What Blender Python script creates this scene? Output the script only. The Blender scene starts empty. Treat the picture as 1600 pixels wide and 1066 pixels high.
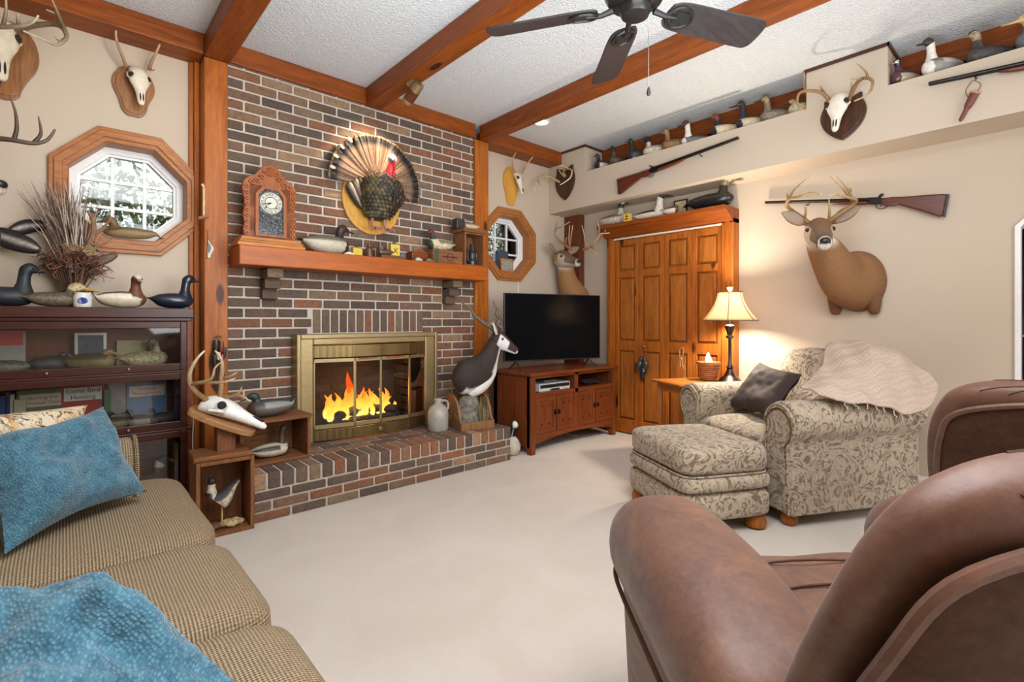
import bpy, bmesh, math, random
from mathutils import Vector, Matrix, Euler, noise
C = bpy.context.scene.collection
SC = bpy.context.scene
PI = math.pi
R = math.radians
rnd = random.Random(7)

# ------------------------------------------------------------------ camera
CAMZ, FPX, YAW, HORIZ = 1.15, 780.0, R(42.0), 501.0
cam_data = bpy.data.cameras.new('camera')
cam_data.sensor_width = 36.0
cam_data.lens = 36.0 * FPX / 1600.0
cam_data.shift_y = -(533.0 - HORIZ) / 1600.0
cam_data.clip_start = 0.02
cam = bpy.data.objects.new('camera', cam_data)
C.objects.link(cam)
cam.location = (0, 0, CAMZ)
cam.rotation_euler = (R(90), 0, -YAW)
SC.camera = cam

# ------------------------------------------------------------------ exposure, sky, lights
vs = SC.view_settings
vs.view_transform = 'Standard'; vs.look = 'None'; vs.gamma = 1.0; vs.use_curve_mapping = False
vs.exposure = 0.0
world = bpy.data.worlds.new('world'); SC.world = world
world.use_nodes = True
_bg = world.node_tree.nodes['Background']
_bg.inputs['Color'].default_value = (0.86, 0.93, 1.0, 1); _bg.inputs['Strength'].default_value = 1.5
SC.cycles.max_bounces = 8; SC.cycles.diffuse_bounces = 5; SC.cycles.glossy_bounces = 3
SC.cycles.transmission_bounces = 6; SC.cycles.transparent_max_bounces = 12
SC.cycles.sample_clamp_indirect = 6.0
SC.cycles.use_denoising = True
SC.cycles.caustics_reflective = False; SC.cycles.caustics_refractive = False

def area(name, loc, target, size, power, col=(1, .93, .84), sy=None):
    d = bpy.data.lights.new(name, 'AREA'); d.energy = power; d.color = col
    d.size = size
    if sy: d.shape = 'RECTANGLE'; d.size_y = sy
    o = bpy.data.objects.new(name, d); C.objects.link(o); o.location = loc
    o.rotation_euler = (Vector(target) - Vector(loc)).to_track_quat('-Z', 'Y').to_euler()
    return o
def point(name, loc, power, col=(1, .8, .55), rad=.04):
    d = bpy.data.lights.new(name, 'POINT'); d.energy = power; d.color = col; d.shadow_soft_size = rad
    o = bpy.data.objects.new(name, d); C.objects.link(o); o.location = loc
    return o
def spot(name, loc, target, power, ang, blend=.5, col=(1, .82, .58), rad=.03):
    d = bpy.data.lights.new(name, 'SPOT'); d.energy = power; d.color = col; d.shadow_soft_size = rad
    d.spot_size = R(ang); d.spot_blend = blend
    o = bpy.data.objects.new(name, d); C.objects.link(o); o.location = loc
    o.rotation_euler = (Vector(target) - Vector(loc)).to_track_quat('-Z', 'Y').to_euler()
    return o
# added fill lamps that brighten the room
area('window_daylight', (2.1, -2.45, 1.7), (1.6, 3.0, 1.3), 2.4, 78, (.95, .98, 1.0), 2.0)  # added fill from behind the viewer, no window is modelled
area('ceiling_fixture_light', (.9, .2, 2.80), (.9, .3, 0), 1.7, 90, (.95, .97, 1.0))  # added overhead fill, not an actual fixture
area('room_bounce_light', (1.3, .6, 1.75), (1.7, 1.6, 3.2), 2.2, 100, (.83, .93, 1.0))  # added lamp aimed up at the ceiling, standing in for bounced flash

# ------------------------------------------------------------------ pixel -> place helpers
_s, _c = math.sin(YAW), math.cos(YAW)
def ray(px, py):
    u = (px - 800.0) / FPX; v = (HORIZ - py) / FPX
    return Vector((_s + _c * u, _c - _s * u, v))
def at_y(px, py, Y):
    d = ray(px, py); return Vector((0, 0, CAMZ)) + d * (Y / d.y)
def at_x(px, py, X):
    d = ray(px, py); return Vector((0, 0, CAMZ)) + d * (X / d.x)
def at_z(px, py, Z):
    d = ray(px, py); return Vector((0, 0, CAMZ)) + d * ((Z - CAMZ) / d.z)
def at_t(px, py, t):
    return Vector((0, 0, CAMZ)) + ray(px, py) * t

# ------------------------------------------------------------------ materials
MATS = {}
def lin(c):
    return tuple((x / 12.92 if x <= .04045 else ((x + .055) / 1.055) ** 2.4) for x in [v / 255.0 for v in c])
def rgb(*c):
    return lin(c)
class NT:
    def __init__(s, name):
        s.m = bpy.data.materials.new(name); s.m.use_nodes = True
        s.t = s.m.node_tree; s.b = s.t.nodes['Principled BSDF']
    def n(s, typ, **kw):
        x = s.t.nodes.new(typ)
        for k, v in kw.items():
            if k in x.inputs.keys() if hasattr(x.inputs, 'keys') else False: x.inputs[k].default_value = v
            else: setattr(x, k, v)
        return x
    def l(s, a, b): s.t.links.new(a, b)
    def coords(s, kind='Object', scale=(1, 1, 1), rot=(0, 0, 0)):
        tc = s.n('ShaderNodeTexCoord'); mp = s.n('ShaderNodeMapping')
        mp.inputs['Scale'].default_value = scale; mp.inputs['Rotation'].default_value = rot
        s.l(tc.outputs[kind], mp.inputs['Vector']); return mp.outputs[0]
    def noise(s, vec, scale=5, detail=3, rough=.55, dist=0):
        x = s.n('ShaderNodeTexNoise'); x.inputs['Scale'].default_value = scale; x.inputs['Detail'].default_value = detail
        x.inputs['Roughness'].default_value = rough; x.inputs['Distortion'].default_value = dist
        if vec is not None: s.l(vec, x.inputs['Vector'])
        return x.outputs['Fac']
    def ramp(s, fac, stops, interp='LINEAR'):
        x = s.n('ShaderNodeValToRGB'); cr = x.color_ramp; cr.interpolation = interp
        while len(cr.elements) < len(stops): cr.elements.new(.5)
        for e, (p, c) in zip(cr.elements, stops):
            e.position = p; e.color = (*c, 1) if len(c) == 3 else c
        s.l(fac, x.inputs[0]); return x.outputs[0]
    def mix(s, fac, a, b, mode='MIX'):
        x = s.n('ShaderNodeMix'); x.data_type = 'RGBA'; x.blend_type = mode
        for v, i in ((fac, 0), (a, 6), (b, 7)):
            if isinstance(v, (int, float)): x.inputs[i].default_value = v
            elif isinstance(v, tuple): x.inputs[i].default_value = (*v, 1)
            else: s.l(v, x.inputs[i])
        return x.outputs[2]
    def math(s, op, a, b=0):
        x = s.n('ShaderNodeMath'); x.operation = op
        for v, i in ((a, 0), (b, 1)):
            if isinstance(v, (int, float)): x.inputs[i].default_value = v
            else: s.l(v, x.inputs[i])
        return x.outputs[0]
    def bump(s, h, strength=.3, dist=.01):
        x = s.n('ShaderNodeBump'); x.inputs['Strength'].default_value = strength; x.inputs['Distance'].default_value = dist
        s.l(h, x.inputs['Height']); s.l(x.outputs[0], s.b.inputs['Normal'])
    def col(s, c):
        if isinstance(c, tuple): s.b.inputs['Base Color'].default_value = (*c, 1)
        else: s.l(c, s.b.inputs['Base Color'])
    def set(s, **kw):
        for k, v in kw.items():
            s.b.inputs[k.replace('_', ' ')].default_value = v
        return s.m

def plain(name, c, rough=.5, metal=0.0, nz=.12, scale=30, bump=0.0):
    """one painted / moulded colour with a faint unevenness"""
    if name in MATS: return MATS[name]
    t = NT(name); v = t.coords()
    f = t.noise(v, scale, 3)
    d = tuple(x * (1 - nz) for x in c); e = tuple(min(1, x * (1 + nz)) for x in c)
    t.col(t.ramp(f, [(.3, d), (.7, e)]))
    t.set(Roughness=rough, Metallic=metal)
    if bump: t.bump(f, bump, .003)
    MATS[name] = t.m; return t.m

def wood(name, c1, c2, axis='x', rough=.38, scale=1.0, knots=True, coat=.05):
    if name in MATS: return MATS[name]
    t = NT(name)
    sc = {'x': (.9, 9, 9), 'y': (9, .9, 9), 'z': (9, 9, .9)}[axis]
    v = t.coords('Object', tuple(k * scale for k in sc))
    w = t.noise(v, 1.6, 5, .6, 1.6)
    fine = t.noise(v, 9, 3, .6, .3)
    c = t.ramp(w, [(.28, c1), (.5, tuple((a + b) / 2 for a, b in zip(c1, c2))), (.72, c2)])
    c = t.mix(.28, c, t.ramp(fine, [(.3, tuple(k * .55 for k in c1)), (.7, c2)]))
    if knots:
        kv = t.coords('Object', {'x': (1.1, 3.2, 3.2), 'y': (3.2, 1.1, 3.2), 'z': (3.2, 3.2, 1.1)}[axis])
        vo = t.n('ShaderNodeTexVoronoi'); vo.inputs['Scale'].default_value = 1.5; t.l(kv, vo.inputs['Vector'])
        k = t.ramp(vo.outputs['Distance'], [(0, (0, 0, 0)), (.085, (0, 0, 0)), (.14, (1, 1, 1))])
        c = t.mix(k, tuple(x * .28 for x in c1), c)
    t.col(c); t.set(Roughness=rough); t.b.inputs['Specular IOR Level'].default_value = .3; t.b.inputs['Coat Weight'].default_value = coat; t.b.inputs['Coat Roughness'].default_value = .25
    t.bump(fine, .06, .004)
    MATS[name] = t.m; return t.m

def metal(name, c, rough=.35, scale=(1, 1, 1)):
    if name in MATS: return MATS[name]
    t = NT(name); v = t.coords('Object', scale); f = t.noise(v, 14, 4)
    t.col(t.ramp(f, [(.3, tuple(k * .8 for k in c)), (.7, c)])); t.set(Roughness=rough, Metallic=1.0)
    MATS[name] = t.m; return t.m

def painted(name='painted_carving', rough=.5, nz=.16, scale=60, bump=.12, coat=0):
    """reads the colours painted on a carved or furred surface"""
    if name in MATS: return MATS[name]
    t = NT(name); v = t.coords()
    a = t.n('ShaderNodeAttribute'); a.attribute_name = 'col'
    f = t.noise(v, scale, 3)
    g = t.ramp(f, [(.25, (1 - nz,) * 3), (.75, (1 + nz,) * 3)])
    t.col(t.mix(1.0, a.outputs['Color'], g, 'MULTIPLY'))
    t.set(Roughness=rough); t.b.inputs['Coat Weight'].default_value = coat
    if bump: t.bump(f, bump, .004)
    MATS[name] = t.m; return t.m

# ------------------------------------------------------------------ mesh builder
def catmull(pts, n):
    """n+1 samples through a list of tuples"""
    P = [tuple(p) for p in pts]; m = len(P) - 1; out = []
    for k in range(n + 1):
        s = k / n * m; i = min(int(s), m - 1); t = s - i
        p0 = P[max(i - 1, 0)]; p1 = P[i]; p2 = P[i + 1]; p3 = P[min(i + 2, m)]
        out.append(tuple(.5 * (2 * b + (c - a) * t + (2 * a - 5 * b + 4 * c - d) * t * t + (3 * b - a - 3 * c + d) * t ** 3)
                         for a, b, c, d in zip(p0, p1, p2, p3)))
    return out

class MB:
    def __init__(s):
        s.v = []; s.f = []; s.mi = []; s.col = []; s.X = Matrix.Identity(4); s.cur = 0; s.c = (.5, .5, .5)
    def add(s, verts, faces, mi=None, cols=None):
        b = len(s.v)
        for i, p in enumerate(verts):
            s.v.append(s.X @ Vector(p)); s.col.append(cols[i] if cols else s.c)
        for f in faces:
            s.f.append([b + i for i in f]); s.mi.append(s.cur if mi is None else mi)
        return s
    def box(s, x0, x1, y0, y1, z0, z1, mi=None):
        v = [(x, y, z) for x in (x0, x1) for y in (y0, y1) for z in (z0, z1)]
        return s.add(v, [(0, 1, 3, 2), (4, 6, 7, 5), (0, 4, 5, 1), (2, 3, 7, 6), (0, 2, 6, 4), (1, 5, 7, 3)], mi)
    def cbox(s, c, d, rot=None, mi=None):
        h = Vector(d) / 2; M = (Euler(rot).to_matrix() if rot else Matrix.Identity(3))
        v = [Vector(c) + M @ Vector((x * h.x, y * h.y, z * h.z)) for x in (-1, 1) for y in (-1, 1) for z in (-1, 1)]
        return s.add(v, [(0, 1, 3, 2), (4, 6, 7, 5), (0, 4, 5, 1), (2, 3, 7, 6), (0, 2, 6, 4), (1, 5, 7, 3)], mi)
    def rings(s, rings, cols=None, cap=True, closed=True, mi=None):
        n = len(rings[0]); V = [p for r in rings for p in r]; F = []
        for i in range(len(rings) - 1):
            for j in range(n if closed else n - 1):
                k = (j + 1) % n
                F.append((i * n + j, i * n + k, (i + 1) * n + k, (i + 1) * n + j))
        if cap and closed:
            F.append(tuple(range(n - 1, -1, -1))); F.append(tuple((len(rings) - 1) * n + j for j in range(n)))
        return s.add(V, F, mi, cols)
    def tube(s, pts, rad, n=8, smooth=0, cap=True, mi=None, flat=1.0):
        """tapered tube through points; rad a number or a list"""
        if not isinstance(rad, (list, tuple)): rad = [rad] * len(pts)
        if smooth:
            q = catmull([(*p, r) for p, r in zip(pts, rad)], smooth); pts = [p[:3] for p in q]; rad = [max(1e-4, p[3]) for p in q]
        pts = [Vector(p) for p in pts]; rings = []; up = None
        for i, p in enumerate(pts):
            t = (pts[min(i + 1, len(pts) - 1)] - pts[max(i - 1, 0)])
            if t.length < 1e-9: t = Vector((0, 0, 1))
            t.normalize()
            if up is None:
                up = Vector((0, 0, 1)) if abs(t.z) < .9 else Vector((1, 0, 0))
            a = t.cross(up)
            if a.length < 1e-6: a = t.orthogonal()
            a.normalize(); up = a.cross(t).normalized()
            rings.append([p + (a * math.cos(2 * PI * j / n) * flat + up * math.sin(2 * PI * j / n)) * rad[i] for j in range(n)])
        return s.rings(rings, None, cap, True, mi)
    def lathe(s, prof, n=24, c=(0, 0, 0), mi=None, cap=True, sx=1, sy=1):
        rings = [[(c[0] + r * sx * math.cos(2 * PI * j / n), c[1] + r * sy * math.sin(2 * PI * j / n), c[2] + z) for j in range(n)] for r, z in prof]
        return s.rings(rings, None, cap, True, mi)
    def prism(s, out, d0, d1, plane='xz', mi=None):
        """2-D outline extruded: plane xz extrudes along y, xy along z, yz along x"""
        def P(a, b, d): return {'xz': (a, d, b), 'xy': (a, b, d), 'yz': (d, a, b)}[plane]
        n = len(out)
        V = [P(a, b, d0) for a, b in out] + [P(a, b, d1) for a, b in out]
        F = [tuple(range(n)), tuple(range(2 * n - 1, n - 1, -1))] + [(i, i + n, (i + 1) % n + n, (i + 1) % n) for i in range(n)]
        return s.add(V, F, mi)
    def ball(s, c, r, n=14, m=10, mi=None, rot=None):
        if isinstance(r, (int, float)): r = (r, r, r)
        M = Euler(rot).to_matrix() if rot else Matrix.Identity(3)
        rings = []
        for i in range(m + 1):
            a = -PI / 2 + PI * (i if 0 < i < m else (.02 if i == 0 else m - .02)) / m
            rings.append([Vector(c) + M @ Vector((r[0] * math.cos(a) * math.cos(2 * PI * j / n), r[1] * math.cos(a) * math.sin(2 * PI * j / n), r[2] * math.sin(a))) for j in range(n)])
        return s.rings(rings, None, True, True, mi)
    def loft(s, secs, n=20, steps=None, colf=None, cap=True, shape=None, mi=None):
        """secs: (centre, side half-width vec, up half-height vec) -> smooth body. colf(t, angle) -> colour"""
        flat = [tuple(a) + tuple(b) + tuple(c) for a, b, c in secs]
        q = catmull(flat, steps) if steps else flat
        rings = []; cols = []
        for i, e in enumerate(q):
            c, a, u = Vector(e[:3]), Vector(e[3:6]), Vector(e[6:9]); ring = []
            for j in range(n):
                th = 2 * PI * j / n
                ca, sa = math.cos(th), math.sin(th)
                if shape: ca, sa = shape(i / (len(q) - 1), ca, sa)
                ring.append(c + a * ca + u * sa)
                if colf: cols.append(colf(i / (len(q) - 1), th))
            rings.append(ring)
        return s.rings(rings, cols if colf else None, cap, True, mi)
    def frame(s, x0, x1, z0, z1, w, y0, y1, wb=None, wt=None, mi=None):
        """four mitre-free bars round a rectangle in the xz plane"""
        wb = wb or w; wt = wt or w
        s.box(x0, x0 + w, y0, y1, z0, z1, mi); s.box(x1 - w, x1, y0, y1, z0, z1, mi)
        s.box(x0 + w, x1 - w, y0, y1, z0, z0 + wb, mi); return s.box(x0 + w, x1 - w, y0, y1, z1 - wt, z1, mi)
    def build(s, name, mats, parent=None, smooth=True, bevel=0, seg=2, sub=0, ang=38, wn=False):
        me = bpy.data.meshes.new(name)
        me.from_pydata([tuple(p) for p in s.v], [], s.f)
        if not isinstance(mats, (list, tuple)): mats = [mats]
        for m in mats: me.materials.append(m)
        for p, i in zip(me.polygons, s.mi): p.material_index = min(i, len(mats) - 1)
        ca = me.color_attributes.new('col', 'FLOAT_COLOR', 'POINT')
        ca.data.foreach_set('color', [x for c in s.col for x in (c[0], c[1], c[2], 1.0)])
        bm = bmesh.new(); bm.from_mesh(me); bmesh.ops.recalc_face_normals(bm, faces=bm.faces); bm.to_mesh(me); bm.free()
        if smooth:
            me.polygons.foreach_set('use_smooth', [True] * len(me.polygons))
            try: me.set_sharp_from_angle(angle=R(ang))
            except Exception: pass
        o = bpy.data.objects.new(name, me); C.objects.link(o)
        if parent is not None: o.parent = parent
        if bevel:
            b = o.modifiers.new('bevel', 'BEVEL'); b.width = bevel; b.segments = seg; b.limit_method = 'ANGLE'; b.angle_limit = R(40)
            b.harden_normals = False
        if sub:
            m = o.modifiers.new('sub', 'SUBSURF'); m.levels = sub; m.render_levels = sub
        return o

def thing(name, label, cat, loc=(0, 0, 0), rotz=0.0, group=None, rot=None, scale=None):
    o = bpy.data.objects.new(name, None); C.objects.link(o)
    o.empty_display_size = .05
    o.location = loc; o.rotation_euler = rot if rot else (0, 0, rotz)
    if scale: o.scale = (scale,) * 3 if isinstance(scale, (int, float)) else scale
    o['label'] = label; o['category'] = cat
    if group: o['group'] = group
    return o
def tag(o, label, cat, group=None, kind=None, loc=None, rot=None):
    if label: o['label'] = label
    if cat: o['category'] = cat
    if group: o['group'] = group
    if kind: o['kind'] = kind
    if loc is not None: o.location = loc
    if rot is not None: o.rotation_euler = rot
    return o
def struct(o):
    o['kind'] = 'structure'; return o
def copy_tree(o, parent=None):
    c = o.copy(); C.objects.link(c)
    if parent is not None: c.parent = parent
    for ch in list(o.children):
        copy_tree(ch, c)
    return c
def text(body, size, mat, parent, loc, rot, name='lettering', depth=.0006, align='CENTER', sx=1.0):
    cu = bpy.data.curves.new(name, 'FONT'); cu.body = body; cu.size = size; cu.extrude = depth
    cu.align_x = align; cu.align_y = 'CENTER'
    tmp = bpy.data.objects.new(name, cu); C.objects.link(tmp)
    dg = bpy.context.evaluated_depsgraph_get()
    me = bpy.data.meshes.new_from_object(tmp.evaluated_get(dg)); bpy.data.objects.remove(tmp)
    me.materials.clear(); me.materials.append(mat); me.name = name
    o = bpy.data.objects.new(name, me); C.objects.link(o); o.parent = parent; o.location = loc; o.rotation_euler = rot; o.scale = (sx, 1, 1)
    return o
# ------------------------------------------------------------------ room dimensions
YA, YBR, YH = 3.85, 3.68, 3.655      # plaster wall, brick face, header front
XB, XS = 4.35, 4.017                 # right wall, bulkhead face
ZC, ZH = 2.97, 2.84                  # ceiling, underside of header
SOF = 2.33                           # underside of the bulkhead
NZ = 2.69                            # floor of the recesses in the bulkhead
XL, YF = -2.2, -2.6

# ------------------------------------------------------------------ shared materials
W_BEAM_Y = wood('pine_grain_y', rgb(100, 44, 9), rgb(158, 80, 22), 'y', .5)
W_BEAM_X = wood('pine_grain_x', rgb(100, 44, 9), rgb(164, 84, 22), 'x', .5)
W_POST = wood('pine_grain_z', rgb(134, 66, 14), rgb(194, 110, 34), 'z', .5)
W_MANTEL = wood('mantel_pine', rgb(142, 66, 12), rgb(188, 98, 26), 'x', .42)
W_DARKTRIM = plain('dark_trim_stain', rgb(74, 36, 22), .45)
W_OAK = wood('golden_oak', rgb(134, 70, 22), rgb(188, 114, 46), 'z', .42, knots=False)
W_OAKX = wood('golden_oak_x', rgb(150, 82, 30), rgb(204, 132, 62), 'x', .36, knots=False)
W_WINDOW = wood('window_oak', rgb(146, 82, 36), rgb(190, 124, 66), 'x', .4, 2.0, knots=False)
W_MISSION = wood('mission_oak', rgb(92, 42, 20), rgb(138, 72, 36), 'z', .34, knots=False)
W_MISSIONX = wood('mission_oak_x', rgb(92, 42, 20), rgb(138, 72, 36), 'x', .34, knots=False)
W_MAHOG = wood('dark_mahogany', rgb(46, 20, 15), rgb(82, 38, 26), 'x', .32, knots=False)
W_MAHOGZ = wood('dark_mahogany_z', rgb(46, 20, 15), rgb(82, 38, 26), 'z', .32, knots=False)
W_OLD = wood('weathered_crate_wood', rgb(96, 58, 34), rgb(150, 98, 58), 'x', .7, 1.4, knots=False, coat=0)
W_OLDZ = wood('weathered_crate_wood_z', rgb(96, 58, 34), rgb(150, 98, 58), 'z', .7, 1.4, knots=False, coat=0)
W_PLAQUE = wood('plaque_oak', rgb(112, 66, 34), rgb(176, 120, 72), 'z', .35, 1.6, knots=False, coat=.4)
W_PLAQUE_Y = wood('plaque_maple', rgb(196, 134, 50), rgb(232, 178, 84), 'z', .3, 1.2, knots=False, coat=.4)
W_PLAQUE_D = wood('plaque_walnut', rgb(50, 30, 20), rgb(86, 54, 36), 'z', .35, 1.4, knots=False, coat=.3)
WHITE_P = plain('white_paint', rgb(238, 238, 236), .4, nz=.03)
BLACK = plain('black_plastic', (.012, .012, .013), .35)
BLACKM = plain('black_metal', (.018, .017, .016), .4, .6)
DARK = plain('dark_void', (.01, .009, .008), .8)
BRASS = metal('antique_brass', rgb(172, 150, 108), .42, (1, 1, 6)); BRASS.node_tree.nodes['Principled BSDF'].inputs['Metallic'].default_value = .75
BRASS_D = metal('dark_brass', rgb(120, 100, 66), .38)
PEWTER = metal('pewter', rgb(150, 148, 142), .35)
GLASS = None
def glass_mat():
    t = NT('clear_glass')
    t.b.inputs['Base Color'].default_value = (1, 1, 1, 1); t.b.inputs['Roughness'].default_value = .02
    t.b.inputs['Transmission Weight'].default_value = 1.0; t.b.inputs['IOR'].default_value = 1.0
    # thin pane: a faint mirror over a see-through sheet
    tr = t.n('ShaderNodeBsdfTransparent'); gl = t.n('ShaderNodeBsdfGlossy'); gl.inputs['Roughness'].default_value = .03
    tr.inputs['Color'].default_value = (.94, .95, .95, 1)
    fr = t.n('ShaderNodeFresnel'); fr.inputs['IOR'].default_value = 1.5
    mx = t.n('ShaderNodeMixShader'); t.l(fr.outputs[0], mx.inputs[0]); t.l(tr.outputs[0], mx.inputs[1]); t.l(gl.outputs[0], mx.inputs[2])
    t.l(mx.outputs[0], t.t.nodes['Material Output'].inputs['Surface'])
    return t.m
GLASS = glass_mat()

def wall_mat():
    t = NT('cream_wall_paint'); v = t.coords()
    f = t.noise(v, 90, 3); g = t.noise(v, .8, 2)
    t.col(t.ramp(g, [(.3, rgb(196, 178, 157)), (.7, rgb(202, 185, 165))])); t.set(Roughness=.75); t.bump(f, .06, .003)
    return t.m
WALL = wall_mat()
def ceil_mat():
    t = NT('popcorn_ceiling'); v = t.coords()
    vo = t.n('ShaderNodeTexVoronoi'); vo.inputs['Scale'].default_value = 75; t.l(v, vo.inputs['Vector'])
    f = t.noise(v, 120, 4, .7)
    h = t.math('ADD', t.math('MULTIPLY', vo.outputs['Distance'], -1.0), f)
    t.col(t.ramp(f, [(.3, rgb(204, 207, 208)), (.65, rgb(232, 233, 233))])); t.set(Roughness=.9); t.bump(h, .55, .012)
    return t.m
CEIL = ceil_mat()
def carpet_mat():
    t = NT('beige_carpet'); v = t.coords()
    f = t.noise(v, 260, 3, .7); g = t.noise(v, 2.2, 4, .6, .8); k = t.noise(v, 45, 3)
    c = t.ramp(f, [(.25, rgb(198, 184, 168)), (.75, rgb(236, 225, 212))])
    c = t.mix(.35, c, t.ramp(g, [(.35, rgb(212, 198, 182)), (.65, rgb(234, 224, 212))]))
    t.col(c); t.set(Roughness=.95); t.b.inputs['Sheen Weight'].default_value = .25
    t.bump(t.math('ADD', f, t.math('MULTIPLY', k, .6)), .7, .008)
    return t.m
CARPET = carpet_mat()
def brick_mat(name='brick_blend', dark=1.0):
    t = NT(name); v = t.coords()
    ge = t.n('ShaderNodeNewGeometry')
    pal = [(78, 66, 60), (116, 76, 55), (96, 80, 68), (118, 77, 55), (70, 60, 56), (148, 118, 90), (110, 84, 68), (124, 93, 69),
           (84, 72, 64), (130, 82, 57), (116, 98, 80), (88, 68, 55)]
    pal = [tuple(x * dark for x in rgb(*c)) for c in pal]
    c = t.ramp(ge.outputs['Random Per Island'], [(i / len(pal), p) for i, p in enumerate(pal)], 'CONSTANT')
    f = t.noise(v, 28, 5, .7, 1.2); g = t.noise(v, 8, 2)
    c = t.mix(1.0, c, t.ramp(f, [(.25, (.42, .42, .42)), (.5, (.95, .93, .92)), (.78, (1.45, 1.36, 1.24))]), 'MULTIPLY')
    c = t.mix(t.math('MULTIPLY', g, .25), c, rgb(150, 120, 96))
    t.col(c); t.set(Roughness=.85); t.bump(f, .8, .010)
    return t.m
BRICK = brick_mat()
MORTAR = plain('mortar', rgb(190, 178, 164), .95, nz=.15, scale=80, bump=.3)
MORTAR_D = plain('sooty_mortar', rgb(70, 66, 62), .95)
BRICK_D = brick_mat('firebox_brick', .22)

# ------------------------------------------------------------------ floor, ceiling, outer walls
b = MB(); b.box(XL - .1, XB + 1.9, YF - .1, YA + .2, -.1, 0); struct(b.build('floor', CARPET, smooth=False))
b = MB(); b.box(XL - .1, XB + 1.9, YF - .1, YA + .2, ZC, ZC + .1); struct(b.build('ceiling', CEIL, smooth=False))
b = MB(); b.box(XL - .15, XL, YF, YA + .2, 0, ZC); struct(b.build('wall_left', WALL, smooth=False))
b = MB()
b.box(XL, XB, YF - .15, YF, 0, ZC); struct(b.build('wall_front', WALL, smooth=False))

OCT_C = [(.312, 1.93), (3.418, 1.93)]; OCT_R = .372   # centres (x, z) and apothem of the two octagon windows
def octa(cx, cz, ap):
    r = ap / math.cos(PI / 8)
    return [(cx + r * math.cos(PI / 8 + k * PI / 4), cz + r * math.sin(PI / 8 + k * PI / 4)) for k in range(8)]
def wall_with_octagon(name, x0, x1, cx, cz, ap, y0, y1):
    b = MB(); S = ap + .08
    b.box(x0, cx - S, y0, y1, 0, ZC); b.box(cx + S, x1, y0, y1, 0, ZC)
    b.box(cx - S, cx + S, y0, y1, 0, cz - S); b.box(cx - S, cx + S, y0, y1, cz + S, ZC)
    o = octa(cx, cz, ap)
    def sq(p):
        dx, dz = p[0] - cx, p[1] - cz; k = S / max(abs(dx), abs(dz)); return (cx + dx * k, cz + dz * k)
    for y in (y0, y1):
        for i in range(8):
            j = (i + 1) % 8
            pi, pj = sq(o[i]), sq(o[j])
            poly = [o[i], pi]
            if abs(abs(pi[0] - cx) - S) < 1e-6 and abs(abs(pj[1] - cz) - S) < 1e-6 or abs(abs(pi[1] - cz) - S) < 1e-6 and abs(abs(pj[0] - cx) - S) < 1e-6:
                if not (abs(pi[0] - pj[0]) < 1e-6 or abs(pi[1] - pj[1]) < 1e-6):
                    poly.append((cx + math.copysign(S, pi[0] + pj[0] - 2 * cx), cz + math.copysign(S, pi[1] + pj[1] - 2 * cz)))
            poly += [pj, o[j]]
            b.add([(p[0], y, p[1]) for p in poly], [tuple(range(len(poly)))])
    b.add([(p[0], y, p[1]) for y in (y0, y1) for p in o], [(i, (i + 1) % 8, 8 + (i + 1) % 8, 8 + i) for i in range(8)])
    return struct(b.build(name, WALL, smooth=False))
wall_with_octagon('wall_back', XL, .80, *OCT_C[0], OCT_R - .05, YA, YA + .2)
wall_with_octagon('wall_back_right', 2.84, XB + .12, *OCT_C[1], OCT_R - .05, YA, YA + .2)

# right wall with the pass-through near the picture's edge
PT = at_x(1585, 400, XB).y           # edge of the pass-through
b = MB()
b.box(XB, XB + .12, PT, YA + .2, 0, ZC)
b.box(XB, XB + .12, -1.1, PT, 0, .70); b.box(XB, XB + .12, -1.1, PT, 1.80, ZC); b.box(XB, XB + .12, YF - .15, -1.1, 0, ZC)
for z, s in ((1.80, -1), (.70, 1)):
    b.add([(x, PT - d, z + e * s) for x in (XB, XB + .12) for d, e in ((0, 0), (.07, 0), (0, .07))], [(0, 1, 2), (3, 5, 4), (0, 3, 4, 1), (1, 4, 5, 2), (2, 5, 3, 0)])
struct(b.build('wall_right', WALL, smooth=False))
b = MB()
q = 0.028
b.prism([(PT - .07, 1.80), (PT, 1.73), (PT, .77), (PT - .07, .70), (PT - .07 + .0, .70 + q), (PT - q, .77 + q * .4), (PT - q, 1.73 - q * .4), (PT - .07, 1.80 - q)], XB - .012, XB + .13, 'yz')
b.box(XB - .012, XB + .13, -1.1, PT - .07, 1.80 - q, 1.80); b.box(XB - .012, XB + .13, -1.1, PT - .07, .70, .70 + q)
struct(b.build('trim_1', WHITE_P, smooth=False, bevel=.004))
# room beyond the pass-through
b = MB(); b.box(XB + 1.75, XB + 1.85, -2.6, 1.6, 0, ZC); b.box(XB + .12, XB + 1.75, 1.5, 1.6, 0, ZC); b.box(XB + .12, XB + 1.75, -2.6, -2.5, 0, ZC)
struct(b.build('wall_kitchen', plain('dim_wall', rgb(120, 110, 104), .8), smooth=False))

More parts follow.
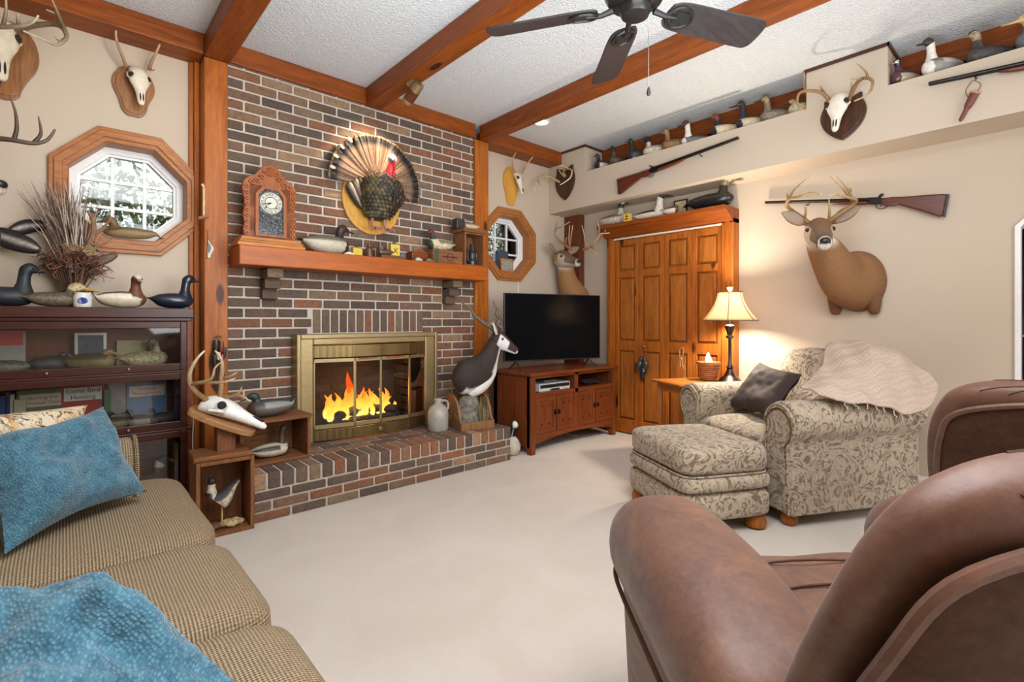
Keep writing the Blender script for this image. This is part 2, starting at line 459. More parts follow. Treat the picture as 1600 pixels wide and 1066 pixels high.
# ------------------------------------------------------------------ bulkhead with two recesses
NY = [(at_x(914, 268, XS).y, at_x(1260, 172, XS).y), (at_x(1387, 132, XS).y, -.9)]
b = MB()
b.box(XS, XS + .03, YF, YA, SOF, NZ)                    # face below the recesses
b.box(XS + .03, XB, YF, YA, SOF, SOF + .04)
b.box(XS + .03, XB, YF, YA, NZ - .03, NZ)
b.box(XS, XB, NY[0][0], YA, NZ, ZC); b.box(XS, XB, NY[1][0], NY[0][1], NZ, ZC); b.box(XS, XB, YF, NY[1][1], NZ, ZC)
struct(b.build('wall_bulkhead', WALL, smooth=False))
b = MB()
d = .022
for y0, y1 in ((NY[0][0], YH), (NY[1][0], NY[0][1])):
    b.box(XS - .012, XS, y0 - .01, y1 + .0, ZC - d, ZC)
for y, s in ((NY[0][0], -1), (NY[0][1], 1), (NY[1][0], -1)):
    b.box(XS - .012, XB - .05, min(y, y + s * .012), max(y, y + s * .012), ZC - d, ZC)
struct(b.build('trim_2', W_DARKTRIM, smooth=False))
b = MB()
for y0, y1 in NY: b.box(XB - .05, XB, y1, y0, ZC - .15, ZC)
struct(b.build('trim_3', W_BEAM_Y, smooth=False, bevel=.004))
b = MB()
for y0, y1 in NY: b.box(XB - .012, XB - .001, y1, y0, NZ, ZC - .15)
struct(b.build('trim_4', plain('recess_shadow_stain', rgb(60, 34, 24), .7), smooth=False))  # dark brown sheet across the back of each recess

# ------------------------------------------------------------------ headers, posts, beams
PX = (.668, .803); PR = (2.838, 2.998)
b = MB(); b.box(XL, PX[0], YH, YA, ZH, ZC - .002); struct(b.build('trim_5', W_BEAM_X, smooth=False, bevel=.005))
b = MB(); b.box(PX[1] + .0, PR[0], YH, YBR + .05, ZH, ZC - .002); struct(b.build('trim_6', W_BEAM_X, smooth=False, bevel=.005))
b = MB(); b.box(PR[1], XS, YH, YA, ZH, ZC - .002); struct(b.build('trim_7', W_BEAM_X, smooth=False, bevel=.005))
for i, (x0, x1) in enumerate((PX, PR)):
    b = MB(); b.box(x0, x1, YH + .005, YA, 0, ZH - .01); struct(b.build('trim_%d' % (8 + i), W_POST, smooth=False, bevel=.006))
b = MB(); b.box(PX[0] - .03, PX[0], YA - .05, YA, 0, ZH); b.box(PX[0] - .055, PX[0] - .03, YA - .025, YA, 0, ZH)
b.box(PR[1], PR[1] + .03, YA - .05, YA, 0, ZH)
struct(b.build('trim_10', W_POST, smooth=False, bevel=.004))
b = MB(); b.box(XB - .08, XB, at_x(906, 400, XB - .08).y, YA, 0, SOF); struct(b.build('trim_11', wood('dark_pine_z', rgb(84, 42, 22), rgb(120, 66, 34), 'z', .45), smooth=False, bevel=.005))
for i, (x0, x1) in enumerate(((PX[0], PX[1] + .012), (1.757, 1.885), (2.888, 2.999))):
    b = MB(); b.box(x0, x1, YF, YH + .004, ZH - .012, ZC - .003)
    struct(b.build('ceiling_beam_%d' % (i + 1), W_BEAM_Y, smooth=False, bevel=.006))
b = MB(); b.box(-1.3, -1.18, YF, YH, ZH - .012, ZC - .003); struct(b.build('ceiling_beam_4', W_BEAM_Y, smooth=False, bevel=.006))

# baseboards
b = MB(); b.box(PR[1], XB - .08, YA - .015, YA, 0, .09); struct(b.build('baseboard_back', WHITE_P, smooth=False))
b = MB(); b.box(XB - .015, XB, -1.1, 1.84, 0, .09); struct(b.build('baseboard_right', WHITE_P, smooth=False))

# ------------------------------------------------------------------ brick chimney breast
CW, CH, J = .2116, .0691, .0125
FX0, FX1, FZ0, FZ1, FYF = 1.205, 2.362, .275, 1.052, 3.565     # brass surround: outer edges and front plane
OX0, OX1, OZ1 = FX0 + .07, FX1 - .07, FZ1 - .05                 # opening behind it
def brick_box(b, x0, x1, y0, y1, z0, z1):
    if x1 - x0 < .012 or z1 - z0 < .008: return
    r = rnd.uniform(-.0015, .0015)
    b.box(x0, x1, y0 + r, y1, z0, z1)
b = MB(); SX0, SX1, SZ0, SZ1 = 1.36, 2.29, FZ1 - .004, .275 + 14 * CH
x0w, x1w = PX[1], PR[0]
for r in range(int((ZH - .275) / CH) + 2):
    z0 = .275 + r * CH; z1 = min(z0 + CH - J, ZH + .03)
    off = (r % 2) * CW / 2
    x = x0w - off
    while x < x1w:
        a, c = max(x, x0w) + .001, min(x + CW - J, x1w - .001)
        segs = [(a, c)]
        if z0 < SZ1 and z1 > SZ0 + .001:                        # soldier course panel
            segs = [s for p, q in segs for s in ((p, min(q, SX0 - J)), (max(p, SX1), q)) if s[1] - s[0] > .015]
        elif z0 < SZ0:
            segs = [s for p, q in segs for s in ((p, min(q, OX0)), (max(p, OX1), q)) if s[1] - s[0] > .015]
        for p, q in segs: brick_box(b, p, q, YBR, YBR + .05, z0, z1)
        x += CW
k = 14; pw = (SX1 - SX0 + J) / k
for i in range(k): brick_box(b, SX0 + i * pw, SX0 + (i + 1) * pw - J, YBR, YBR + .05, SZ0 + J, SZ1 - J)
br = b.build('wall_chimney_brick', BRICK, smooth=False, bevel=.004, seg=1); struct(br)
b = MB(); y = YBR + .007
b.box(x0w, OX0, y, YA + .2, 0, ZC); b.box(OX1, x1w, y, YA + .2, 0, ZC); b.box(OX0, OX1, y, YA + .2, OZ1, ZC)
struct(b.build('wall_chimney', MORTAR, smooth=False))
# firebox
b = MB(); bd = YBR + .50
b.box(OX0 - .05, OX0, YBR + .1, bd, .2, OZ1 + .1); b.box(OX1, OX1 + .05, YBR + .1, bd, .2, OZ1 + .1)
b.box(OX0 - .05, OX1 + .05, bd, bd + .05, .2, OZ1 + .1); b.box(OX0 - .05, OX1 + .05, YBR + .05, bd, OZ1, OZ1 + .1); b.box(OX0 - .05, OX1 + .05, FYF + .02, bd, .2, .276)
struct(b.build('wall_firebox', MORTAR_D, smooth=False))
b = MB()
for r in range(12):
    z0 = .28 + r * CH; x = OX0 - (r % 2) * CW / 2
    while x < OX1:
        brick_box(b, max(x, OX0) + .001, min(x + CW - J, OX1) - .001, bd - .008, bd + .02, z0, z0 + CH - J); x += CW
    yy = YBR + .1
    while yy < bd:
        b.box(OX1 - .008, OX1 + .02, yy, min(yy + CW - J, bd), z0, z0 + CH - J); b.box(OX0 - .02, OX0 + .008, yy, min(yy + CW - J, bd), z0, z0 + CH - J); yy += CW
struct(b.build('wall_firebox_brick', BRICK_D, smooth=False))

# hearth
HX0, HX1, HY0, HZ = .80, 2.742, 3.062, .275
b = MB(); b.box(HX0 + .008, HX1 - .008, HY0 + .008, YBR + .03, 0, HZ - .006); struct(b.build('floor_hearth', MORTAR, smooth=False))
b = MB(); ch = .0595
for r in range(3):
    z0 = r * ch + .004; z1 = z0 + ch - .012; x = HX0 - (r % 2) * CW / 2
    while x < HX1:
        brick_box(b, max(x, HX0), min(x + CW - J, HX1), HY0, HY0 + .09, z0, z1); x += CW
    for s in (0, 1):
        yy = HY0 + .1 - (r % 2) * .1 + J
        while yy < YBR:
            a, c = max(yy, HY0 + .1), min(yy + CW - J, YBR)
            if c - a > .02: b.box(*((HX0, HX0 + .05) if s == 0 else (HX1 - .05, HX1)), a, c, z0, z1)
            yy += CW
n = 25; pw = (HX1 - HX0 + J) / n
for i in range(n):
    brick_box(b, HX0 + i * pw, HX0 + (i + 1) * pw - J, HY0, HY0 + .205, 3 * ch + .004, HZ)
for k_, (y0, y1) in enumerate(((HY0 + .218, HY0 + .218 + .092), (HY0 + .322, HY0 + .322 + .092), (HY0 + .426, HY0 + .426 + .092), (HY0 + .53, YBR + .02))):
    x = HX0 - (k_ % 2) * CW / 2
    while x < HX1:
        a, c = max(x, HX0), min(x + CW - J, HX1)
        if c - a > .02: b.box(a, c, y0, y1, HZ - .05, HZ - rnd.uniform(0, .001))
        x += CW
struct(b.build('floor_hearth_brick', brick_mat('hearth_brick', 1.25), smooth=False, bevel=.006, seg=2))

# corbels under the mantel
for i, cx in enumerate((1.05, 2.535)):
    b = MB()
    for k_, (dp, z0) in enumerate(((.17, 1.435), (.115, 1.366), (.06, 1.297))):
        b.box(cx - .05, cx + .05, YBR - dp, YBR, z0, z0 + .058)
    b.box(cx - .046, cx + .046, YBR - .055, YBR, 1.30, 1.499)
    b.box(cx - .046, cx + .046, YBR - .11, YBR, 1.37, 1.499); b.box(cx - .046, cx + .046, YBR - .165, YBR, 1.44, 1.499)
    o = b.build('trim_%d' % (12 + i), brick_mat('corbel_brick', 1.0) if i == 0 else bpy.data.materials['corbel_brick'], smooth=False, bevel=.003, seg=1); struct(o)
# mantel
b = MB(); b.box(.812, 2.80, 3.42, YBR - .001, 1.50, 1.623)
m_ = b.build('mantel_shelf', W_MANTEL, smooth=False, bevel=.006); tag(m_, 'thick golden pine mantel shelf across the brick chimney', 'mantel shelf')
MZ = 1.623

# ------------------------------------------------------------------ octagon windows
def oct_ring(b, cx, cz, r1, r2, y0, y1, mi=None):
    o, i = octa(cx, cz, r2), octa(cx, cz, r1)
    V = [(p[0], y, p[1]) for y in (y0, y1) for p in o] + [(p[0], y, p[1]) for y in (y0, y1) for p in i]
    F = []
    for k in range(8):
        j = (k + 1) % 8
        F += [(k, j, 8 + j, 8 + k), (16 + k, 24 + k, 24 + j, 16 + j), (k, 16 + k, 16 + j, j), (8 + k, 8 + j, 24 + j, 24 + k)]
    b.add(V, F, mi)
for w, (cx, cz) in enumerate(OCT_C):
    b = MB(); oct_ring(b, cx, cz, OCT_R - .085, OCT_R, YA - .028, YA); oct_ring(b, cx, cz, OCT_R - .06, OCT_R - .022, YA - .038, YA - .028)
    oct_ring(b, cx, cz, OCT_R - .088, OCT_R - .074, YA - .02, YA + .1)
    wr = struct(b.build('window_%d' % (w + 1), W_WINDOW, smooth=False, bevel=.004))
    b = MB(); oct_ring(b, cx, cz, OCT_R - .125, OCT_R - .075, YA + .09, YA + .13); oct_ring(b, cx, cz, OCT_R - .14, OCT_R - .11, YA + .105, YA + .15)
    b.build('window_frame', WHITE_P, wr, smooth=False, bevel=.003)
    r = OCT_R - .13; b = MB()
    for s in (-1, 1):
        b.box(cx + s * r / 3 - .009, cx + s * r / 3 + .009, YA + .119, YA + .141, cz - r, cz + r)
        b.box(cx - r, cx + r, YA + .12, YA + .14, cz + s * r / 3 - .009, cz + s * r / 3 + .009)
    b.build('muntin', WHITE_P, wr, smooth=False)
    b = MB(); b.prism(octa(cx, cz, r), YA + .128, YA + .132, 'xz'); b.build('window_glass', GLASS, wr, smooth=False)

# ------------------------------------------------------------------ garden seen through the windows
def leaf_mat():
    t = NT('leaf_green'); ge = t.n('ShaderNodeNewGeometry')
    t.col(t.ramp(ge.outputs['Random Per Island'], [(0, rgb(52, 66, 36)), (.4, rgb(86, 102, 56)), (.75, rgb(128, 140, 90)), (1, rgb(226, 230, 206))]))
    t.set(Roughness=.5); return t.m
def foliage(name, c, r, n, size, seed, label):
    rr = random.Random(seed); b = MB()
    for i in range(n):
        a, e, k = rr.uniform(0, 2 * PI), rr.uniform(-1, 1), rr.uniform(.35, 1) ** .5
        q = math.sqrt(1 - e * e)
        p = Vector(c) + Vector((r[0] * q * math.cos(a), r[1] * q * math.sin(a), r[2] * e)) * k
        M = Euler((rr.uniform(0, 6.3), rr.uniform(0, 6.3), rr.uniform(0, 6.3))).to_matrix(); s = size * rr.uniform(.6, 1.3)
        b.add([p + M @ Vector(v) * s for v in ((-1, 0, 0), (-.3, .45, .08), (.5, .4, .1), (1, 0, 0), (.5, -.4, .1), (-.3, -.45, .08))], [(0, 1, 2, 3), (0, 3, 4, 5)])
    o = b.build(name, LEAF, smooth=False); tag(o, label, 'shrub', kind='stuff'); return o
LEAF = leaf_mat()
foliage('garden_hedge', (.0, 6.4, 1.10), (1.8, .8, 1.75), 13000, .040, 3, 'leafy green shrub outside the left octagon window')
foliage('garden_hedge', (5.8, 6.7, 1.2), (1.9, .8, 2.0), 11000, .042, 5, 'leafy green shrub outside the right octagon window')
b = MB(); b.box(-14, 20, YA + .25, 30, -.4, -.3); struct(b.build('ground_outside', plain('lawn', rgb(120, 134, 84), .9), smooth=False))
sun = bpy.data.lights.new('garden_sun', 'SUN'); sun.energy = 1.6; sun.angle = R(2); so = bpy.data.objects.new('garden_sun', sun); C.objects.link(so)
so.rotation_euler = Vector((-.75, .12, -.65)).to_track_quat('-Z', 'Y').to_euler()
# ------------------------------------------------------------------ upholstery materials
def waffle_mat():
    t = NT('tan_waffle_fabric'); v = t.coords()
    def wave(ax, sc):
        w = t.n('ShaderNodeTexWave'); w.wave_type = 'BANDS'; w.bands_direction = ax; w.wave_profile = 'SIN'
        w.inputs['Scale'].default_value = sc; w.inputs['Distortion'].default_value = .25; w.inputs['Detail'].default_value = 1
        t.l(v, w.inputs['Vector']); return w.outputs['Fac']
    wx, wy, wz = wave('X', 42), wave('Y', 46), wave('Z', 42)
    ge = t.n('ShaderNodeNewGeometry'); sp = t.n('ShaderNodeSeparateXYZ'); t.l(ge.outputs['Normal'], sp.inputs[0])
    def wt(k): return t.math('SUBTRACT', 1.0, t.math('ABSOLUTE', sp.outputs[k]))
    h = t.math('MULTIPLY', t.math('ADD', t.math('ADD', t.math('MULTIPLY', wx, wt(0)), t.math('MULTIPLY', wy, wt(1))), t.math('MULTIPLY', wz, wt(2))), .5)
    f = t.noise(v, 220, 2)
    c = t.ramp(h, [(.2, rgb(80, 64, 46)), (.45, rgb(148, 126, 98)), (.8, rgb(194, 172, 140))])
    c = t.mix(.3, c, t.ramp(f, [(.3, rgb(96, 76, 52)), (.7, rgb(196, 172, 132))]))
    t.col(c); t.set(Roughness=.92); t.bump(h, .9, .006); return t.m
WAFFLE = waffle_mat()
def damask_mat():
    t = NT('damask_chenille'); v = t.coords()
    n1 = t.n('ShaderNodeTexNoise'); n1.inputs['Scale'].default_value = 7; n1.inputs['Detail'].default_value = 2; n1.inputs['Distortion'].default_value = 1.6; t.l(v, n1.inputs['Vector'])
    band = t.math('SINE', t.math('MULTIPLY', n1.outputs['Fac'], 38))
    vo = t.n('ShaderNodeTexVoronoi'); vo.inputs['Scale'].default_value = 26; t.l(n1.outputs['Color'], vo.inputs['Vector'])
    vo2 = t.n('ShaderNodeTexVoronoi'); vo2.feature = 'DISTANCE_TO_EDGE'; vo2.inputs['Scale'].default_value = 13; t.l(v, vo2.inputs['Vector'])
    f = t.noise(v, 160, 3, .7)
    c = t.ramp(band, [(.0, rgb(186, 168, 142)), (.40, rgb(170, 148, 120)), (.62, rgb(126, 102, 78)), (.84, rgb(72, 52, 40))])
    c = t.mix(t.ramp(vo2.outputs['Distance'], [(0, (.75, .75, .75)), (.06, (0, 0, 0))]), c, rgb(206, 192, 168))
    c = t.mix(t.math('MULTIPLY', t.ramp(vo.outputs['Distance'], [(.2, (1, 1, 1)), (.5, (0, 0, 0))]), .55), c, rgb(100, 78, 58))
    c = t.mix(.35, c, t.ramp(f, [(.3, rgb(92, 74, 58)), (.7, rgb(204, 188, 164))]))
    t.col(c); t.set(Roughness=.85); t.b.inputs['Sheen Weight'].default_value = .3
    t.bump(t.math('ADD', t.math('MULTIPLY', band, .5), f), .4, .004); return t.m
DAMASK = damask_mat()
def suede_mat(name, k=1.0, rough=.5):
    t = NT(name); v = t.coords()
    f = t.noise(v, 7, 5, .65, .8); g = t.noise(v, 60, 4, .7)
    c = t.ramp(f, [(.3, tuple(x * k for x in rgb(76, 48, 36))), (.7, tuple(x * k for x in rgb(114, 76, 55)))])
    c = t.mix(.25, c, t.ramp(g, [(.3, tuple(x * k for x in rgb(70, 42, 33))), (.7, tuple(x * k for x in rgb(136, 94, 76)))]))
    t.col(c); t.l(t.ramp(f, [(.3, (rough + .12,) * 3), (.7, (rough - .08,) * 3)]), t.b.inputs['Roughness'])
    t.b.inputs['Sheen Weight'].default_value = .15; t.bump(g, .18, .003); return t.m
SUEDE = suede_mat('brown_suede'); SUEDE_D = suede_mat('brown_leather_back', .55, .55); SUEDE_D.node_tree.nodes['Principled BSDF'].inputs['Specular IOR Level'].default_value = .2; SUEDE_D.node_tree.nodes['Principled BSDF'].inputs['Sheen Weight'].default_value = 0  # second one: same suede recipe, darker and less shiny, for back panels and seams
def knit_mat(name, dark, mid, light, sc=1.0):
    t = NT(name); v = t.coords('Object', (sc, sc * .55, sc * 1.1), (R(20), R(35), R(30)))
    w1 = t.n('ShaderNodeTexVoronoi'); w1.inputs['Scale'].default_value = 165; w1.inputs['Randomness'].default_value = .6; t.l(v, w1.inputs['Vector'])
    f = t.noise(v, 30, 4, .7); g = t.noise(v, 3.5, 3)
    c = t.ramp(w1.outputs['Distance'], [(.1, light), (.45, mid), (.85, dark)])
    c = t.mix(.45, c, t.ramp(f, [(.3, dark), (.72, light)])); c = t.mix(t.math('MULTIPLY', g, .4), c, mid)
    t.col(c); t.set(Roughness=.9); t.b.inputs['Sheen Weight'].default_value = .3
    t.bump(t.math('MULTIPLY', w1.outputs['Distance'], -1), .55, .006); return t.m
TEAL = knit_mat('teal_chenille', rgb(16, 50, 68), rgb(42, 94, 118), rgb(112, 162, 178))
def throw_mat():
    t = NT('pale_pink_knit'); v = t.coords()
    def wave(d, sc):
        w = t.n('ShaderNodeTexWave'); w.bands_direction = d; w.inputs['Scale'].default_value = sc; w.inputs['Distortion'].default_value = 1.2; w.inputs['Detail'].default_value = 1
        t.l(v, w.inputs['Vector']); return w.outputs['Fac']
    h = t.math('ADD', wave('X', 15), wave('Y', 15)); f = t.noise(v, 120, 2)
    c = t.ramp(t.math('MULTIPLY', h, .5), [(.2, rgb(188, 166, 150)), (.7, rgb(202, 181, 165))]); c = t.mix(.2, c, t.ramp(f, [(.3, rgb(140, 118, 104)), (.7, rgb(220, 200, 186))]))
    t.col(c); t.set(Roughness=.95); t.bump(h, .4, .004); return t.m
THROW = throw_mat()
def camo_mat():
    t = NT('woodland_print'); v = t.coords()
    a = t.noise(v, 8, 5, .65, 1.2); g = t.noise(t.coords('Object', (7, 30, 7), (.3, .5, .9)), 2.2, 4, .6, 1.0); k = t.noise(t.coords('Object', (30, 8, 14), (.9, .2, .4)), 2.0, 4, .65, 1.4)
    c = t.ramp(a, [(.32, rgb(214, 196, 164)), (.46, rgb(224, 208, 180)), (.56, rgb(206, 160, 100)), (.70, rgb(134, 100, 66))])
    c = t.mix(t.ramp(g, [(.56, (0, 0, 0)), (.60, (1, 1, 1))]), c, rgb(70, 54, 42)); c = t.mix(t.ramp(k, [(.58, (0, 0, 0)), (.63, (1, 1, 1))]), c, rgb(104, 84, 66))
    t.col(c); t.set(Roughness=.85); return t.m
CAMO = camo_mat()
BROWN_CLOTH = plain('dark_brown_satin', rgb(62, 48, 44), .8, nz=.1, scale=12)

# ------------------------------------------------------------------ soft shapes
def spow(x, e): return math.copysign(abs(x) ** e, x)
def soft_box(b, c, h, e1=.35, e2=.35, rot=None, n=40, m=20, wob=0.0, seed=0, mi=None, pinch=0):
    """rounded cushion: superellipsoid of half sizes h; e1 vertical squareness, e2 plan squareness"""
    M = Euler(rot).to_matrix() if rot else Matrix.Identity(3); rings = []
    for i in range(m + 1):
        a = -PI / 2 + PI * min(max(i / m, .015), .985)
        # denser rows near the edges
        ring = []
        for j in range(n):
            w = 2 * PI * j / n
            p = Vector((h[0] * spow(math.cos(a), e1) * spow(math.cos(w), e2), h[1] * spow(math.cos(a), e1) * spow(math.sin(w), e2), h[2] * spow(math.sin(a), e1)))
            if pinch:
                k = (abs(p.x) / h[0]) ** 3 * (abs(p.y) / h[1]) ** 3; p.z *= 1 - pinch * k
            if wob: p += Vector((0, 0, 1)) * noise.noise(Vector((p.x * 5 + seed, p.y * 5, p.z * 5))) * wob + p.normalized() * noise.noise(Vector((p.x * 9 + seed, p.y * 9, p.z * 9 + 4))) * wob * .5
            ring.append(Vector(c) + M @ p)
        rings.append(ring)
    return b.rings(rings, None, True, True, mi)
def pillow(name, corners, thick, mat, label, group=None, n=26, wob=.012, seed=0, cat='pillow', piping=None, face=None, pull=.05):
    """scatter cushion spanned by four corner points (bl, br, tr, tl), puffed both ways"""
    bl, br, tr, tl = [Vector(p) for p in corners]; b = MB(); ctr = (bl + br + tr + tl) / 4
    nrm = (br - bl).cross(tl - bl).normalized()
    for side in (1, -1):
        V = []
        for i in range(n + 1):
            for j in range(n + 1):
                u, v = i / n, j / n
                # edges pulled in between the corners
                uu = u + pull * math.sin(PI * v) * (1 - 2 * u); vv = v + pull * math.sin(PI * u) * (1 - 2 * v)
                p = bl * (1 - uu) * (1 - vv) + br * uu * (1 - vv) + tr * uu * vv + tl * (1 - uu) * vv
                k = (max(0, 1 - (2 * u - 1) ** 4) * max(0, 1 - (2 * v - 1) ** 4)) ** .6
                d = thick * k * side
                w = noise.noise(Vector((u * 3.2 + seed, v * 3.2, side * .3))) * wob * 2.2 * k + noise.noise(Vector((u * 8 + seed, v * 8, 2 + side))) * wob * .8 * k
                V.append(p + nrm * (d + w) - ctr)
        F = [(i * (n + 1) + j, (i + 1) * (n + 1) + j, (i + 1) * (n + 1) + j + 1, i * (n + 1) + j + 1) for i in range(n) for j in range(n)]
        b.add(V, F)
    o = b.build(name, mat, ang=80); tag(o, label, cat, group, loc=ctr); return o
def outline_tube(b, pts, r, n=6, closed=True):
    P = [Vector(p) for p in pts]
    if closed: P = P + [P[0], P[1]]
    b.tube(P, r, n)

# ------------------------------------------------------------------ tan sofa on the left
so = thing('sofa', 'tan waffle-weave sofa along the left with three seat cushions', 'sofa', (0, 1.55, 0))
def sofa():
    y0, y1 = -1.25, .86
    b = MB(); soft_box(b, (-.12, (y0 + y1) / 2, .18), (.42, (y1 - y0) / 2, .165), .12, .12, n=48); b.build('base', WAFFLE, so)
    edges = [(-.87, -.335), (-.325, .20), (.205, .98)]
    for k, (a, c) in enumerate(edges):
        b = MB(); w = (c - a) / 2
        soft_box(b, (-.075, (a + c) / 2, .40), (.455, w + .004, .105), .42, .22 if k < 2 else .30, n=56, m=18, wob=.008, seed=k * 3.1)
        if k == 2: soft_box(b, (.12, .86, .395), (.262, .20, .10), .42, .42, n=40)
        b.build('seat_cushion', WAFFLE, so)
    # far rolled arm set behind the wrapped cushion
    b = MB(); prof = []
    for k in range(15):
        a = R(-200 + k * 220 / 14); prof.append((.84 + .115 * -math.cos(a), .585 + .115 * -math.sin(a)))
    prof = [(.74, .06)] + [(.74, .50)] + [(.84 + .105 * math.cos(R(a)), .60 + .105 * math.sin(R(a))) for a in range(200, -60, -20)] + [(.90, .49), (.92, .06)]
    b.prism(prof, -.50, .20, 'yz'); b.build('arm', WAFFLE, so, bevel=.02, seg=3)
    b = MB(); P = [(.205, y, z) for y, z in prof]; b.tube(P, .007, 6); b.build('piping', WAFFLE, so)
    b = MB(); soft_box(b, (-.47, (y0 + y1) / 2, .42), (.13, (y1 - y0) / 2, .40), .3, .2, n=48); b.build('back_frame', WAFFLE, so)
    for a, c in ((-.87, -.335), (-.325, .20), (.205, .74)):
        b = MB(); soft_box(b, (-.36, (a + c) / 2, .68), (.13, (c - a) / 2, .21), .5, .4, rot=(0, R(-12), 0), n=40); b.build('back_cushion', WAFFLE, so)
    b = MB(); prof2 = [(-1.25, .06), (-1.25, .5)] + [(-1.09 + .105 * math.cos(R(a)), .58 + .105 * math.sin(R(a))) for a in range(200, -60, -20)] + [(-1.0, .5), (-1.0, .06)]
    b.prism(prof2, -.50, .17, 'yz'); b.build('arm', WAFFLE, so, bevel=.02, seg=3)
    for x in (-.45, .22):
        for y in (y0 + .1, y1 - .1):
            b = MB(); b.lathe([(.03, 0), (.04, .03)], 12, (x, y, 0)); b.build('foot', W_MAHOG, so)
sofa()
pillow('throw_pillow', [(-.115, 1.90, .525), (.225, 2.21, .535), (.115, 2.44, .825), (-.235, 2.12, .80)], .085, TEAL,
       'large teal chenille pillow leaning on the far end of the sofa', 'teal pillows on the sofa', seed=1.3, wob=.022, pull=.085)
pillow('throw_pillow', [(-.14, .84, .56), (.25, .93, .51), (.055, 1.17, .685), (-.15, 1.22, .70)], .06, TEAL,
       'crumpled teal chenille pillow at the near end of the sofa', 'teal pillows on the sofa', seed=5.2, wob=.024)
pillow('throw_pillow', [(-.40, 2.12, .68), (.06, 2.55, .66), (.075, 2.60, .815), (-.36, 2.2, .87)], .075, CAMO,
       'woodland print lumbar pillow behind the far teal pillow', 'woodland print pillows', seed=2.2)
pillow('throw_pillow', [(-.20, .46, .56), (.04, .77, .57), (-.06, 1.0, .635), (-.30, .86, .66)], .055, CAMO,
       'woodland print pillow at the near end of the sofa', 'woodland print pillows', seed=8.1)

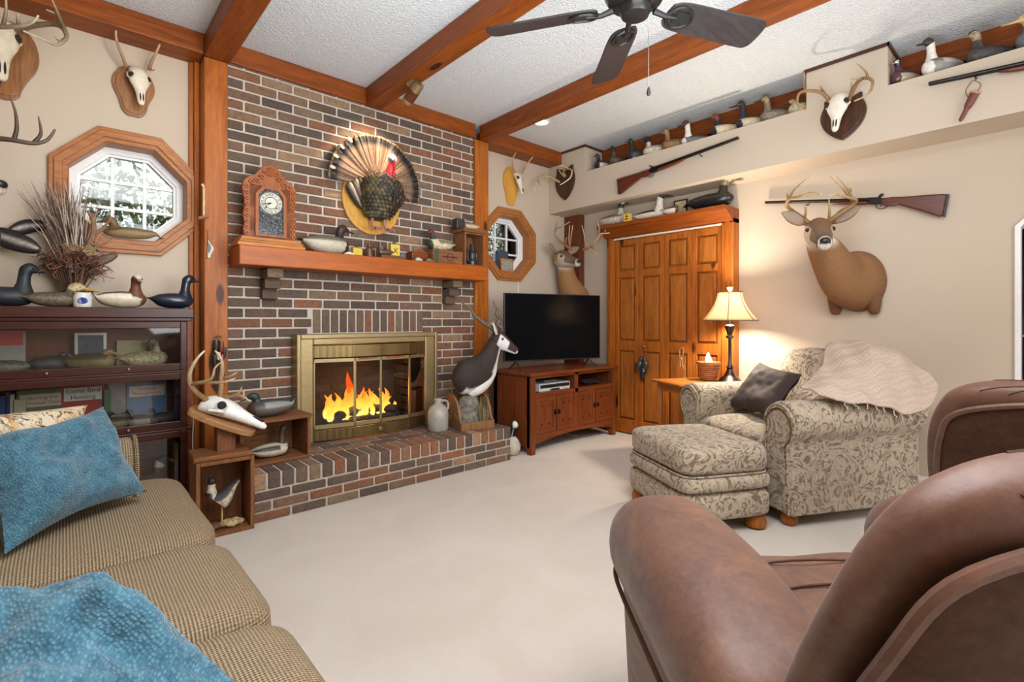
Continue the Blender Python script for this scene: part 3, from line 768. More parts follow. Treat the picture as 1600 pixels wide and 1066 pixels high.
# ------------------------------------------------------------------ brown recliners
def recliner(label, loc, rotz, ax=.375, aw=1.0):
    t = thing('recliner', label, 'recliner', loc, rotz, 'brown suede recliners')
    b = MB(); soft_box(b, (0, -.02, .24), (.33, .42, .18), .25, .25); b.build('base', SUEDE, t)
    b = MB(); soft_box(b, (0, -.14, .405), (.262, .36, .115), .5, .35, wob=.012, n=48); b.build('seat_cushion', SUEDE, t)
    b = MB()
    for yy in (-.36, -.24, -.12): b.tube([(-.23, yy, .495), (-.1, yy - .012, .518), (.1, yy - .012, .518), (.23, yy, .495)], .0035, 5, smooth=12)
    b.build('seam', SUEDE_D, t)
    b = MB(); soft_box(b, (0, -.475, .28), (.26, .065, .17), .45, .3, wob=.01); b.build('footrest', SUEDE, t)
    for s in (1, -1):
        x = s * ax
        b = MB(); b.prism([(x - .095, .06), (x + .095, .06), (x + .115, .44), (x + .10, .52), (x - .10, .52), (x - .105, .44)], -.455, .22, 'xz'); b.build('side_panel', SUEDE, t, bevel=.035, seg=4)
        secs = []
        for y, z, w, h in ((-.545, .50, .03, .03), (-.54, .505, .10, .085), (-.505, .52, .132, .115), (-.41, .54, .146, .135), (-.15, .545, .150, .132), (.06, .52, .142, .118), (.16, .49, .12, .10), (.21, .46, .05, .05)):
            secs.append(((x, y, z), (w * aw, 0, 0), (0, -.01, h)))
        b = MB(); b.loft(secs, 28, 40, shape=lambda q, c, s_: (spow(c, .8), spow(s_, .85))); b.build('arm_pad', SUEDE, t)
        b = MB(); b.tube([(x + s * .115, -.50, .455), (x + s * .135, -.40, .455), (x + s * .142, -.1, .455), (x + s * .13, .12, .43), (x + s * .1, .20, .40)], .006, 6, smooth=24)
        b.tube([(x - .10, -.512, .455), (x, -.54, .445), (x + .10, -.512, .455)], .006, 6, smooth=8); b.build('piping', SUEDE_D, t)
    # puffed back with an inset rear panel
    bt = R(-27)
    def bk(p):  # back-local -> chair-local
        return Vector((0, .04, .385)) + Euler((bt, 0, 0)).to_matrix() @ Vector(p)
    secs = []
    for z, hw, hd, oy in ((-.20, .37, .03, .06), (-.12, .395, .036, .06), (.08, .415, .042, .055), (.30, .425, .046, .05), (.48, .415, .050, .045), (.59, .385, .054, .035), (.655, .34, .050, .03), (.692, .25, .036, .026), (.702, .08, .014, .024)):
        c = bk((0, oy, z)); secs.append((c, (hw, 0, 0), tuple(Euler((bt, 0, 0)).to_matrix() @ Vector((0, hd, 0)))))
    b = MB(); b.loft(secs, 56, 48, shape=lambda q, c, s_: (spow(c, .6), spow(s_, .7))); b_back = b; b.build('backrest', SUEDE, t)
    b = MB(); soft_box(b, bk((0, .0, .28)), (.262, .085, .32), .5, .4, rot=(bt, 0, 0), wob=.01); b.build('back_cushion', SUEDE, t)
    nb, cols_ = 56, b_back.v
    pan = [(-.355, -.19), (.355, -.19), (.382, .10), (.392, .32), (.378, .49), (.335, .60), (.18, .655), (0, .668), (-.18, .655), (-.335, .60), (-.378, .49), (-.392, .32), (-.382, .10)]
    pan = [p for p in catmull(pan + [pan[0]], 72)][:-1]
    yb = lambda z: .098 - .10 * max(0, z - .46) ** 1.2
    b = MB(); V = []
    for k, dy in ((1.0, .0), (.97, .012), (.8, .026), (.45, .034), (.15, .034)):
        V.append([bk((x * k, yb(z) + dy, .2 + (z - .2) * k)) for x, z in pan])
    b.rings(V); b.build('back_panel', SUEDE_D, t)
    b = MB(); b.tube([bk((x, yb(z) + .008, z)) for x, z in pan] + [bk((pan[0][0], yb(pan[0][1]) + .008, pan[0][1]))], .010, 7); b.build('piping', SUEDE, t)
    b = MB(); b.tube([bk((.0, yb(z) + .036 * (1 - max(0, (z - .3) / .36) ** 4), z)) for z in [-.15 + .05 * k for k in range(17)]], .006, 6); b.build('seam', SUEDE_D, t)
    b = MB()                                                    # stitched tucks over the top roll, laid on its own surface
    for j in (5, 9, 12, 16, 19, 23):
        P = [Vector(cols_[i * nb + j]) for i in range(39, 47)]; P += [Vector(cols_[i * nb + (nb - j)]) for i in range(46, 40, -1)]
        b.tube(P, .0025, 5)
    b.build('stitched_tuck', SUEDE_D, t)
    for x in (-.3, .3):
        for y in (-.3, .28):
            b = MB(); b.lathe([(.03, 0), (.035, .08)], 12, (x, y, 0)); b.build('foot', BLACK, t)
    return t
def face_rot(fx, fy): return math.atan2(fx, -fy)      # rotz so that local -Y looks along (fx, fy)
fw = Vector((math.cos(R(50)), math.sin(R(50))))
rc1 = recliner('brown suede recliner seen from behind in the right foreground', (1.225, .16, 0), face_rot(*fw))
fw2 = Vector((math.cos(R(2)), math.sin(R(2))))
rc2 = recliner('second brown recliner at the right edge behind the nearer one', (2.64, -.07, 0), face_rot(*fw2), .30, .8); rc2.scale = (1, 1, .955)

# ------------------------------------------------------------------ damask chair-and-a-half, ottoman
CH_ROT = R(-117.8)
ch = thing('armchair', 'wide damask armchair with rolled arms by the right wall', 'armchair', (3.195, 1.455, 0), CH_ROT)
def rolled(s, x_in=.315, x_out=.505, rr=.118):
    cx, cz = .425, .578
    P = [(x_in, .07), (x_in, .585)]
    P += [(cx + rr * math.cos(R(a)), cz + rr * math.sin(R(a))) for a in range(168, -66, -13)]
    P += [(.492, .44), (.497, .30), (x_out, .07)]
    return [(s * x, z) for x, z in P]
def armchair():
    b = MB(); soft_box(b, (0, .47, .22), (.33, .43, .15), .15, .15); b.build('base', DAMASK, ch)
    for s in (1, -1):
        pr = rolled(s); t_end = .93
        b = MB(); b.prism(pr, 0.012, t_end, 'xz'); b.build('arm', DAMASK, ch, bevel=.012, seg=3)
        fp = [(x * 1.0, z) for x, z in pr]; cxm = sum(p[0] for p in fp) / len(fp)
        b = MB(); b.prism([(cxm + (x - cxm) * .86, .33 + (z - .33) * .94) for x, z in fp], -.012, .02, 'xz'); b.build('arm_front', DAMASK, ch, bevel=.01, seg=3)
        b = MB(); b.tube([(cxm + (x - cxm) * .9, -.008, .33 + (z - .33) * .955) for x, z in fp], .006, 6); b.build('piping', DAMASK, ch)
        b = MB()
        L = [Vector((cxm + (x - cxm) * .79, -.014, .33 + (z - .33) * .89)) for x, z in fp]; L = [Vector(p) for p in catmull(L, 90)]
        for p in L: b.ball(p, .0055, 6, 4)
        o = b.build('nailhead_trim', BRASS_D, ch); o['kind'] = 'stuff'
    b = MB(); soft_box(b, (0, .40, .405), (.312, .43, .095), .5, .22, wob=.01, n=56); b.build('seat_cushion', DAMASK, ch)
    b = MB(); soft_box(b, (0, .02, .20), (.31, .04, .135), .3, .3); b.build('front_rail', DAMASK, ch)
    b = MB(); soft_box(b, (0, .90, .48), (.44, .085, .41), .35, .35, rot=(R(-6), 0, 0)); b.build('back_frame', DAMASK, ch)
    b = MB(); soft_box(b, (0, .735, .70), (.315, .125, .255), .5, .38, rot=(R(-14), 0, 0), wob=.014, n=48); b.build('back_cushion', DAMASK, ch)
    b = MB(); P = []
    for k in range(33):
        w = 2 * PI * k / 32; P.append(Vector((0, .735, .70)) + Euler((R(-14), 0, 0)).to_matrix() @ Vector((.30 * spow(math.cos(w), .38), -.062, .243 * spow(math.sin(w), .45))))
    b.tube(P, .005, 6); b.build('piping', DAMASK, ch)
    for x in (-.43, .43):
        for y in (.06, .86):
            b = MB(); b.lathe([(.028, 0), (.042, .015), (.046, .045), (.038, .072)], 16, (x, y, 0)); b.build('foot', W_OAK, ch)
armchair()
ot = thing('ottoman', 'rectangular damask ottoman with bun feet in front of the armchair', 'ottoman', (2.80, 1.485, 0), CH_ROT)
def ottoman():
    hx, hy = .325, .275
    b = MB(); soft_box(b, (0, 0, .395), (hx, hy, .085), .42, .25, wob=.008, n=56); b.build('top_cushion', DAMASK, ot)
    b = MB(); soft_box(b, (0, 0, .275), (hx + .008, hy + .008, .06), .55, .22, n=56); b.build('middle_band', DAMASK, ot)
    b = MB(); soft_box(b, (0, 0, .152), (hx + .004, hy + .004, .088), .4, .2, n=56); b.build('lower_band', DAMASK, ot)
    b = MB()
    for z, e in ((.432, .972), (.322, .985)):
        b.tube([((hx - .002) * e * spow(math.cos(2 * PI * k / 64), .25), (hy - .002) * e * spow(math.sin(2 * PI * k / 64), .25), z) for k in range(65)], .005, 6)
    b.build('piping', DAMASK, ot)
    for x in (-.26, .26):
        for y in (-.21, .21):
            b = MB(); b.lathe([(.03, 0), (.052, .012), (.058, .04), (.045, .078)], 18, (x, y, 0)); b.build('foot', W_OAK, ot)
ottoman()
def ch2w(x, y, z):  # armchair-local to world
    return Vector((3.195, 1.455, 0)) + Matrix.Rotation(CH_ROT, 3, 'Z') @ Vector((x, y, z))
pillow('throw_pillow', [ch2w(-.36, .26, .53), ch2w(.12, .22, .53), ch2w(.09, .48, .80), ch2w(-.36, .54, .84)], .065, BROWN_CLOTH,
       'dark brown satin pillow on the damask armchair', None, seed=3.3, wob=.012)
def throw():
    A = [(.06, .97, .965), (.05, .84, .985), (.07, .70, .955), (.22, .50, .84), (.345, .22, .725)]
    M_ = [(.30, 1.0, .93), (.34, .88, .94), (.38, .74, .90), (.42, .54, .80), (.44, .21, .735)]
    B = [(.50, 1.05, .74), (.56, .92, .66), (.575, .76, .60), (.565, .52, .655), (.545, .25, .68)]
    n, m = 60, 40; a_, m_, b_ = (catmull(q, n) for q in (A, M_, B)); b = MB(); V = []
    for i in range(n + 1):
        row = catmull([a_[i], m_[i], b_[i]], m)
        for j, p in enumerate(row):
            w = noise.noise(Vector((p[0] * 7, p[1] * 7, p[2] * 5))) * .016 + .007 * math.sin(p[1] * 34 + p[0] * 22) + .004 * math.sin(p[0] * 60 - p[1] * 25)
            V.append((p[0] + w * .4 + (.012 if j > m * .7 else 0), p[1], p[2] + .018 + w))
    F = [(i * (m + 1) + j, (i + 1) * (m + 1) + j, (i + 1) * (m + 1) + j + 1, i * (m + 1) + j + 1) for i in range(n) for j in range(m)]
    b.add(V, F); o = b.build('throw_blanket', THROW, None, ang=85)
    s = o.modifiers.new('thick', 'SOLIDIFY'); s.thickness = .010; s.offset = 1
    tag(o, 'pale pink knitted throw heaped over the armchair back and near arm', 'blanket', loc=(3.195, 1.455, 0), rot=(0, 0, CH_ROT))
    b = MB(); rr = random.Random(4)
    for k in range(36):
        e = V[n * (m + 1) + int(k / 35 * m)] if k < 24 else V[int(n - (k - 23) * 3.4) * (m + 1) + m]
        p = Vector(e); q = [p]
        for s_ in range(3): p = p + Vector((rr.uniform(-.012, .012) + (.006 if k >= 24 else 0), -rr.uniform(.008, .02) if k < 24 else 0, -rr.uniform(.002, .016))); q.append(p)
        b.tube(q, .0035, 5)
    f = b.build('fringe', THROW, o); f['kind'] = 'stuff'
throw()

# ------------------------------------------------------------------ television and its stand
st = thing('media_console', 'mission oak television stand with four inlaid doors', 'tv stand', (2.955, 3.04, 0))
def stand():
    W, D, H = 1.19, .50, .703
    b = MB(); b.box(-.02, W + .02, -.02, D, H - .03, H); b.build('top', W_MISSIONX, st, smooth=False, bevel=.006)
    b = MB(); b.box(.0, .035, .02, D - .01, .06, H - .03); b.build('side_panel', W_MISSION, st, smooth=False)
    b = MB(); b.box(W - .035, W, .02, D - .01, .06, H - .03); b.build('side_panel', W_MISSION, st, smooth=False)
    b = MB(); b.box(.035, W - .035, D - .03, D - .01, .1, H - .03); b.build('back_panel', W_MISSION, st, smooth=False)
    b = MB(); b.box(.03, W - .03, .004, .03, H - .055, H - .03); b.box(.03, W - .03, .004, .03, .485, .525); b.box(W / 2 - .022, W / 2 + .022, .004, .03, .15, H - .03)
    b.box(.03, W - .03, .03, D - .03, .495, .515); b.box(W / 2 - .01, W / 2 + .01, .03, D - .03, .515, H - .03)
    b.build('shelf_frame', W_MISSIONX, st, smooth=False, bevel=.003)
    ap = [(.05, .165)] + [(.05 + (W - .1) * k / 24, .085 + .045 * math.sin(PI * k / 24)) for k in range(25)] + [(W - .05, .165)]
    b = MB(); b.prism(ap, .006, .028, 'xz'); b.build('apron', W_MISSIONX, st, smooth=False)
    for x in (0, W - .055):
        for y in (0, D - .06):
            b = MB(); b.box(x, x + .055, y, y + .055, 0, H - .03); b.build('leg', W_MISSION, st, smooth=False, bevel=.004)
    for k in range(4):
        x0 = .058 + k * .2705 + (.01 if k > 1 else 0); x1 = x0 + .258
        b = MB(); z0, z1 = .168, .483
        b.frame(x0, x1, z0, z1, .04, .002, .02)
        b.box(x0 + .04, x1 - .04, .009, .02, z0 + .04, z1 - .04)
        d = b.build('door', W_MISSION, st, smooth=False, bevel=.003)
        b = MB()
        for zz in (z0 + .075, z1 - .075):
            for xx in (x0 + .085, x1 - .085): b.cbox((xx, .0085, zz), (.016, .003, .016), (0, R(45), 0))
        b.build('inlay', plain('ebony_inlay', rgb(44, 22, 14), .4), d, smooth=False)
        hx = x1 - .018 if k % 2 == 0 else x0 + .018
        b = MB(); b.box(hx - .010, hx + .010, -.002, .003, .315, .36); b.tube([(hx, -.002, .35), (hx, -.016, .345), (hx, -.018, .33), (hx, -.002, .322)], .0045, 6)
        b.build('handle', BLACKM, d)
stand()
tv = thing('television', 'large black flat-screen television on the oak stand', 'television', (3.435, 3.225, .703), R(-15))
def tvset():
    w, h, z0 = 1.05, .62, .075
    b = MB(); b.box(-w / 2, w / 2, -.012, .014, z0, z0 + h); b.box(-w / 2 + .12, w / 2 - .12, .014, .045, z0 + .05, z0 + .38); b.build('housing', plain('tv_bezel', (.03, .03, .032), .35, .4), tv, smooth=False, bevel=.003)
    t = NT('dark_screen'); t.col((.004, .004, .005)); t.set(Roughness=.18); t.b.inputs['Specular IOR Level'].default_value = .04
    b = MB(); b.box(-w / 2 + .007, w / 2 - .007, -.0135, -.0115, z0 + .012, z0 + h - .007); b.build('screen', t.m, tv, smooth=False)
    for s in (-1, 1):
        b = MB(); x = s * (w / 2 - .13)
        for y in (-.11, .11): b.tube([(x, 0, z0 + .004), (x + s * .01, y * .4, z0 - .03), (x + s * .02, y, .006)], [.009, .008, .007], 8)
        b.build('leg', PEWTER, tv)
tvset()
vc = thing('video_recorder', 'silver and black disc player in the left bay of the stand', 'disc player', (3.03 + .06, 3.075, .5165))
b = MB(); b.box(0, .40, .0, .27, .008, .075); b.build('case', plain('silver_plastic', rgb(200, 200, 198), .35), vc, smooth=False, bevel=.004)
b = MB(); b.box(.012, .388, -.002, .002, .036, .066); b.box(.14, .26, -.002, .002, .012, .026); b.build('display', BLACK, vc, smooth=False)
b = MB()
for x in (.03, .37): b.lathe([(.012, 0), (.012, .009)], 10, (x, .03, 0)); b.lathe([(.012, 0), (.012, .009)], 10, (x, .22, 0))
b.build('foot', BLACK, vc)
rb = MB(); rb.box(0, .17, 0, .14, .0, .022); o = rb.build('streaming_box', plain('grey_plastic', (.09, .09, .09), .4), smooth=False, bevel=.004); tag(o, 'small dark box resting on the silver disc player', 'media box', loc=(3.20, 3.12, .5925))
b = MB(); rr = random.Random(9)
for k in range(7):
    p = [Vector((rr.uniform(0, .26), rr.uniform(.03, .10), .008)) for _ in range(5)]
    for i, q in enumerate(p): q.z = .008 + .05 * rr.random()
    b.tube(p, .006, 6, smooth=24)
o = b.build('cable_coil', plain('black_cable', (.02, .02, .022), .4)); tag(o, 'tangle of black cables in the right bay of the stand', 'cables', loc=(3.76, 3.08, .517))
b = MB(); b.box(0, .17, 0, .12, 0, .045); o = b.build('game_box', BLACK, smooth=False, bevel=.008); tag(o, 'small black box in the right bay of the stand', 'media box', loc=(3.58, 3.2, .5165))

# ------------------------------------------------------------------ side table, lamp, tissue basket
TB_R = R(-117.8); TBO = Vector((3.47, 1.96, 0))
tb = thing('side_table', 'oak side table beside the closet doors', 'side table', TBO, TB_R)
def table():     # local x towards the viewer (0 .. -.43), y towards the wall
    H = .66; x0, x1, y0, y1 = -.43, 0, 0, .58
    b = MB(); b.box(x0, x1, y0, y1, H - .02, H); b.build('table_top', W_OAK, tb, smooth=False, bevel=.007)
    b = MB(); b.box(x0 + .055, x1 - .055, y0 + .055, y1 - .055, H, H + .0015); b.build('top_inlay', W_OAKX, tb, smooth=False)
    b = MB(); b.box(x0 + .05, x1 - .05, y0 + .05, y0 + .07, H - .085, H - .02); b.box(x0 + .05, x1 - .05, y1 - .07, y1 - .05, H - .085, H - .02)
    b.box(x0 + .05, x0 + .07, y0 + .05, y1 - .05, H - .085, H - .02); b.box(x1 - .07, x1 - .05, y0 + .05, y1 - .05, H - .085, H - .02); b.build('apron', W_OAKX, tb, smooth=False, bevel=.003)
    for x in (x0 + .06, x1 - .06):
        for y in (y0 + .06, y1 - .06):
            b = MB(); b.tube([(x, y, H - .02), (x, y, H - .12), (x, y, .02), (x, y, 0)], [.024, .024, .015, .013], 4); b.build('leg', W_OAK, tb, smooth=False)
    b = MB(); b.ball((x0 + .045, y0 + .30, H - .065), .014); b.build('knob', WHITE_P, tb)
table()
lp = thing('table_lamp', 'lit table lamp with cream bell shade and bronze column on the side table', 'lamp', (3.965, 1.80, .6615))
def lamp():
    br = metal('bronze_lamp', rgb(96, 84, 76), .32)
    b = MB(); b.lathe([(.088, 0), (.09, .012), (.078, .02), (.07, .032), (.055, .04), (.042, .055), (.03, .075), (.022, .10)], 20); b.build('base', br, lp)
    b = MB(); b.lathe([(.022, .10), (.03, .115), (.02, .13), (.014, .15), (.013, .335), (.018, .345), (.03, .352), (.03, .366), (.02, .374), (.024, .39), (.038, .43), (.04, .445), (.03, .455), (.01, .462), (.009, .51)], 14); b.build('column', br, lp)
    t = NT('lampshade_linen'); tl = t.n('ShaderNodeBsdfTranslucent'); tl.inputs['Color'].default_value = (*rgb(255, 236, 204), 1)
    df = t.n('ShaderNodeBsdfDiffuse'); df.inputs['Color'].default_value = (*rgb(250, 236, 212), 1); mx = t.n('ShaderNodeMixShader'); mx.inputs[0].default_value = .7
    t.l(df.outputs[0], mx.inputs[1]); t.l(tl.outputs[0], mx.inputs[2]); t.l(mx.outputs[0], t.t.nodes['Material Output'].inputs['Surface'])
    z0, z1 = .49, .715; n = 6; P = []
    for k in range(13):
        f = k / 12; r = .205 - .115 * (1 - (1 - f) ** 1.8); P.append((r, z0 + (z1 - z0) * f))
    b = MB(); b.lathe(P, 30, cap=False); sh = b.build('lamp_shade', t.m, lp)
    s = sh.modifiers.new('thick', 'SOLIDIFY'); s.thickness = .002
    tr = plain('shade_trim', rgb(120, 98, 66), .6); b = MB()
    for r, z in (P[0], P[-1]): b.tube([(r * math.cos(2 * PI * k / 30), r * math.sin(2 * PI * k / 30), z) for k in range(31)], .005, 6)
    for k in range(n):
        a = 2 * PI * k / n + .35; b.tube([((r + .002) * math.cos(a), (r + .002) * math.sin(a), z) for r, z in P], .003, 5)
    b.build('shade_trim', tr, sh)
    b = MB(); b.tube([(-.085, 0, .705), (0, 0, .71), (.085, 0, .705)], .003, 5); b.tube([(0, 0, .50), (0, 0, .715)], .004, 6); b.build('harp', br, lp)
    b = MB(); b.lathe([(.008, .715), (.010, .722), (.022, .752), (.018, .756)], 12); b.build('finial', plain('ivory_finial', rgb(240, 230, 210), .4), lp)
    t = NT('warm_bulb'); t.b.inputs['Emission Color'].default_value = (1, .78, .5, 1); t.b.inputs['Emission Strength'].default_value = 12
    b = MB(); b.ball((0, 0, .60), .03); b.build('bulb', t.m, lp)
    l = point('lamp_light', (3.965, 1.80, .6615 +   .62), 85, (1, .88, .72), .06)
lamp()
bk_ = thing('tissue_basket', 'round woven splint basket holding white tissues beside the lamp', 'basket', (3.93, 1.96, .6615))
def basket():
    wv = wood('basket_splint', rgb(150, 84, 44), rgb(198, 128, 78), 'x', .5, 2, False)
    b = MB()
    for k in range(8):
        z = .006 + k * .016; r = .062 + .003 * k
        b.lathe([(r, z), (r + .004, z + .004), (r + .004, z + .010), (r, z + .014)], 28)
    b.build('body', wv, bk_)
    b = MB(); b.lathe([(.09, .128), (.094, .132), (.094, .15), (.088, .152)], 28); b.build('rim', wv, bk_)
    b = MB(); b.loft([((0, 0, .13), (.055, 0, 0), (0, .04, 0)), ((-.005, 0, .16), (.048, 0, .010), (0, .02, 0)), ((-.012, .004, .19), (.036, 0, .018), (0, .012, 0)), ((-.022, .0, .215), (.022, 0, .014), (0, .005, 0))], 16, 12)
    b.build('tissue', plain('white_tissue', rgb(244, 244, 242), .9), bk_)
basket()
b = MB(); b.box(-.06, .06, -.045, .045, 0, .006); o = b.build('coaster', W_MAHOG, smooth=False, bevel=.002); tag(o, 'flat dark wooden coaster on the oak side table', 'coaster', loc=(3.80, 1.80, .6615), rot=(0, 0, .4))
b = MB(); b.box(-.16, .16, -.11, .11, 0, .07); b.box(-.13, .13, -.08, .08, .07, .075); o = b.build('storage_box', BLACK, smooth=False, bevel=.004)
tag(o, 'black storage box on the carpet under the side table', 'box', loc=(3.80, 2.12, 0), rot=(0, 0, TB_R))
# ------------------------------------------------------------------ carved decoys
PAINT = painted('painted_decoy', .5, .16, 45, .10); PAINT_S = painted('speckled_decoy', .6, .62, 75, .12); PAINT_G = painted('glossy_decoy', .28, .08, 20, .03, .3)
FUR = painted('short_fur', .8, .22, 130, .35); FEATHER = painted('feathers', .6, .35, 60, .3); BONE = painted('bone', .6, .12, 40, .2); HORN = painted('antler_horn', .5, .25, 50, .2)
EYE = plain('glass_eye', (.01, .008, .006), .08)
def decoy(name, label, loc, rotz, L, back, side=None, breast=None, rump=None, belly=None, wing=None, head=None, bill=None, neck=None, cheek=None, crown=None,
          H=.36, W=.44, nh=.30, turn=0, hx=0, billL=.16, tail=.62, mat=None, group=None, hs=1.0, cat='decoy', low=0, keel=False, res=1):
    side = side or back; breast = breast or side; rump = rump or back; head = head or breast; belly = belly or side; bill = bill or rgb(60, 56, 50); neck = neck or head
    mat = mat or PAINT
    t = thing(name, label, cat, (loc[0], loc[1], loc[2] + .0015), rotz, group)
    H_, W_ = H * L, W * L
    def colf(q, th):
        up = math.sin(th)
        if q > .80 + .05 * up: return breast
        if q < .17: return rump
        if wing and .18 < q < .62 and .15 < up < .8: return wing
        if up > .42: return back
        if up < -.55: return belly
        return side
    secs = []
    for x, z, hw, hh in ((-.52, tail, .05, .02), (-.46, tail - .02, .14, .06), (-.38, .56, .26, .16), (-.25, .50, .40, .36), (0, .47, .5, .48), (.2, .47, .49, .47), (.34, .48, .41, .42), (.44, .50, .25, .29), (.49, .51, .06, .08)):
        secs.append(((x * L, 0, z * H_), (0, hw * W_, 0), (0, 0, hh * H_)))
    b = MB(); b.loft(secs, 26, 34, colf)
    for p in b.v: p.z = max(p.z, 0.0)
    b.build('body', mat, t, ang=85)
    if keel:
        b = MB(); b.box(-.42 * L, .42 * L, -.06 * L, .06 * L, -.03 * L, .004); b.build('keel', BLACK, t, smooth=False)
    # head and neck about the neck root
    hd = MB(); hz = H_ * .72; n = nh * L; k = hs * L
    S = []
    for x, z, ph, rn, rs in ((.0, -.10, 80, .15, .15), (.01 + hx * .3, .0, 82, .135, .13), (.02 + hx * .5, .36, 84, .085, .085), (.03 + hx * .8, .70, 78, .076, .072), (.05 + hx, .93, 52, .088, .078), (.095 + hx, 1.03, 12, .088, .075), (.14 + hx, 1.0, -14, .068, .060), (.175 + hx, .955, -18, .045, .042), (.195 + hx, .93, -18, .026, .028)):
        a = R(ph - low); c = (x * k, 0, z * n - (low / 100.0) * n * max(0, z))
        S.append((c, (0, rs * k, 0), (-math.sin(a) * rn * k, 0, math.cos(a) * rn * k)))
    def hcol(q, th):
        if q < .34: return breast
        if q < .48: return neck
        up = math.sin(th)
        if crown and up > .45: return crown
        if cheek and .60 < q < .90 and -.6 < up < .35: return cheek
        return head
    hd.loft(S, 18, 30, hcol)
    h = hd.build('head', mat, t, ang=85); h.location = (.285 * L, 0, hz); h.rotation_euler = (0, 0, R(turn))
    bx, bz = (.18 + hx) * k, .945 * n - (low / 100.0) * n
    sl = -.28 - math.tan(R(low)) * .4
    b = MB(); b.c = bill
    b.loft([((bx, 0, bz), (0, .036 * k, 0), (0, 0, .034 * k)), ((bx + billL * .35 * k, 0, bz + sl * billL * .4 * k), (0, .030 * k, 0), (0, 0, .022 * k)), ((bx + billL * .8 * k, 0, bz + sl * billL * .75 * k), (0, .036 * k, 0), (0, 0, .011 * k)), ((bx + billL * k, 0, bz + sl * billL * .85 * k), (0, .016 * k, 0), (0, 0, .006 * k))], 12, 10)
    b.build('bill', PAINT, h)
    for s in (-1, 1):
        b = MB(); b.ball(((.125 + hx) * k, s * .066 * k, 1.02 * n - (low / 100.0) * n), .012 * k, 8, 6); b.build('eye', EYE, h)
    return t
def facing(deg): return R(deg)

# ------------------------------------------------------------------ plaques and skulls (wall-local: x right, -y out of the wall, z up)
def plaque_shape(kind, w, h):
    if kind == 'oval': return [(w * math.cos(2 * PI * k / 40), h * math.sin(2 * PI * k / 40)) for k in range(40)]
    if kind == 'shield': P = [(0, 1), (.35, .93), (.72, .99), (.90, .80), (.88, .55), (1, .1), (.82, -.35), (.45, -.72), (0, -1)]
    elif kind == 'pear': P = [(0, 1), (.45, .95), (.85, .65), (1, .25), (.92, -.1), (.66, -.42), (.48, -.70), (.42, -.86), (.22, -.97), (0, -1)]
    elif kind == 'crest': P = [(0, .80), (.4, .86), (.80, 1), (.84, .72), (.98, .4), (1, .05), (.80, -.4), (.4, -.78), (0, -1)]
    elif kind == 'drop': P = [(0, 1), (.5, .9), (.9, .55), (1, .1), (.72, -.4), (.56, -.8), (.3, -1), (0, -1)]
    q = [(p[0], p[1]) for p in catmull(P, 26)]
    return [(x * w, z * h) for x, z in q] + [(-x * w, z * h) for x, z in reversed(q[1:-1])]
def plaque(t, kind, w, h, mat, d=.022, parent_name='plaque'):
    P = plaque_shape(kind, w, h)
    b = MB(); b.prism(P, -d, 0, 'xz'); b.prism([(x * .88, z * .9) for x, z in P], -d - .006, -d, 'xz')
    return b.build(parent_name, mat, t, smooth=False, bevel=.005, seg=2)
ANT_LIGHT, ANT_DARK = rgb(214, 188, 148), rgb(128, 92, 60)
def antler(t, pts, rad, tines, mat=None, base=ANT_DARK, tip=ANT_LIGHT, name='antler', M=None):
    """pts main beam, tines list of (polyline) ; colour pales towards the tips"""
    b = MB()
    if M is not None: b.X = M
    def tub(P, r0, r1):
        q = catmull(P, 5 * (len(P) - 1)); n = len(q); s = len(b.v)
        b.tube(q, [r0 + (r1 - r0) * (i / (n - 1)) ** 1.3 for i in range(n)], 8)
        for i in range(n):
            f = (i / (n - 1)); f = f * f
            for j in range(8): b.col[s + i * 8 + j] = tuple(a + (c - a) * f for a, c in zip(base, tip))
    tub(pts, rad, rad * .28)
    for p in tines: tub(p, rad * .62, rad * .16)
    return b.build(name, mat or HORN, t, ang=80)
def whitetail_rack(t, s=1.0, spread=1.0, up=1.0, pos=(0, 0, 0), rot=None, tip=ANT_LIGHT, base=ANT_DARK, rad=.017, form='curl', drop=1.0):
    """pair of branched antlers; frame: x side, -y forward, z up from the crown"""
    M = Matrix.Translation(Vector(pos)) @ (Euler(rot).to_matrix().to_4x4() if rot else Matrix.Identity(4))
    for sd in (-1, 1):
        def P(*q): return [(sd * x * s * spread, y * s, z * s * up) for x, y, z in q]
        beam = P((.032, 0, 0), (.075, .03, .075), (.15, .035, .14), (.205, -.03, .185), (.205, -.13, .215), (.145, -.215, .245))
        tn = [P((.055, .015, .045), (.062, -.025, .09), (.058, -.04, .135)), P((.165, .02, .155), (.185, -.015, .25), (.165, -.035, .345)), P((.21, -.06, .195), (.21, -.085, .29), (.18, -.10, .36)), P((.195, -.15, .222), (.19, -.165, .275), (.17, -.175, .31))]
        antler(t, beam, rad * s, tn, None, base, tip, 'antler', M)
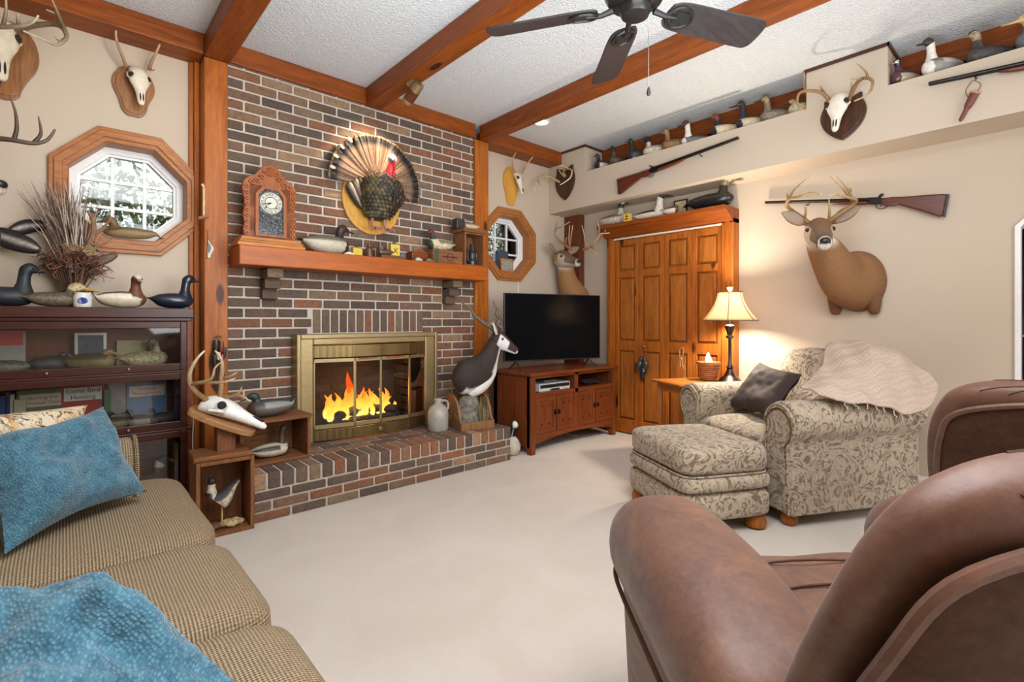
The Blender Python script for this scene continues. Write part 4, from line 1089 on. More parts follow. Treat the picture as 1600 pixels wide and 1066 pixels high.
def skull(t, s=1.0, pos=(0, 0, 0), rot=None, c=rgb(226, 214, 194)):
    """antlerless skull: nose along -z, face out along -y"""
    M = Matrix.Translation(Vector(pos)) @ (Euler(rot).to_matrix().to_4x4() if rot else Matrix.Identity(4)) @ Matrix.Scale(s, 4)
    b = MB(); b.X = M; dk = tuple(x * .55 for x in c)
    def colf(q, th):
        if .30 < q < .44 and abs(math.cos(th)) > .80: return dk
        return c
    S = [((0, -.02, .065), (.020, 0, 0), (0, .016, 0)), ((0, -.032, .055), (.048, 0, 0), (0, .034, 0)), ((0, -.045, .015), (.058, 0, 0), (0, .044, 0)), ((0, -.05, -.03), (.066, 0, 0), (0, .042, 0)), ((0, -.05, -.07), (.058, 0, 0), (0, .036, 0)), ((0, -.045, -.12), (.036, 0, 0), (0, .028, 0)), ((0, -.042, -.17), (.026, 0, 0), (0, .022, 0)), ((0, -.038, -.215), (.021, 0, 0), (0, .016, 0)), ((0, -.036, -.235), (.012, 0, 0), (0, .008, 0))]
    b.loft(S, 22, 32, colf); sk = b.build('skull', BONE, t, ang=80)
    for sd in (-1, 1):
        b = MB(); b.X = M; b.ball((sd * .052, -.066, -.028), (.017, .022, .020), 12, 8); b.build('eye_socket', plain('socket_shadow', rgb(48, 38, 30), .9), sk)
        b = MB(); b.X = M; b.ball((sd * .0085, -.060, -.185), (.0048, .006, .030), 8, 8, rot=(R(6), 0, 0)); b.build('nasal_opening', plain('socket_shadow', rgb(48, 38, 30), .9), sk)
        b = MB(); b.X = M; b.c = c; b.tube([(sd * .052, -.05, -.055), (sd * .068, -.045, -.03), (sd * .062, -.03, .01)], [.008, .007, .005], 8); b.build('cheekbone', BONE, sk)
    return sk

# ------------------------------------------------------------------ mounted deer
def deer_bust(t, spine, head_pos, yaw, pitch, s=1.0, rack=True, coat=rgb(136, 96, 60), coat2=rgb(112, 76, 46), rk=None, neckcol=None):
    """spine: list of (centre, side half vec, up half vec), wall first"""
    white = rgb(228, 216, 200)
    def colf(q, th):
        up = math.sin(th); f = max(0, min(1, (q - .05) / .3))
        c = tuple(a + (d - a) * f for a, d in zip(coat2, coat))
        if q > .70 and up < .3:
            k = min(1, (q - .70) / .12) * min(1, (.3 - up) / .6); c = tuple(a + (w - a) * k for a, w in zip(c, white))
        return c
    b = MB(); b.loft(spine, 36, 44, colf); b.build('shoulder', FUR, t, ang=85)
    M = Matrix.Translation(Vector(head_pos)) @ Euler((pitch, 0, yaw), 'XYZ').to_matrix().to_4x4() @ Matrix.Scale(s, 4)
    g = rgb(128, 104, 82); tan = rgb(172, 132, 92)
    def hc(q, th):
        up = math.sin(th); ca = abs(math.cos(th))
        if q > .88: return rgb(206, 194, 178) if (q < .93 or up < -.1) else rgb(70, 56, 46)
        if up < -.45: return rgb(196, 182, 164)
        if q > .70: return rgb(104, 84, 68)
        if up > .55: return rgb(118, 86, 60) if q < .55 else rgb(112, 92, 74)
        if .30 < q < .50 and ca > .7: return rgb(196, 176, 150)
        return tan if q < .3 else g
    S = [((0, .085, .0), (.03, 0, 0), (0, 0, .035)), ((0, .06, .0), (.062, 0, 0), (0, 0, .070)), ((0, .0, .0), (.074, 0, 0), (0, 0, .086)), ((0, -.05, -.004), (.070, 0, 0), (0, 0, .082)), ((0, -.10, -.016), (.054, 0, 0), (0, 0, .066)), ((0, -.155, -.030), (.041, 0, 0), (0, 0, .050)), ((0, -.20, -.038), (.038, 0, 0), (0, 0, .043)), ((0, -.232, -.042), (.034, 0, 0), (0, 0, .037)), ((0, -.248, -.044), (.018, 0, 0), (0, 0, .020))]
    b = MB(); b.X = M; b.loft(S, 26, 36, hc); hd = b.build('head', FUR, t, ang=85)
    b = MB(); b.X = M; b.ball((0, -.240, -.028), (.026, .018, .019), 14, 8); b.build('nose', plain('wet_black_nose', (.015, .013, .012), .3), hd)
    b = MB(); b.X = M; b.tube([(-.034, -.20, -.062), (-.02, -.236, -.064), (0, -.245, -.066), (.02, -.236, -.064), (.034, -.20, -.062)], .0025, 5); b.build('mouth', plain('mouth_line', rgb(50, 38, 30), .7), hd)
    for sd in (-1, 1):
        b = MB(); b.X = M; b.ball((sd * .062, -.062, .022), (.012, .015, .012), 12, 8); b.build('eye', EYE, hd)
        b = MB(); b.X = M @ Matrix.Translation((sd * .062, .02, .045)) @ Euler((R(-10), R(sd * -28), R(sd * -20))).to_matrix().to_4x4()
        out = [];
        inner = rgb(150, 128, 110)
        Se = [((0, 0, 0), (.010, 0, 0), (0, .012, 0)), ((sd * .035, 0, .008), (.0, 0, .026), (0, .010, 0)), ((sd * .075, 0, .012), (.0, 0, .037), (0, .009, 0)), ((sd * .115, 0, .012), (.0, 0, .031), (0, .007, 0)), ((sd * .15, 0, .012), (.0, 0, .012), (0, .004, 0)), ((sd * .16, 0, .012), (.0, 0, .003), (0, .002, 0))]
        b.loft(Se, 16, 20, lambda q, th: (inner if math.sin(th) < -.1 and abs(math.cos(th)) < .85 and .15 < q < .9 else rgb(126, 92, 64)))
        b.build('ear', FUR, hd, ang=85)
    if rack:
        k = dict(s=1.0, spread=1.0, up=1.0); k.update(rk or {})
        o = bpy.data.objects.new('antlers', None); bpy.data.objects.remove(o)
        pos = M @ Vector((0, .02, .07))
        whitetail_rack(t, pos=pos, rot=(pitch + k.pop('tilt', 0), 0, yaw), **k)
    return hd

# ------------------------------------------------------------------ long guns
GUNWOOD = wood('gun_walnut', rgb(66, 26, 16), rgb(112, 52, 32), 'x', .3, 1.5, False, .5)
BLUED = metal('blued_steel', rgb(62, 58, 56), .32)
def set_axes(o, origin, x, z_hint):
    x = Vector(x).normalized(); z = Vector(z_hint); y = z.cross(x).normalized(); z = x.cross(y).normalized()
    o.matrix_world = Matrix(((x.x, y.x, z.x, origin[0]), (x.y, y.y, z.y, origin[1]), (x.z, y.z, z.z, origin[2]), (0, 0, 0, 1)))
def shotgun(label, butt, muzzle, name='shotgun', hammers=True, stock_drop=.06):
    butt, muzzle = Vector(butt), Vector(muzzle); L = (muzzle - butt).length
    t = thing(name, label, 'shotgun', group='shotguns on the right wall')
    set_axes(t, butt, muzzle - butt, (0, 0, 1))
    a = .36 * L  # breech position
    b = MB(); o = [(0, -.100), (0, .040), (.02, .046), (.12 * L, .040), (.20 * L, .034), (.26 * L, .034), (.31 * L, .028), (.325 * L, -.006), (.29 * L, -.028), (.25 * L, -.030), (.22 * L, -.022), (.20 * L, -.030), (.10 * L, -.068), (.02, -.105)]
    b.prism(o, -.018, .018, 'xz'); b.build('stock', GUNWOOD, t, smooth=False, bevel=.012, seg=3)
    b = MB(); b.prism([(-.008, -.104), (-.008, .043), (.004, .043), (.004, -.104)], -.018, .018, 'xz'); b.build('butt_plate', BLACK, t, smooth=False, bevel=.003)
    b = MB(); b.prism([(.30 * L, -.012), (.30 * L, .026), (.34 * L, .034), (a + .02, .034), (a + .02, -.012), (.34 * L, -.016)], -.021, .021, 'xz'); b.build('receiver', BLUED, t, smooth=False, bevel=.006)
    b = MB(); b.tube([(.335 * L, 0, -.012), (.328 * L, 0, -.036), (.305 * L, 0, -.046), (.280 * L, 0, -.036), (.272 * L, 0, -.018)], .003, 6, smooth=16); b.build('trigger_guard', BLUED, t)
    b = MB(); b.tube([(.312 * L, 0, -.012), (.308 * L, 0, -.026), (.312 * L, 0, -.034)], .0028, 6); b.build('trigger', BLUED, t)
    for s in (-1, 1):
        b = MB(); b.tube([(a, s * .011, .020), (L, s * .009, .018)], [.0125, .0095], 10); b.build('barrel', BLUED, t)
        if hammers:
            b = MB(); b.tube([(.325 * L, s * .016, .03), (.318 * L, s * .018, .05), (.306 * L, s * .018, .058)], [.006, .005, .004], 6); b.build('hammer', BLUED, t)
    b = MB(); b.loft([((a + .01, 0, .000), (0, .014, 0), (0, 0, .014)), ((a + .08, 0, -.002), (0, .018, 0), (0, 0, .016)), ((.55 * L, 0, .002), (0, .016, 0), (0, 0, .013)), ((.60 * L, 0, .006), (0, .008, 0), (0, 0, .007))], 14, 14); b.build('fore_end', GUNWOOD, t)
    b = MB(); b.tube([(.72 * L, -.02, .004), (.72 * L, .0, -.012), (.72 * L, .045, -.012)], .004, 6); b.build('wall_hook', BLACKM, t)
    return t
RZ_B = R(-90)    # things hung on the right wall: local x to the viewer's right, -y out of the wall
def on_right(px, py, off=0.0, X=XB): return at_x(px, py, X - off)

# ------------------------------------------------------------------ folding closet doors with a cornice
XD = 4.25
dy0, dy1, dz1 = at_x(1129, 400, XD).y, at_x(961, 400, XD).y, 1.985
b = MB()
b.box(XD - .02, XB, dy1, dy1 + .085, 0, 2.03); b.box(XD - .02, XB, dy0 - .10, dy0, 0, 2.03); b.box(XD - .02, XB, dy0 - .10, dy1 + .085, dz1, 2.03)
b.box(XD - .03, XD - .02, dy1 + .02, dy1 + .065, 0, 2.03); b.box(XD - .03, XD - .02, dy0 - .075, dy0 - .03, 0, 2.03)
dr = struct(b.build('door_1', W_POST, smooth=False, bevel=.005))
b = MB(); cz = 2.03
prof = [(XB, cz - .03), (XD - .05, cz - .03), (XD - .065, cz), (XD - .10, cz + .02), (XD - .14, cz + .045), (XD - .17, cz + .05), (XD - .18, cz + .085), (XB, cz + .085)]
b.prism([(x, z) for x, z in prof], dy0 - .10, dy1 + .10, 'xz')
co = b.build('door_cornice', W_BEAM_Y, dr, smooth=False, bevel=.003)
b = MB(); b.box(XD - .026, XD - .018, dy0, dy1, dz1 - .012, dz1 + .004); b.build('door_track', plain('track_metal', rgb(220, 214, 204), .3), dr, smooth=False)
CZ = cz + .085
n = 4; lw = (dy1 - dy0) / n
for k in range(n):
    y1 = dy1 - k * lw - .002; y0 = y1 - lw + .004
    b = MB(); st_ = .045; x0, x1 = XD, XD + .032
    b.box(x0, x1, y0, y0 + st_, .012, dz1 - .01); b.box(x0, x1, y1 - st_, y1, .012, dz1 - .01)
    for z0, z1 in ((.012, .15), (.845, .945), (1.585, 1.655), (dz1 - .075, dz1 - .01)): b.box(x0, x1, y0 + st_, y1 - st_, z0, z1)
    lf = b.build('door_leaf', W_POST, dr, smooth=False, bevel=.004)
    b = MB()
    for z0, z1 in ((.15, .845), (.945, 1.585), (1.655, dz1 - .075)):
        b.box(x0 + .024, x1, y0 + st_, y1 - st_, z0, z1); b.box(x0 + .004, x0 + .024, y0 + st_ + .018, y1 - st_ - .018, z0 + .018, z1 - .018)
    b.build('door_panel', W_OAK, lf, smooth=False, bevel=.012, seg=1)
    if k in (1, 2):
        yk = (y0 + y1) / 2 + (.06 if k == 1 else -.06)
        b = MB(); b.ball((XD - .022, yk, .895), .016); b.tube([(XD, yk, .895), (XD - .02, yk, .895)], .007, 8); b.build('door_knob', W_OAK, lf)
        KN = KN + [(XD - .022, yk, .895)] if k == 2 else [(XD - .022, yk, .895)]
# carved bird ornament and leather thong on the knobs
orn = thing('hanging_bird_ornament', 'cluster of small dark carved ducks hanging from a closet door knob', 'ornament', (KN[0][0] - .012, KN[0][1], KN[0][2]), RZ_B)
b = MB(); b.tube([(0, -.02, -.002), (.01, -.018, -.06), (.012, -.015, -.14)], .003, 5); b.build('cord', plain('leather_cord', rgb(70, 44, 28), .7), orn)
for k, (x, z, tl, c) in enumerate(((-.03, -.17, 24, rgb(70, 62, 54)), (.035, -.16, -12, rgb(58, 52, 46)), (.01, -.24, 6, rgb(34, 38, 42)))):
    b = MB(); b.c = c; b.X = Matrix.Translation((x, -.028, z)) @ Euler((0, R(tl), 0)).to_matrix().to_4x4()
    b.loft([((0, 0, .075), (.008, 0, 0), (0, .008, 0)), ((0, 0, .06), (.022, 0, 0), (0, .018, 0)), ((0, 0, .035), (.018, 0, 0), (0, .016, 0)), ((0, 0, 0), (.034, 0, 0), (0, .026, 0)), ((0, 0, -.05), (.022, 0, 0), (0, .018, 0)), ((0, 0, -.085), (.004, 0, 0), (0, .004, 0))], 14, 20); b.build('carved_duck', PAINT_G, orn)
lt = MB(); x_, y_, z_ = KN[1]
lt.tube([(-.016, -.0, .01), (-.02, -.012, -.03), (-.014, -.014, -.09), (-.012, -.012, -.17)], .004, 6, smooth=12); lt.tube([(.014, 0, .008), (.018, -.012, -.05), (.002, -.014, -.1), (.022, -.010, -.19)], .004, 6, smooth=12); lt.ball((0, -.013, -.095), (.012, .010, .014))
o = lt.build('leather_thong', plain('pale_leather', rgb(176, 128, 88), .7)); tag(o, 'looped tan leather thong hanging from a closet door knob', 'thong', loc=(x_ - .004, y_, z_), rot=(0, 0, RZ_B))

# ------------------------------------------------------------------ decoys along the top of the closet cornice
def dk(px, X=4.20): return at_x(px, 350, X).y
GC = 'decoys on the closet cornice'
decoy('goose_decoy', 'grey speckled decoy with black and white head, at the corner end of the cornice', (4.20, dk(956), CZ), R(-90), .36, rgb(120, 112, 100), rgb(196, 184, 164), rgb(186, 176, 158), rgb(90, 84, 76), head=(.02, .02, .022), cheek=rgb(235, 230, 220), bill=(.03, .03, .03), H=.34, nh=.36, mat=PAINT_S, group=GC)
decoy('merganser_decoy', 'long white decoy with dark back and brown head on the cornice', (4.20, dk(1013), CZ), R(-90), .40, rgb(44, 38, 34), rgb(226, 216, 200), rgb(228, 218, 204), rgb(60, 54, 48), head=rgb(62, 40, 30), neck=rgb(220, 210, 196), bill=rgb(70, 50, 38), H=.24, W=.32, nh=.36, billL=.2, group=GC)
decoy('hen_decoy', 'small brown sleeping decoy with white flank in front of the picture', (4.12, dk(1047, 4.12), CZ), R(-90), .17, rgb(92, 66, 46), rgb(220, 206, 186), rgb(98, 72, 50), H=.44, nh=.10, low=20, hx=-.05, group=GC)
decoy('black_duck_decoy', 'large black decoy with tan head at the right end of the cornice', (4.18, dk(1106, 4.18), CZ), R(-90), .46, rgb(26, 27, 29), rgb(24, 25, 27), rgb(28, 28, 29), rgb(50, 26, 18), head=rgb(150, 126, 92), crown=rgb(70, 56, 42), bill=rgb(120, 104, 74), H=.30, W=.36, nh=.28, billL=.2, mat=PAINT_G, group=GC, tail=.45)
b = MB(); b.box(-.035, .035, -.022, .022, 0, .075); bx = b.build('shell_box', plain('yellow_card', rgb(214, 180, 66), .6), smooth=False, bevel=.002); tag(bx, 'small yellow shell box between two decoys on the cornice', 'box', loc=(4.10, dk(981, 4.10), CZ), rot=(0, 0, RZ_B))
b = MB(); b.box(-.02, .02, -.0235, -.022, .018, .028); b.lathe([(.011, -.0005), (.011, .0005)], 14, (0, 0, 0)); 
for i in range(8, len(b.v)): p = b.v[i]; b.v[i] = Vector((p.x, -.0228 + p.z, .05 + p.y))
b.build('emblem', plain('black_print', (.02, .018, .015), .6), bx, smooth=False)
fr = thing('picture_frame', 'small upright framed print leaning behind the cornice decoys', 'picture', (4.27, dk(1064, 4.27), CZ), RZ_B)
b = MB(); w, h = .068, .155; b.frame(-w, w, 0, h, .012, -.012, 0); b.build('frame', W_MAHOG, fr, smooth=False)
b = MB(); b.box(-w + .01, w - .01, -.008, -.004, .01, h - .01); b.build('print', plain('aged_print', rgb(190, 172, 138), .7, nz=.3, scale=60), fr, smooth=False)

# ------------------------------------------------------------------ decoys in the bulkhead recesses
GN = 'decoys in the long bulkhead recess'
def nk(px, X=4.13): return at_x(px, 200, X).y
X_ = 4.13
def nd(px, X=4.17): return (X, nk(px, X), NZ)
decoy('bufflehead_decoy', 'dark round decoy with white rim, first in the recess from the corner', nd(943), R(170), .23, rgb(34, 34, 38), rgb(214, 204, 188), rgb(28, 30, 36), head=rgb(26, 26, 28), bill=rgb(60, 60, 60), H=.50, W=.56, nh=.30, mat=PAINT_G, group=GN)
decoy('teal_decoy', 'brown speckled decoy with black head, second in the recess from the corner', nd(968), R(165), .24, rgb(70, 58, 50), rgb(96, 82, 70), rgb(84, 70, 60), head=rgb(26, 24, 24), H=.46, W=.5, nh=.42, mat=PAINT_S, group=GN)
decoy('ringneck_decoy', 'charcoal decoy with pale lower edge, third in the recess from the corner', nd(998), R(160), .26, rgb(44, 44, 48), rgb(70, 70, 74), rgb(40, 40, 44), belly=rgb(190, 184, 172), head=rgb(30, 30, 32), H=.44, W=.52, nh=.42, group=GN)
decoy('scaup_decoy', 'pale bodied decoy with small dark head beside the charcoal one', nd(1028), R(116), .28, rgb(180, 168, 148), rgb(210, 198, 176), rgb(200, 188, 166), head=rgb(28, 26, 26), H=.42, nh=.34, group=GN, mat=PAINT_S)
decoy('mallard_hen_decoy', 'warm brown hen decoy looking toward the corner', nd(1059), R(121), .29, rgb(120, 88, 56), rgb(146, 112, 74), rgb(134, 98, 62), head=rgb(150, 116, 76), bill=rgb(70, 56, 44), H=.42, nh=.36, group=GN, mat=PAINT_S)
decoy('pintail_decoy', 'slim grey decoy with white breast and long dark tail', nd(1092), R(128), .30, rgb(70, 70, 74), rgb(120, 116, 112), rgb(232, 226, 216), rump=rgb(24, 24, 26), head=rgb(74, 54, 42), neck=rgb(226, 220, 210), bill=rgb(60, 60, 64), H=.32, W=.36, nh=.44, group=GN)
decoy('redhead_decoy', 'decoy with rusty red head, black breast and cream back', nd(1139), R(132), .30, rgb(206, 190, 158), rgb(214, 198, 166), rgb(34, 34, 46), rump=rgb(90, 80, 66), head=rgb(112, 52, 36), bill=rgb(50, 46, 44), H=.38, nh=.32, billL=.2, group=GN)
decoy('canvasback_decoy', 'decoy with dark brown upstretched head and tan body in the recess', nd(1180), R(132), .30, rgb(196, 176, 140), rgb(204, 186, 152), rgb(40, 38, 52), head=rgb(58, 42, 34), neck=rgb(44, 40, 56), bill=rgb(38, 34, 32), H=.36, nh=.46, billL=.22, group=GN)
decoy('gadwall_decoy', 'mottled grey decoy with tan head near the antlered skull', nd(1218), R(130), .29, rgb(112, 104, 94), rgb(132, 122, 108), rgb(124, 112, 98), head=rgb(150, 126, 96), crown=rgb(84, 66, 50), bill=rgb(70, 60, 50), H=.40, nh=.40, billL=.2, group=GN, mat=PAINT_S)
decoy('widgeon_decoy', 'pale tan decoy at the end of the long recess behind the antlers', nd(1258), R(130), .24, rgb(196, 180, 150), rgb(206, 190, 162), rgb(190, 172, 142), head=rgb(170, 146, 112), H=.46, nh=.16, low=10, group=GN, mat=PAINT_S)
GN2 = 'decoys in the short bulkhead recess'
decoy('wood_duck_decoy', 'wood duck decoy with white streaked dark head at the corner of the short recess', (4.15, nk(1418, 4.15), NZ), R(150), .24, rgb(30, 32, 46), rgb(178, 160, 130), rgb(84, 48, 56), rump=rgb(40, 36, 40), head=rgb(34, 34, 56), cheek=rgb(226, 222, 214), bill=rgb(180, 120, 90), H=.46, nh=.30, mat=PAINT_G, group=GN2)
decoy('goldeneye_decoy', 'decoy with dark brown head and smooth white breast in the short recess', (4.15, nk(1475, 4.15), NZ), R(140), .27, rgb(120, 116, 110), rgb(150, 146, 138), rgb(236, 228, 216), head=rgb(64, 52, 44), neck=rgb(232, 224, 212), bill=rgb(50, 44, 40), wing=rgb(196, 190, 180), H=.46, W=.5, nh=.48, hs=1.1, group=GN2)
decoy('speckled_hen_decoy', 'dark speckled decoy with striped tan head in the short recess', (4.16, nk(1552, 4.16), NZ), R(132), .29, rgb(56, 52, 52), rgb(70, 64, 62), rgb(74, 66, 62), head=rgb(158, 138, 112), crown=rgb(60, 50, 44), bill=rgb(140, 110, 80), H=.38, nh=.36, group=GN2, mat=PAINT_S)
decoy('eider_decoy', 'grey decoy with tan bill at the edge of the picture in the short recess', (4.17, nk(1640, 4.17), NZ), R(125), .32, rgb(96, 100, 104), rgb(110, 112, 114), rgb(100, 102, 104), head=rgb(196, 170, 120), bill=rgb(206, 176, 116), H=.40, nh=.30, billL=.26, group=GN2)

# ------------------------------------------------------------------ trophies and guns
def gunpts(b_px, m_px, X): return at_x(*b_px, X), at_x(*m_px, X)
shotgun('double shotgun hung on the bulkhead face between corner and antlered skull', *gunpts((967, 287), (1154, 219), XS - .035))
shotgun('old hammer shotgun hung behind the deer antlers on the right wall', *gunpts((1479, 314), (1196, 320), XB - .035))
shotgun('shotgun barrels on the bulkhead running out of the right edge of the picture', *gunpts((1760, 72), (1451, 136), XS - .035))
pc = on_right(1517, 160, 0, XS)
pw_ = thing('powder_flask', 'small brown leather flask hanging by a cord below the upper right shotgun', 'flask', pc, RZ_B)
b = MB(); b.tube([(.01, -.04, .115), (-.02, -.03, .07), (-.012, -.02, .03)], .0025, 5, smooth=10); b.tube([(.014, -.04, .115), (.045, -.03, .08), (.02, -.02, .035)], .0025, 5, smooth=10); b.build('cord', plain('hide_cord', rgb(120, 96, 70), .8), pw_)
b = MB(); b.X = Matrix.Rotation(R(24), 4, 'Y'); b.loft([((0, -.02, .045), (.024, 0, 0), (0, .017, 0)), ((0, -.02, .03), (.022, 0, 0), (0, .017, 0)), ((0, -.02, -.02), (.020, 0, 0), (0, .016, 0)), ((0, -.02, -.05), (.012, 0, 0), (0, .010, 0)), ((0, -.02, -.10), (.011, 0, 0), (0, .010, 0)), ((0, -.02, -.115), (.004, 0, 0), (0, .004, 0))], 14, 22); b.build('body', plain('oxblood_leather', rgb(110, 54, 36), .4), pw_)
b = MB(); b.X = Matrix.Rotation(R(24), 4, 'Y'); b.lathe([(.025, .042), (.026, .052), (.02, .054)], 14, (0, -.02, 0)); b.build('cap', plain('tan_leather', rgb(176, 130, 90), .5), pw_)

s1 = thing('skull_mount', 'white antlered deer skull on dark shield plaque on the bulkhead', 'skull mount', on_right(1318, 186, 0, XS), RZ_B)
plaque(s1, 'crest', .135, .15, W_PLAQUE_D)
skull(s1, 1.0, (-.012, -.028, .085), (R(-22), 0, 0), rgb(232, 222, 204))
def pxrack(t, X, sets, root, rad=.015, rz=RZ_B, base=ANT_DARK, tip=ANT_LIGHT, plane='x'):
    """antlers whose points are given in the picture with their distance out from the wall"""
    inv = Matrix.Rotation(-rz, 3, 'Z')
    def W(p):
        q = at_x(p[0], p[1], X - p[2]) if plane == 'x' else at_y(p[0], p[1], X - p[2])
        return inv @ (q - Vector(root))
    for beam, tines in sets:
        antler(t, [W(p) for p in beam], rad, [[W(p) for p in q] for q in tines], None, base, tip)
pxrack(s1, XS, [
    ([(1299, 166, .06), (1292, 152, .10), (1281, 144, .13), (1262, 142, .16), (1249, 146, .22), (1246, 160, .30), (1252, 170, .35), (1261, 172, .38)],
     [[(1288, 146, .11), (1283, 137, .12), (1281, 133, .13)], [(1258, 142, .17), (1256, 128, .18), (1257, 113, .19)]]),
    ([(1323, 164, .06), (1330, 148, .10), (1339, 130, .13), (1350, 122, .16), (1363, 126, .21), (1361, 140, .28), (1352, 150, .33), (1335, 158, .37)],
     [[(1329, 148, .10), (1331, 136, .12), (1330, 127, .14)], [(1356, 122, .17), (1352, 111, .19), (1337, 98, .21)], [(1350, 122, .16), (1342, 124, .2), (1328, 123, .26)]])], s1.location, .014, tip=rgb(196, 164, 120))

s2 = thing('antler_plaque', 'pair of antlers on a dark pointed shield near the corner of the bulkhead', 'antler mount', on_right(884, 287, 0, XS), RZ_B)
plaque(s2, 'crest', .135, .18, W_PLAQUE_D)
pxrack(s2, XS, [
    ([(875, 285, .03), (866, 280, .08), (858, 276, .14), (848, 276, .22), (840, 281, .30), (837, 290, .36), (835, 299, .40)],
     [[(852, 275, .18), (842, 274, .24), (833, 277, .30)], [(840, 281, .30), (844, 290, .34), (843, 297, .36)]]),
    ([(884, 276, .03), (880, 270, .05), (885, 264, .10), (893, 266, .18), (892, 276, .24), (885, 283, .28), (875, 289, .32)],
     [[(889, 264, .14), (880, 259, .2), (873, 260, .26)], [(881, 276, .05), (876, 270, .12), (873, 265, .18)]])], s2.location, .013, base=rgb(176, 146, 104), tip=rgb(236, 222, 190))

# deer bust beside the lamp
d1 = thing('deer_mount', 'whitetail deer shoulder mount on the right wall above the armchair', 'deer mount', on_right(1336, 438), RZ_B)
def bust_spine(k=1.0, dx=0, w=1.0):
    return [((.02 * k, 0, -.02), (.17 * k * w, 0, 0), (0, 0, .215 * k)), ((.02 * k, -.03 * k, -.01 * k), (.175 * k * w, 0, 0), (0, 0, .22 * k)), ((.0 * k + dx * .1, -.12 * k, .0), (.165 * k * w, .02, 0), (0, .03 * k, .20 * k)), ((-.02 * k + dx * .3, -.21 * k, .03 * k), (.135 * k * w, .02, 0), (0, .09 * k, .15 * k)), ((-.035 * k + dx * .6, -.29 * k, .10 * k), (.105 * k * w, 0, 0), (0, .10 * k, .095 * k)), ((-.045 * k + dx * .85, -.345 * k, .19 * k), (.085 * k * w, 0, 0), (0, .085 * k, .045 * k)), ((-.05 * k + dx, -.375 * k, .275 * k), (.072 * k * w, 0, 0), (0, .075 * k, .02 * k)), ((-.05 * k + dx, -.385 * k, .31 * k), (.05 * k * w, 0, 0), (0, .05 * k, .01))]
bhp_ = Matrix.Rotation(R(90), 3, 'Z') @ (on_right(1279, 364, .43) - d1.location)
bsp_ = bust_spine(1.0, -.05)
bsp_[4] = ((bhp_.x * .62, -.30, .13), (.122, 0, 0), (0, .11, .085)); bsp_[5] = ((bhp_.x * .9, -.36, .23), (.104, 0, 0), (0, .105, .045)); bsp_[6] = ((bhp_.x, -.385, bhp_.z - .04), (.086, 0, 0), (0, .09, .02)); bsp_[7] = ((bhp_.x, -.39, bhp_.z), (.05, 0, 0), (0, .05, .01))
deer_bust(d1, bsp_, bhp_, R(24), R(12), 1.22, rack=False)
b = MB(); 
for sx in (-.115, .125): b = MB(); b.loft([((sx, -.05, -.12), (.05, 0, 0), (0, .05, 0)), ((sx, -.045, -.20), (.042, 0, 0), (0, .042, 0)), ((sx, -.04, -.245), (.028, 0, 0), (0, .03, 0)), ((sx, -.038, -.255), (.01, 0, 0), (0, .01, 0))], 14, 10, lambda q, th: rgb(112, 76, 46)); b.build('leg_stub', FUR, d1)
pxrack(d1, XB, [
    ([(1264, 349, .44), (1254, 341, .45), (1240, 331, .44), (1230, 322, .44), (1232, 312, .50), (1250, 307, .60), (1270, 301, .68), (1284, 304, .74)],
     [[(1257, 344, .45), (1259, 330, .48), (1257, 318, .50)], [(1231, 318, .44), (1240, 298, .45), (1266, 274, .47)], [(1233, 312, .5), (1230, 304, .5), (1229, 300, .5)]]),
    ([(1292, 349, .44), (1302, 341, .45), (1318, 330, .44), (1334, 319, .44), (1337, 312, .48), (1322, 308, .58), (1308, 304, .66), (1296, 306, .74)],
     [[(1295, 346, .45), (1296, 328, .48), (1295, 310, .50)], [(1333, 316, .44), (1326, 298, .46), (1306, 273, .5)], [(1331, 313, .46), (1318, 296, .52), (1295, 273, .58)], [(1328, 300, .45), (1328, 295, .45), (1329, 293, .45)]])], d1.location, .0165, base=rgb(132, 96, 56), tip=rgb(206, 176, 124))
# deer bust in the corner behind the television
d2 = thing('deer_mount', 'whitetail deer mount in the corner behind the television, looking right', 'deer mount', on_right(906, 445), RZ_B)
sp = [((.0, 0, -.16), (.14, 0, 0), (0, 0, .14)), ((.0, -.05, -.15), (.15, 0, 0), (0, .02, .15)), ((.0, -.13, -.09), (.14, 0, 0), (0, .10, .10)), ((0, -.19, .01), (.115, 0, 0), (0, .11, .04)), ((.0, -.23, .11), (.10, 0, 0), (0, .095, .01)), ((.01, -.25, .20), (.088, 0, 0), (0, .085, .0)), ((.02, -.26, .26), (.06, 0, 0), (0, .06, 0))]
deer_bust(d2, sp, (.005, -.30, .265), R(82), R(4), 1.12, rack=False, coat=rgb(158, 114, 72), coat2=rgb(136, 94, 58))
pxrack(d2, XB, [
    ([(893, 390, .36), (884, 384, .38), (874, 376, .40), (867, 366, .42), (868, 358, .45), (878, 354, .5), (890, 347, .55)],
     [[(890, 388, .36), (889, 372, .4), (890, 352, .42)], [(868, 362, .42), (870, 348, .43), (874, 337, .44)], [(890, 388, .36), (893, 365, .4), (895, 352, .42)], [(886, 386, .37), (884, 377, .42), (886, 371, .45)]]),
    ([(912, 390, .34), (922, 386, .33), (932, 375, .31), (938, 366, .28), (946, 365, .24), (953, 364, .22)],
     [[(915, 389, .34), (913, 368, .36), (909, 352, .38)], [(937, 368, .29), (936, 356, .28), (934, 345, .27)], [(944, 366, .25), (946, 359, .24), (945, 355, .24)], [(924, 385, .33), (930, 392, .36), (932, 399, .38)]])], d2.location, .015, base=rgb(150, 104, 70), tip=rgb(224, 206, 170))
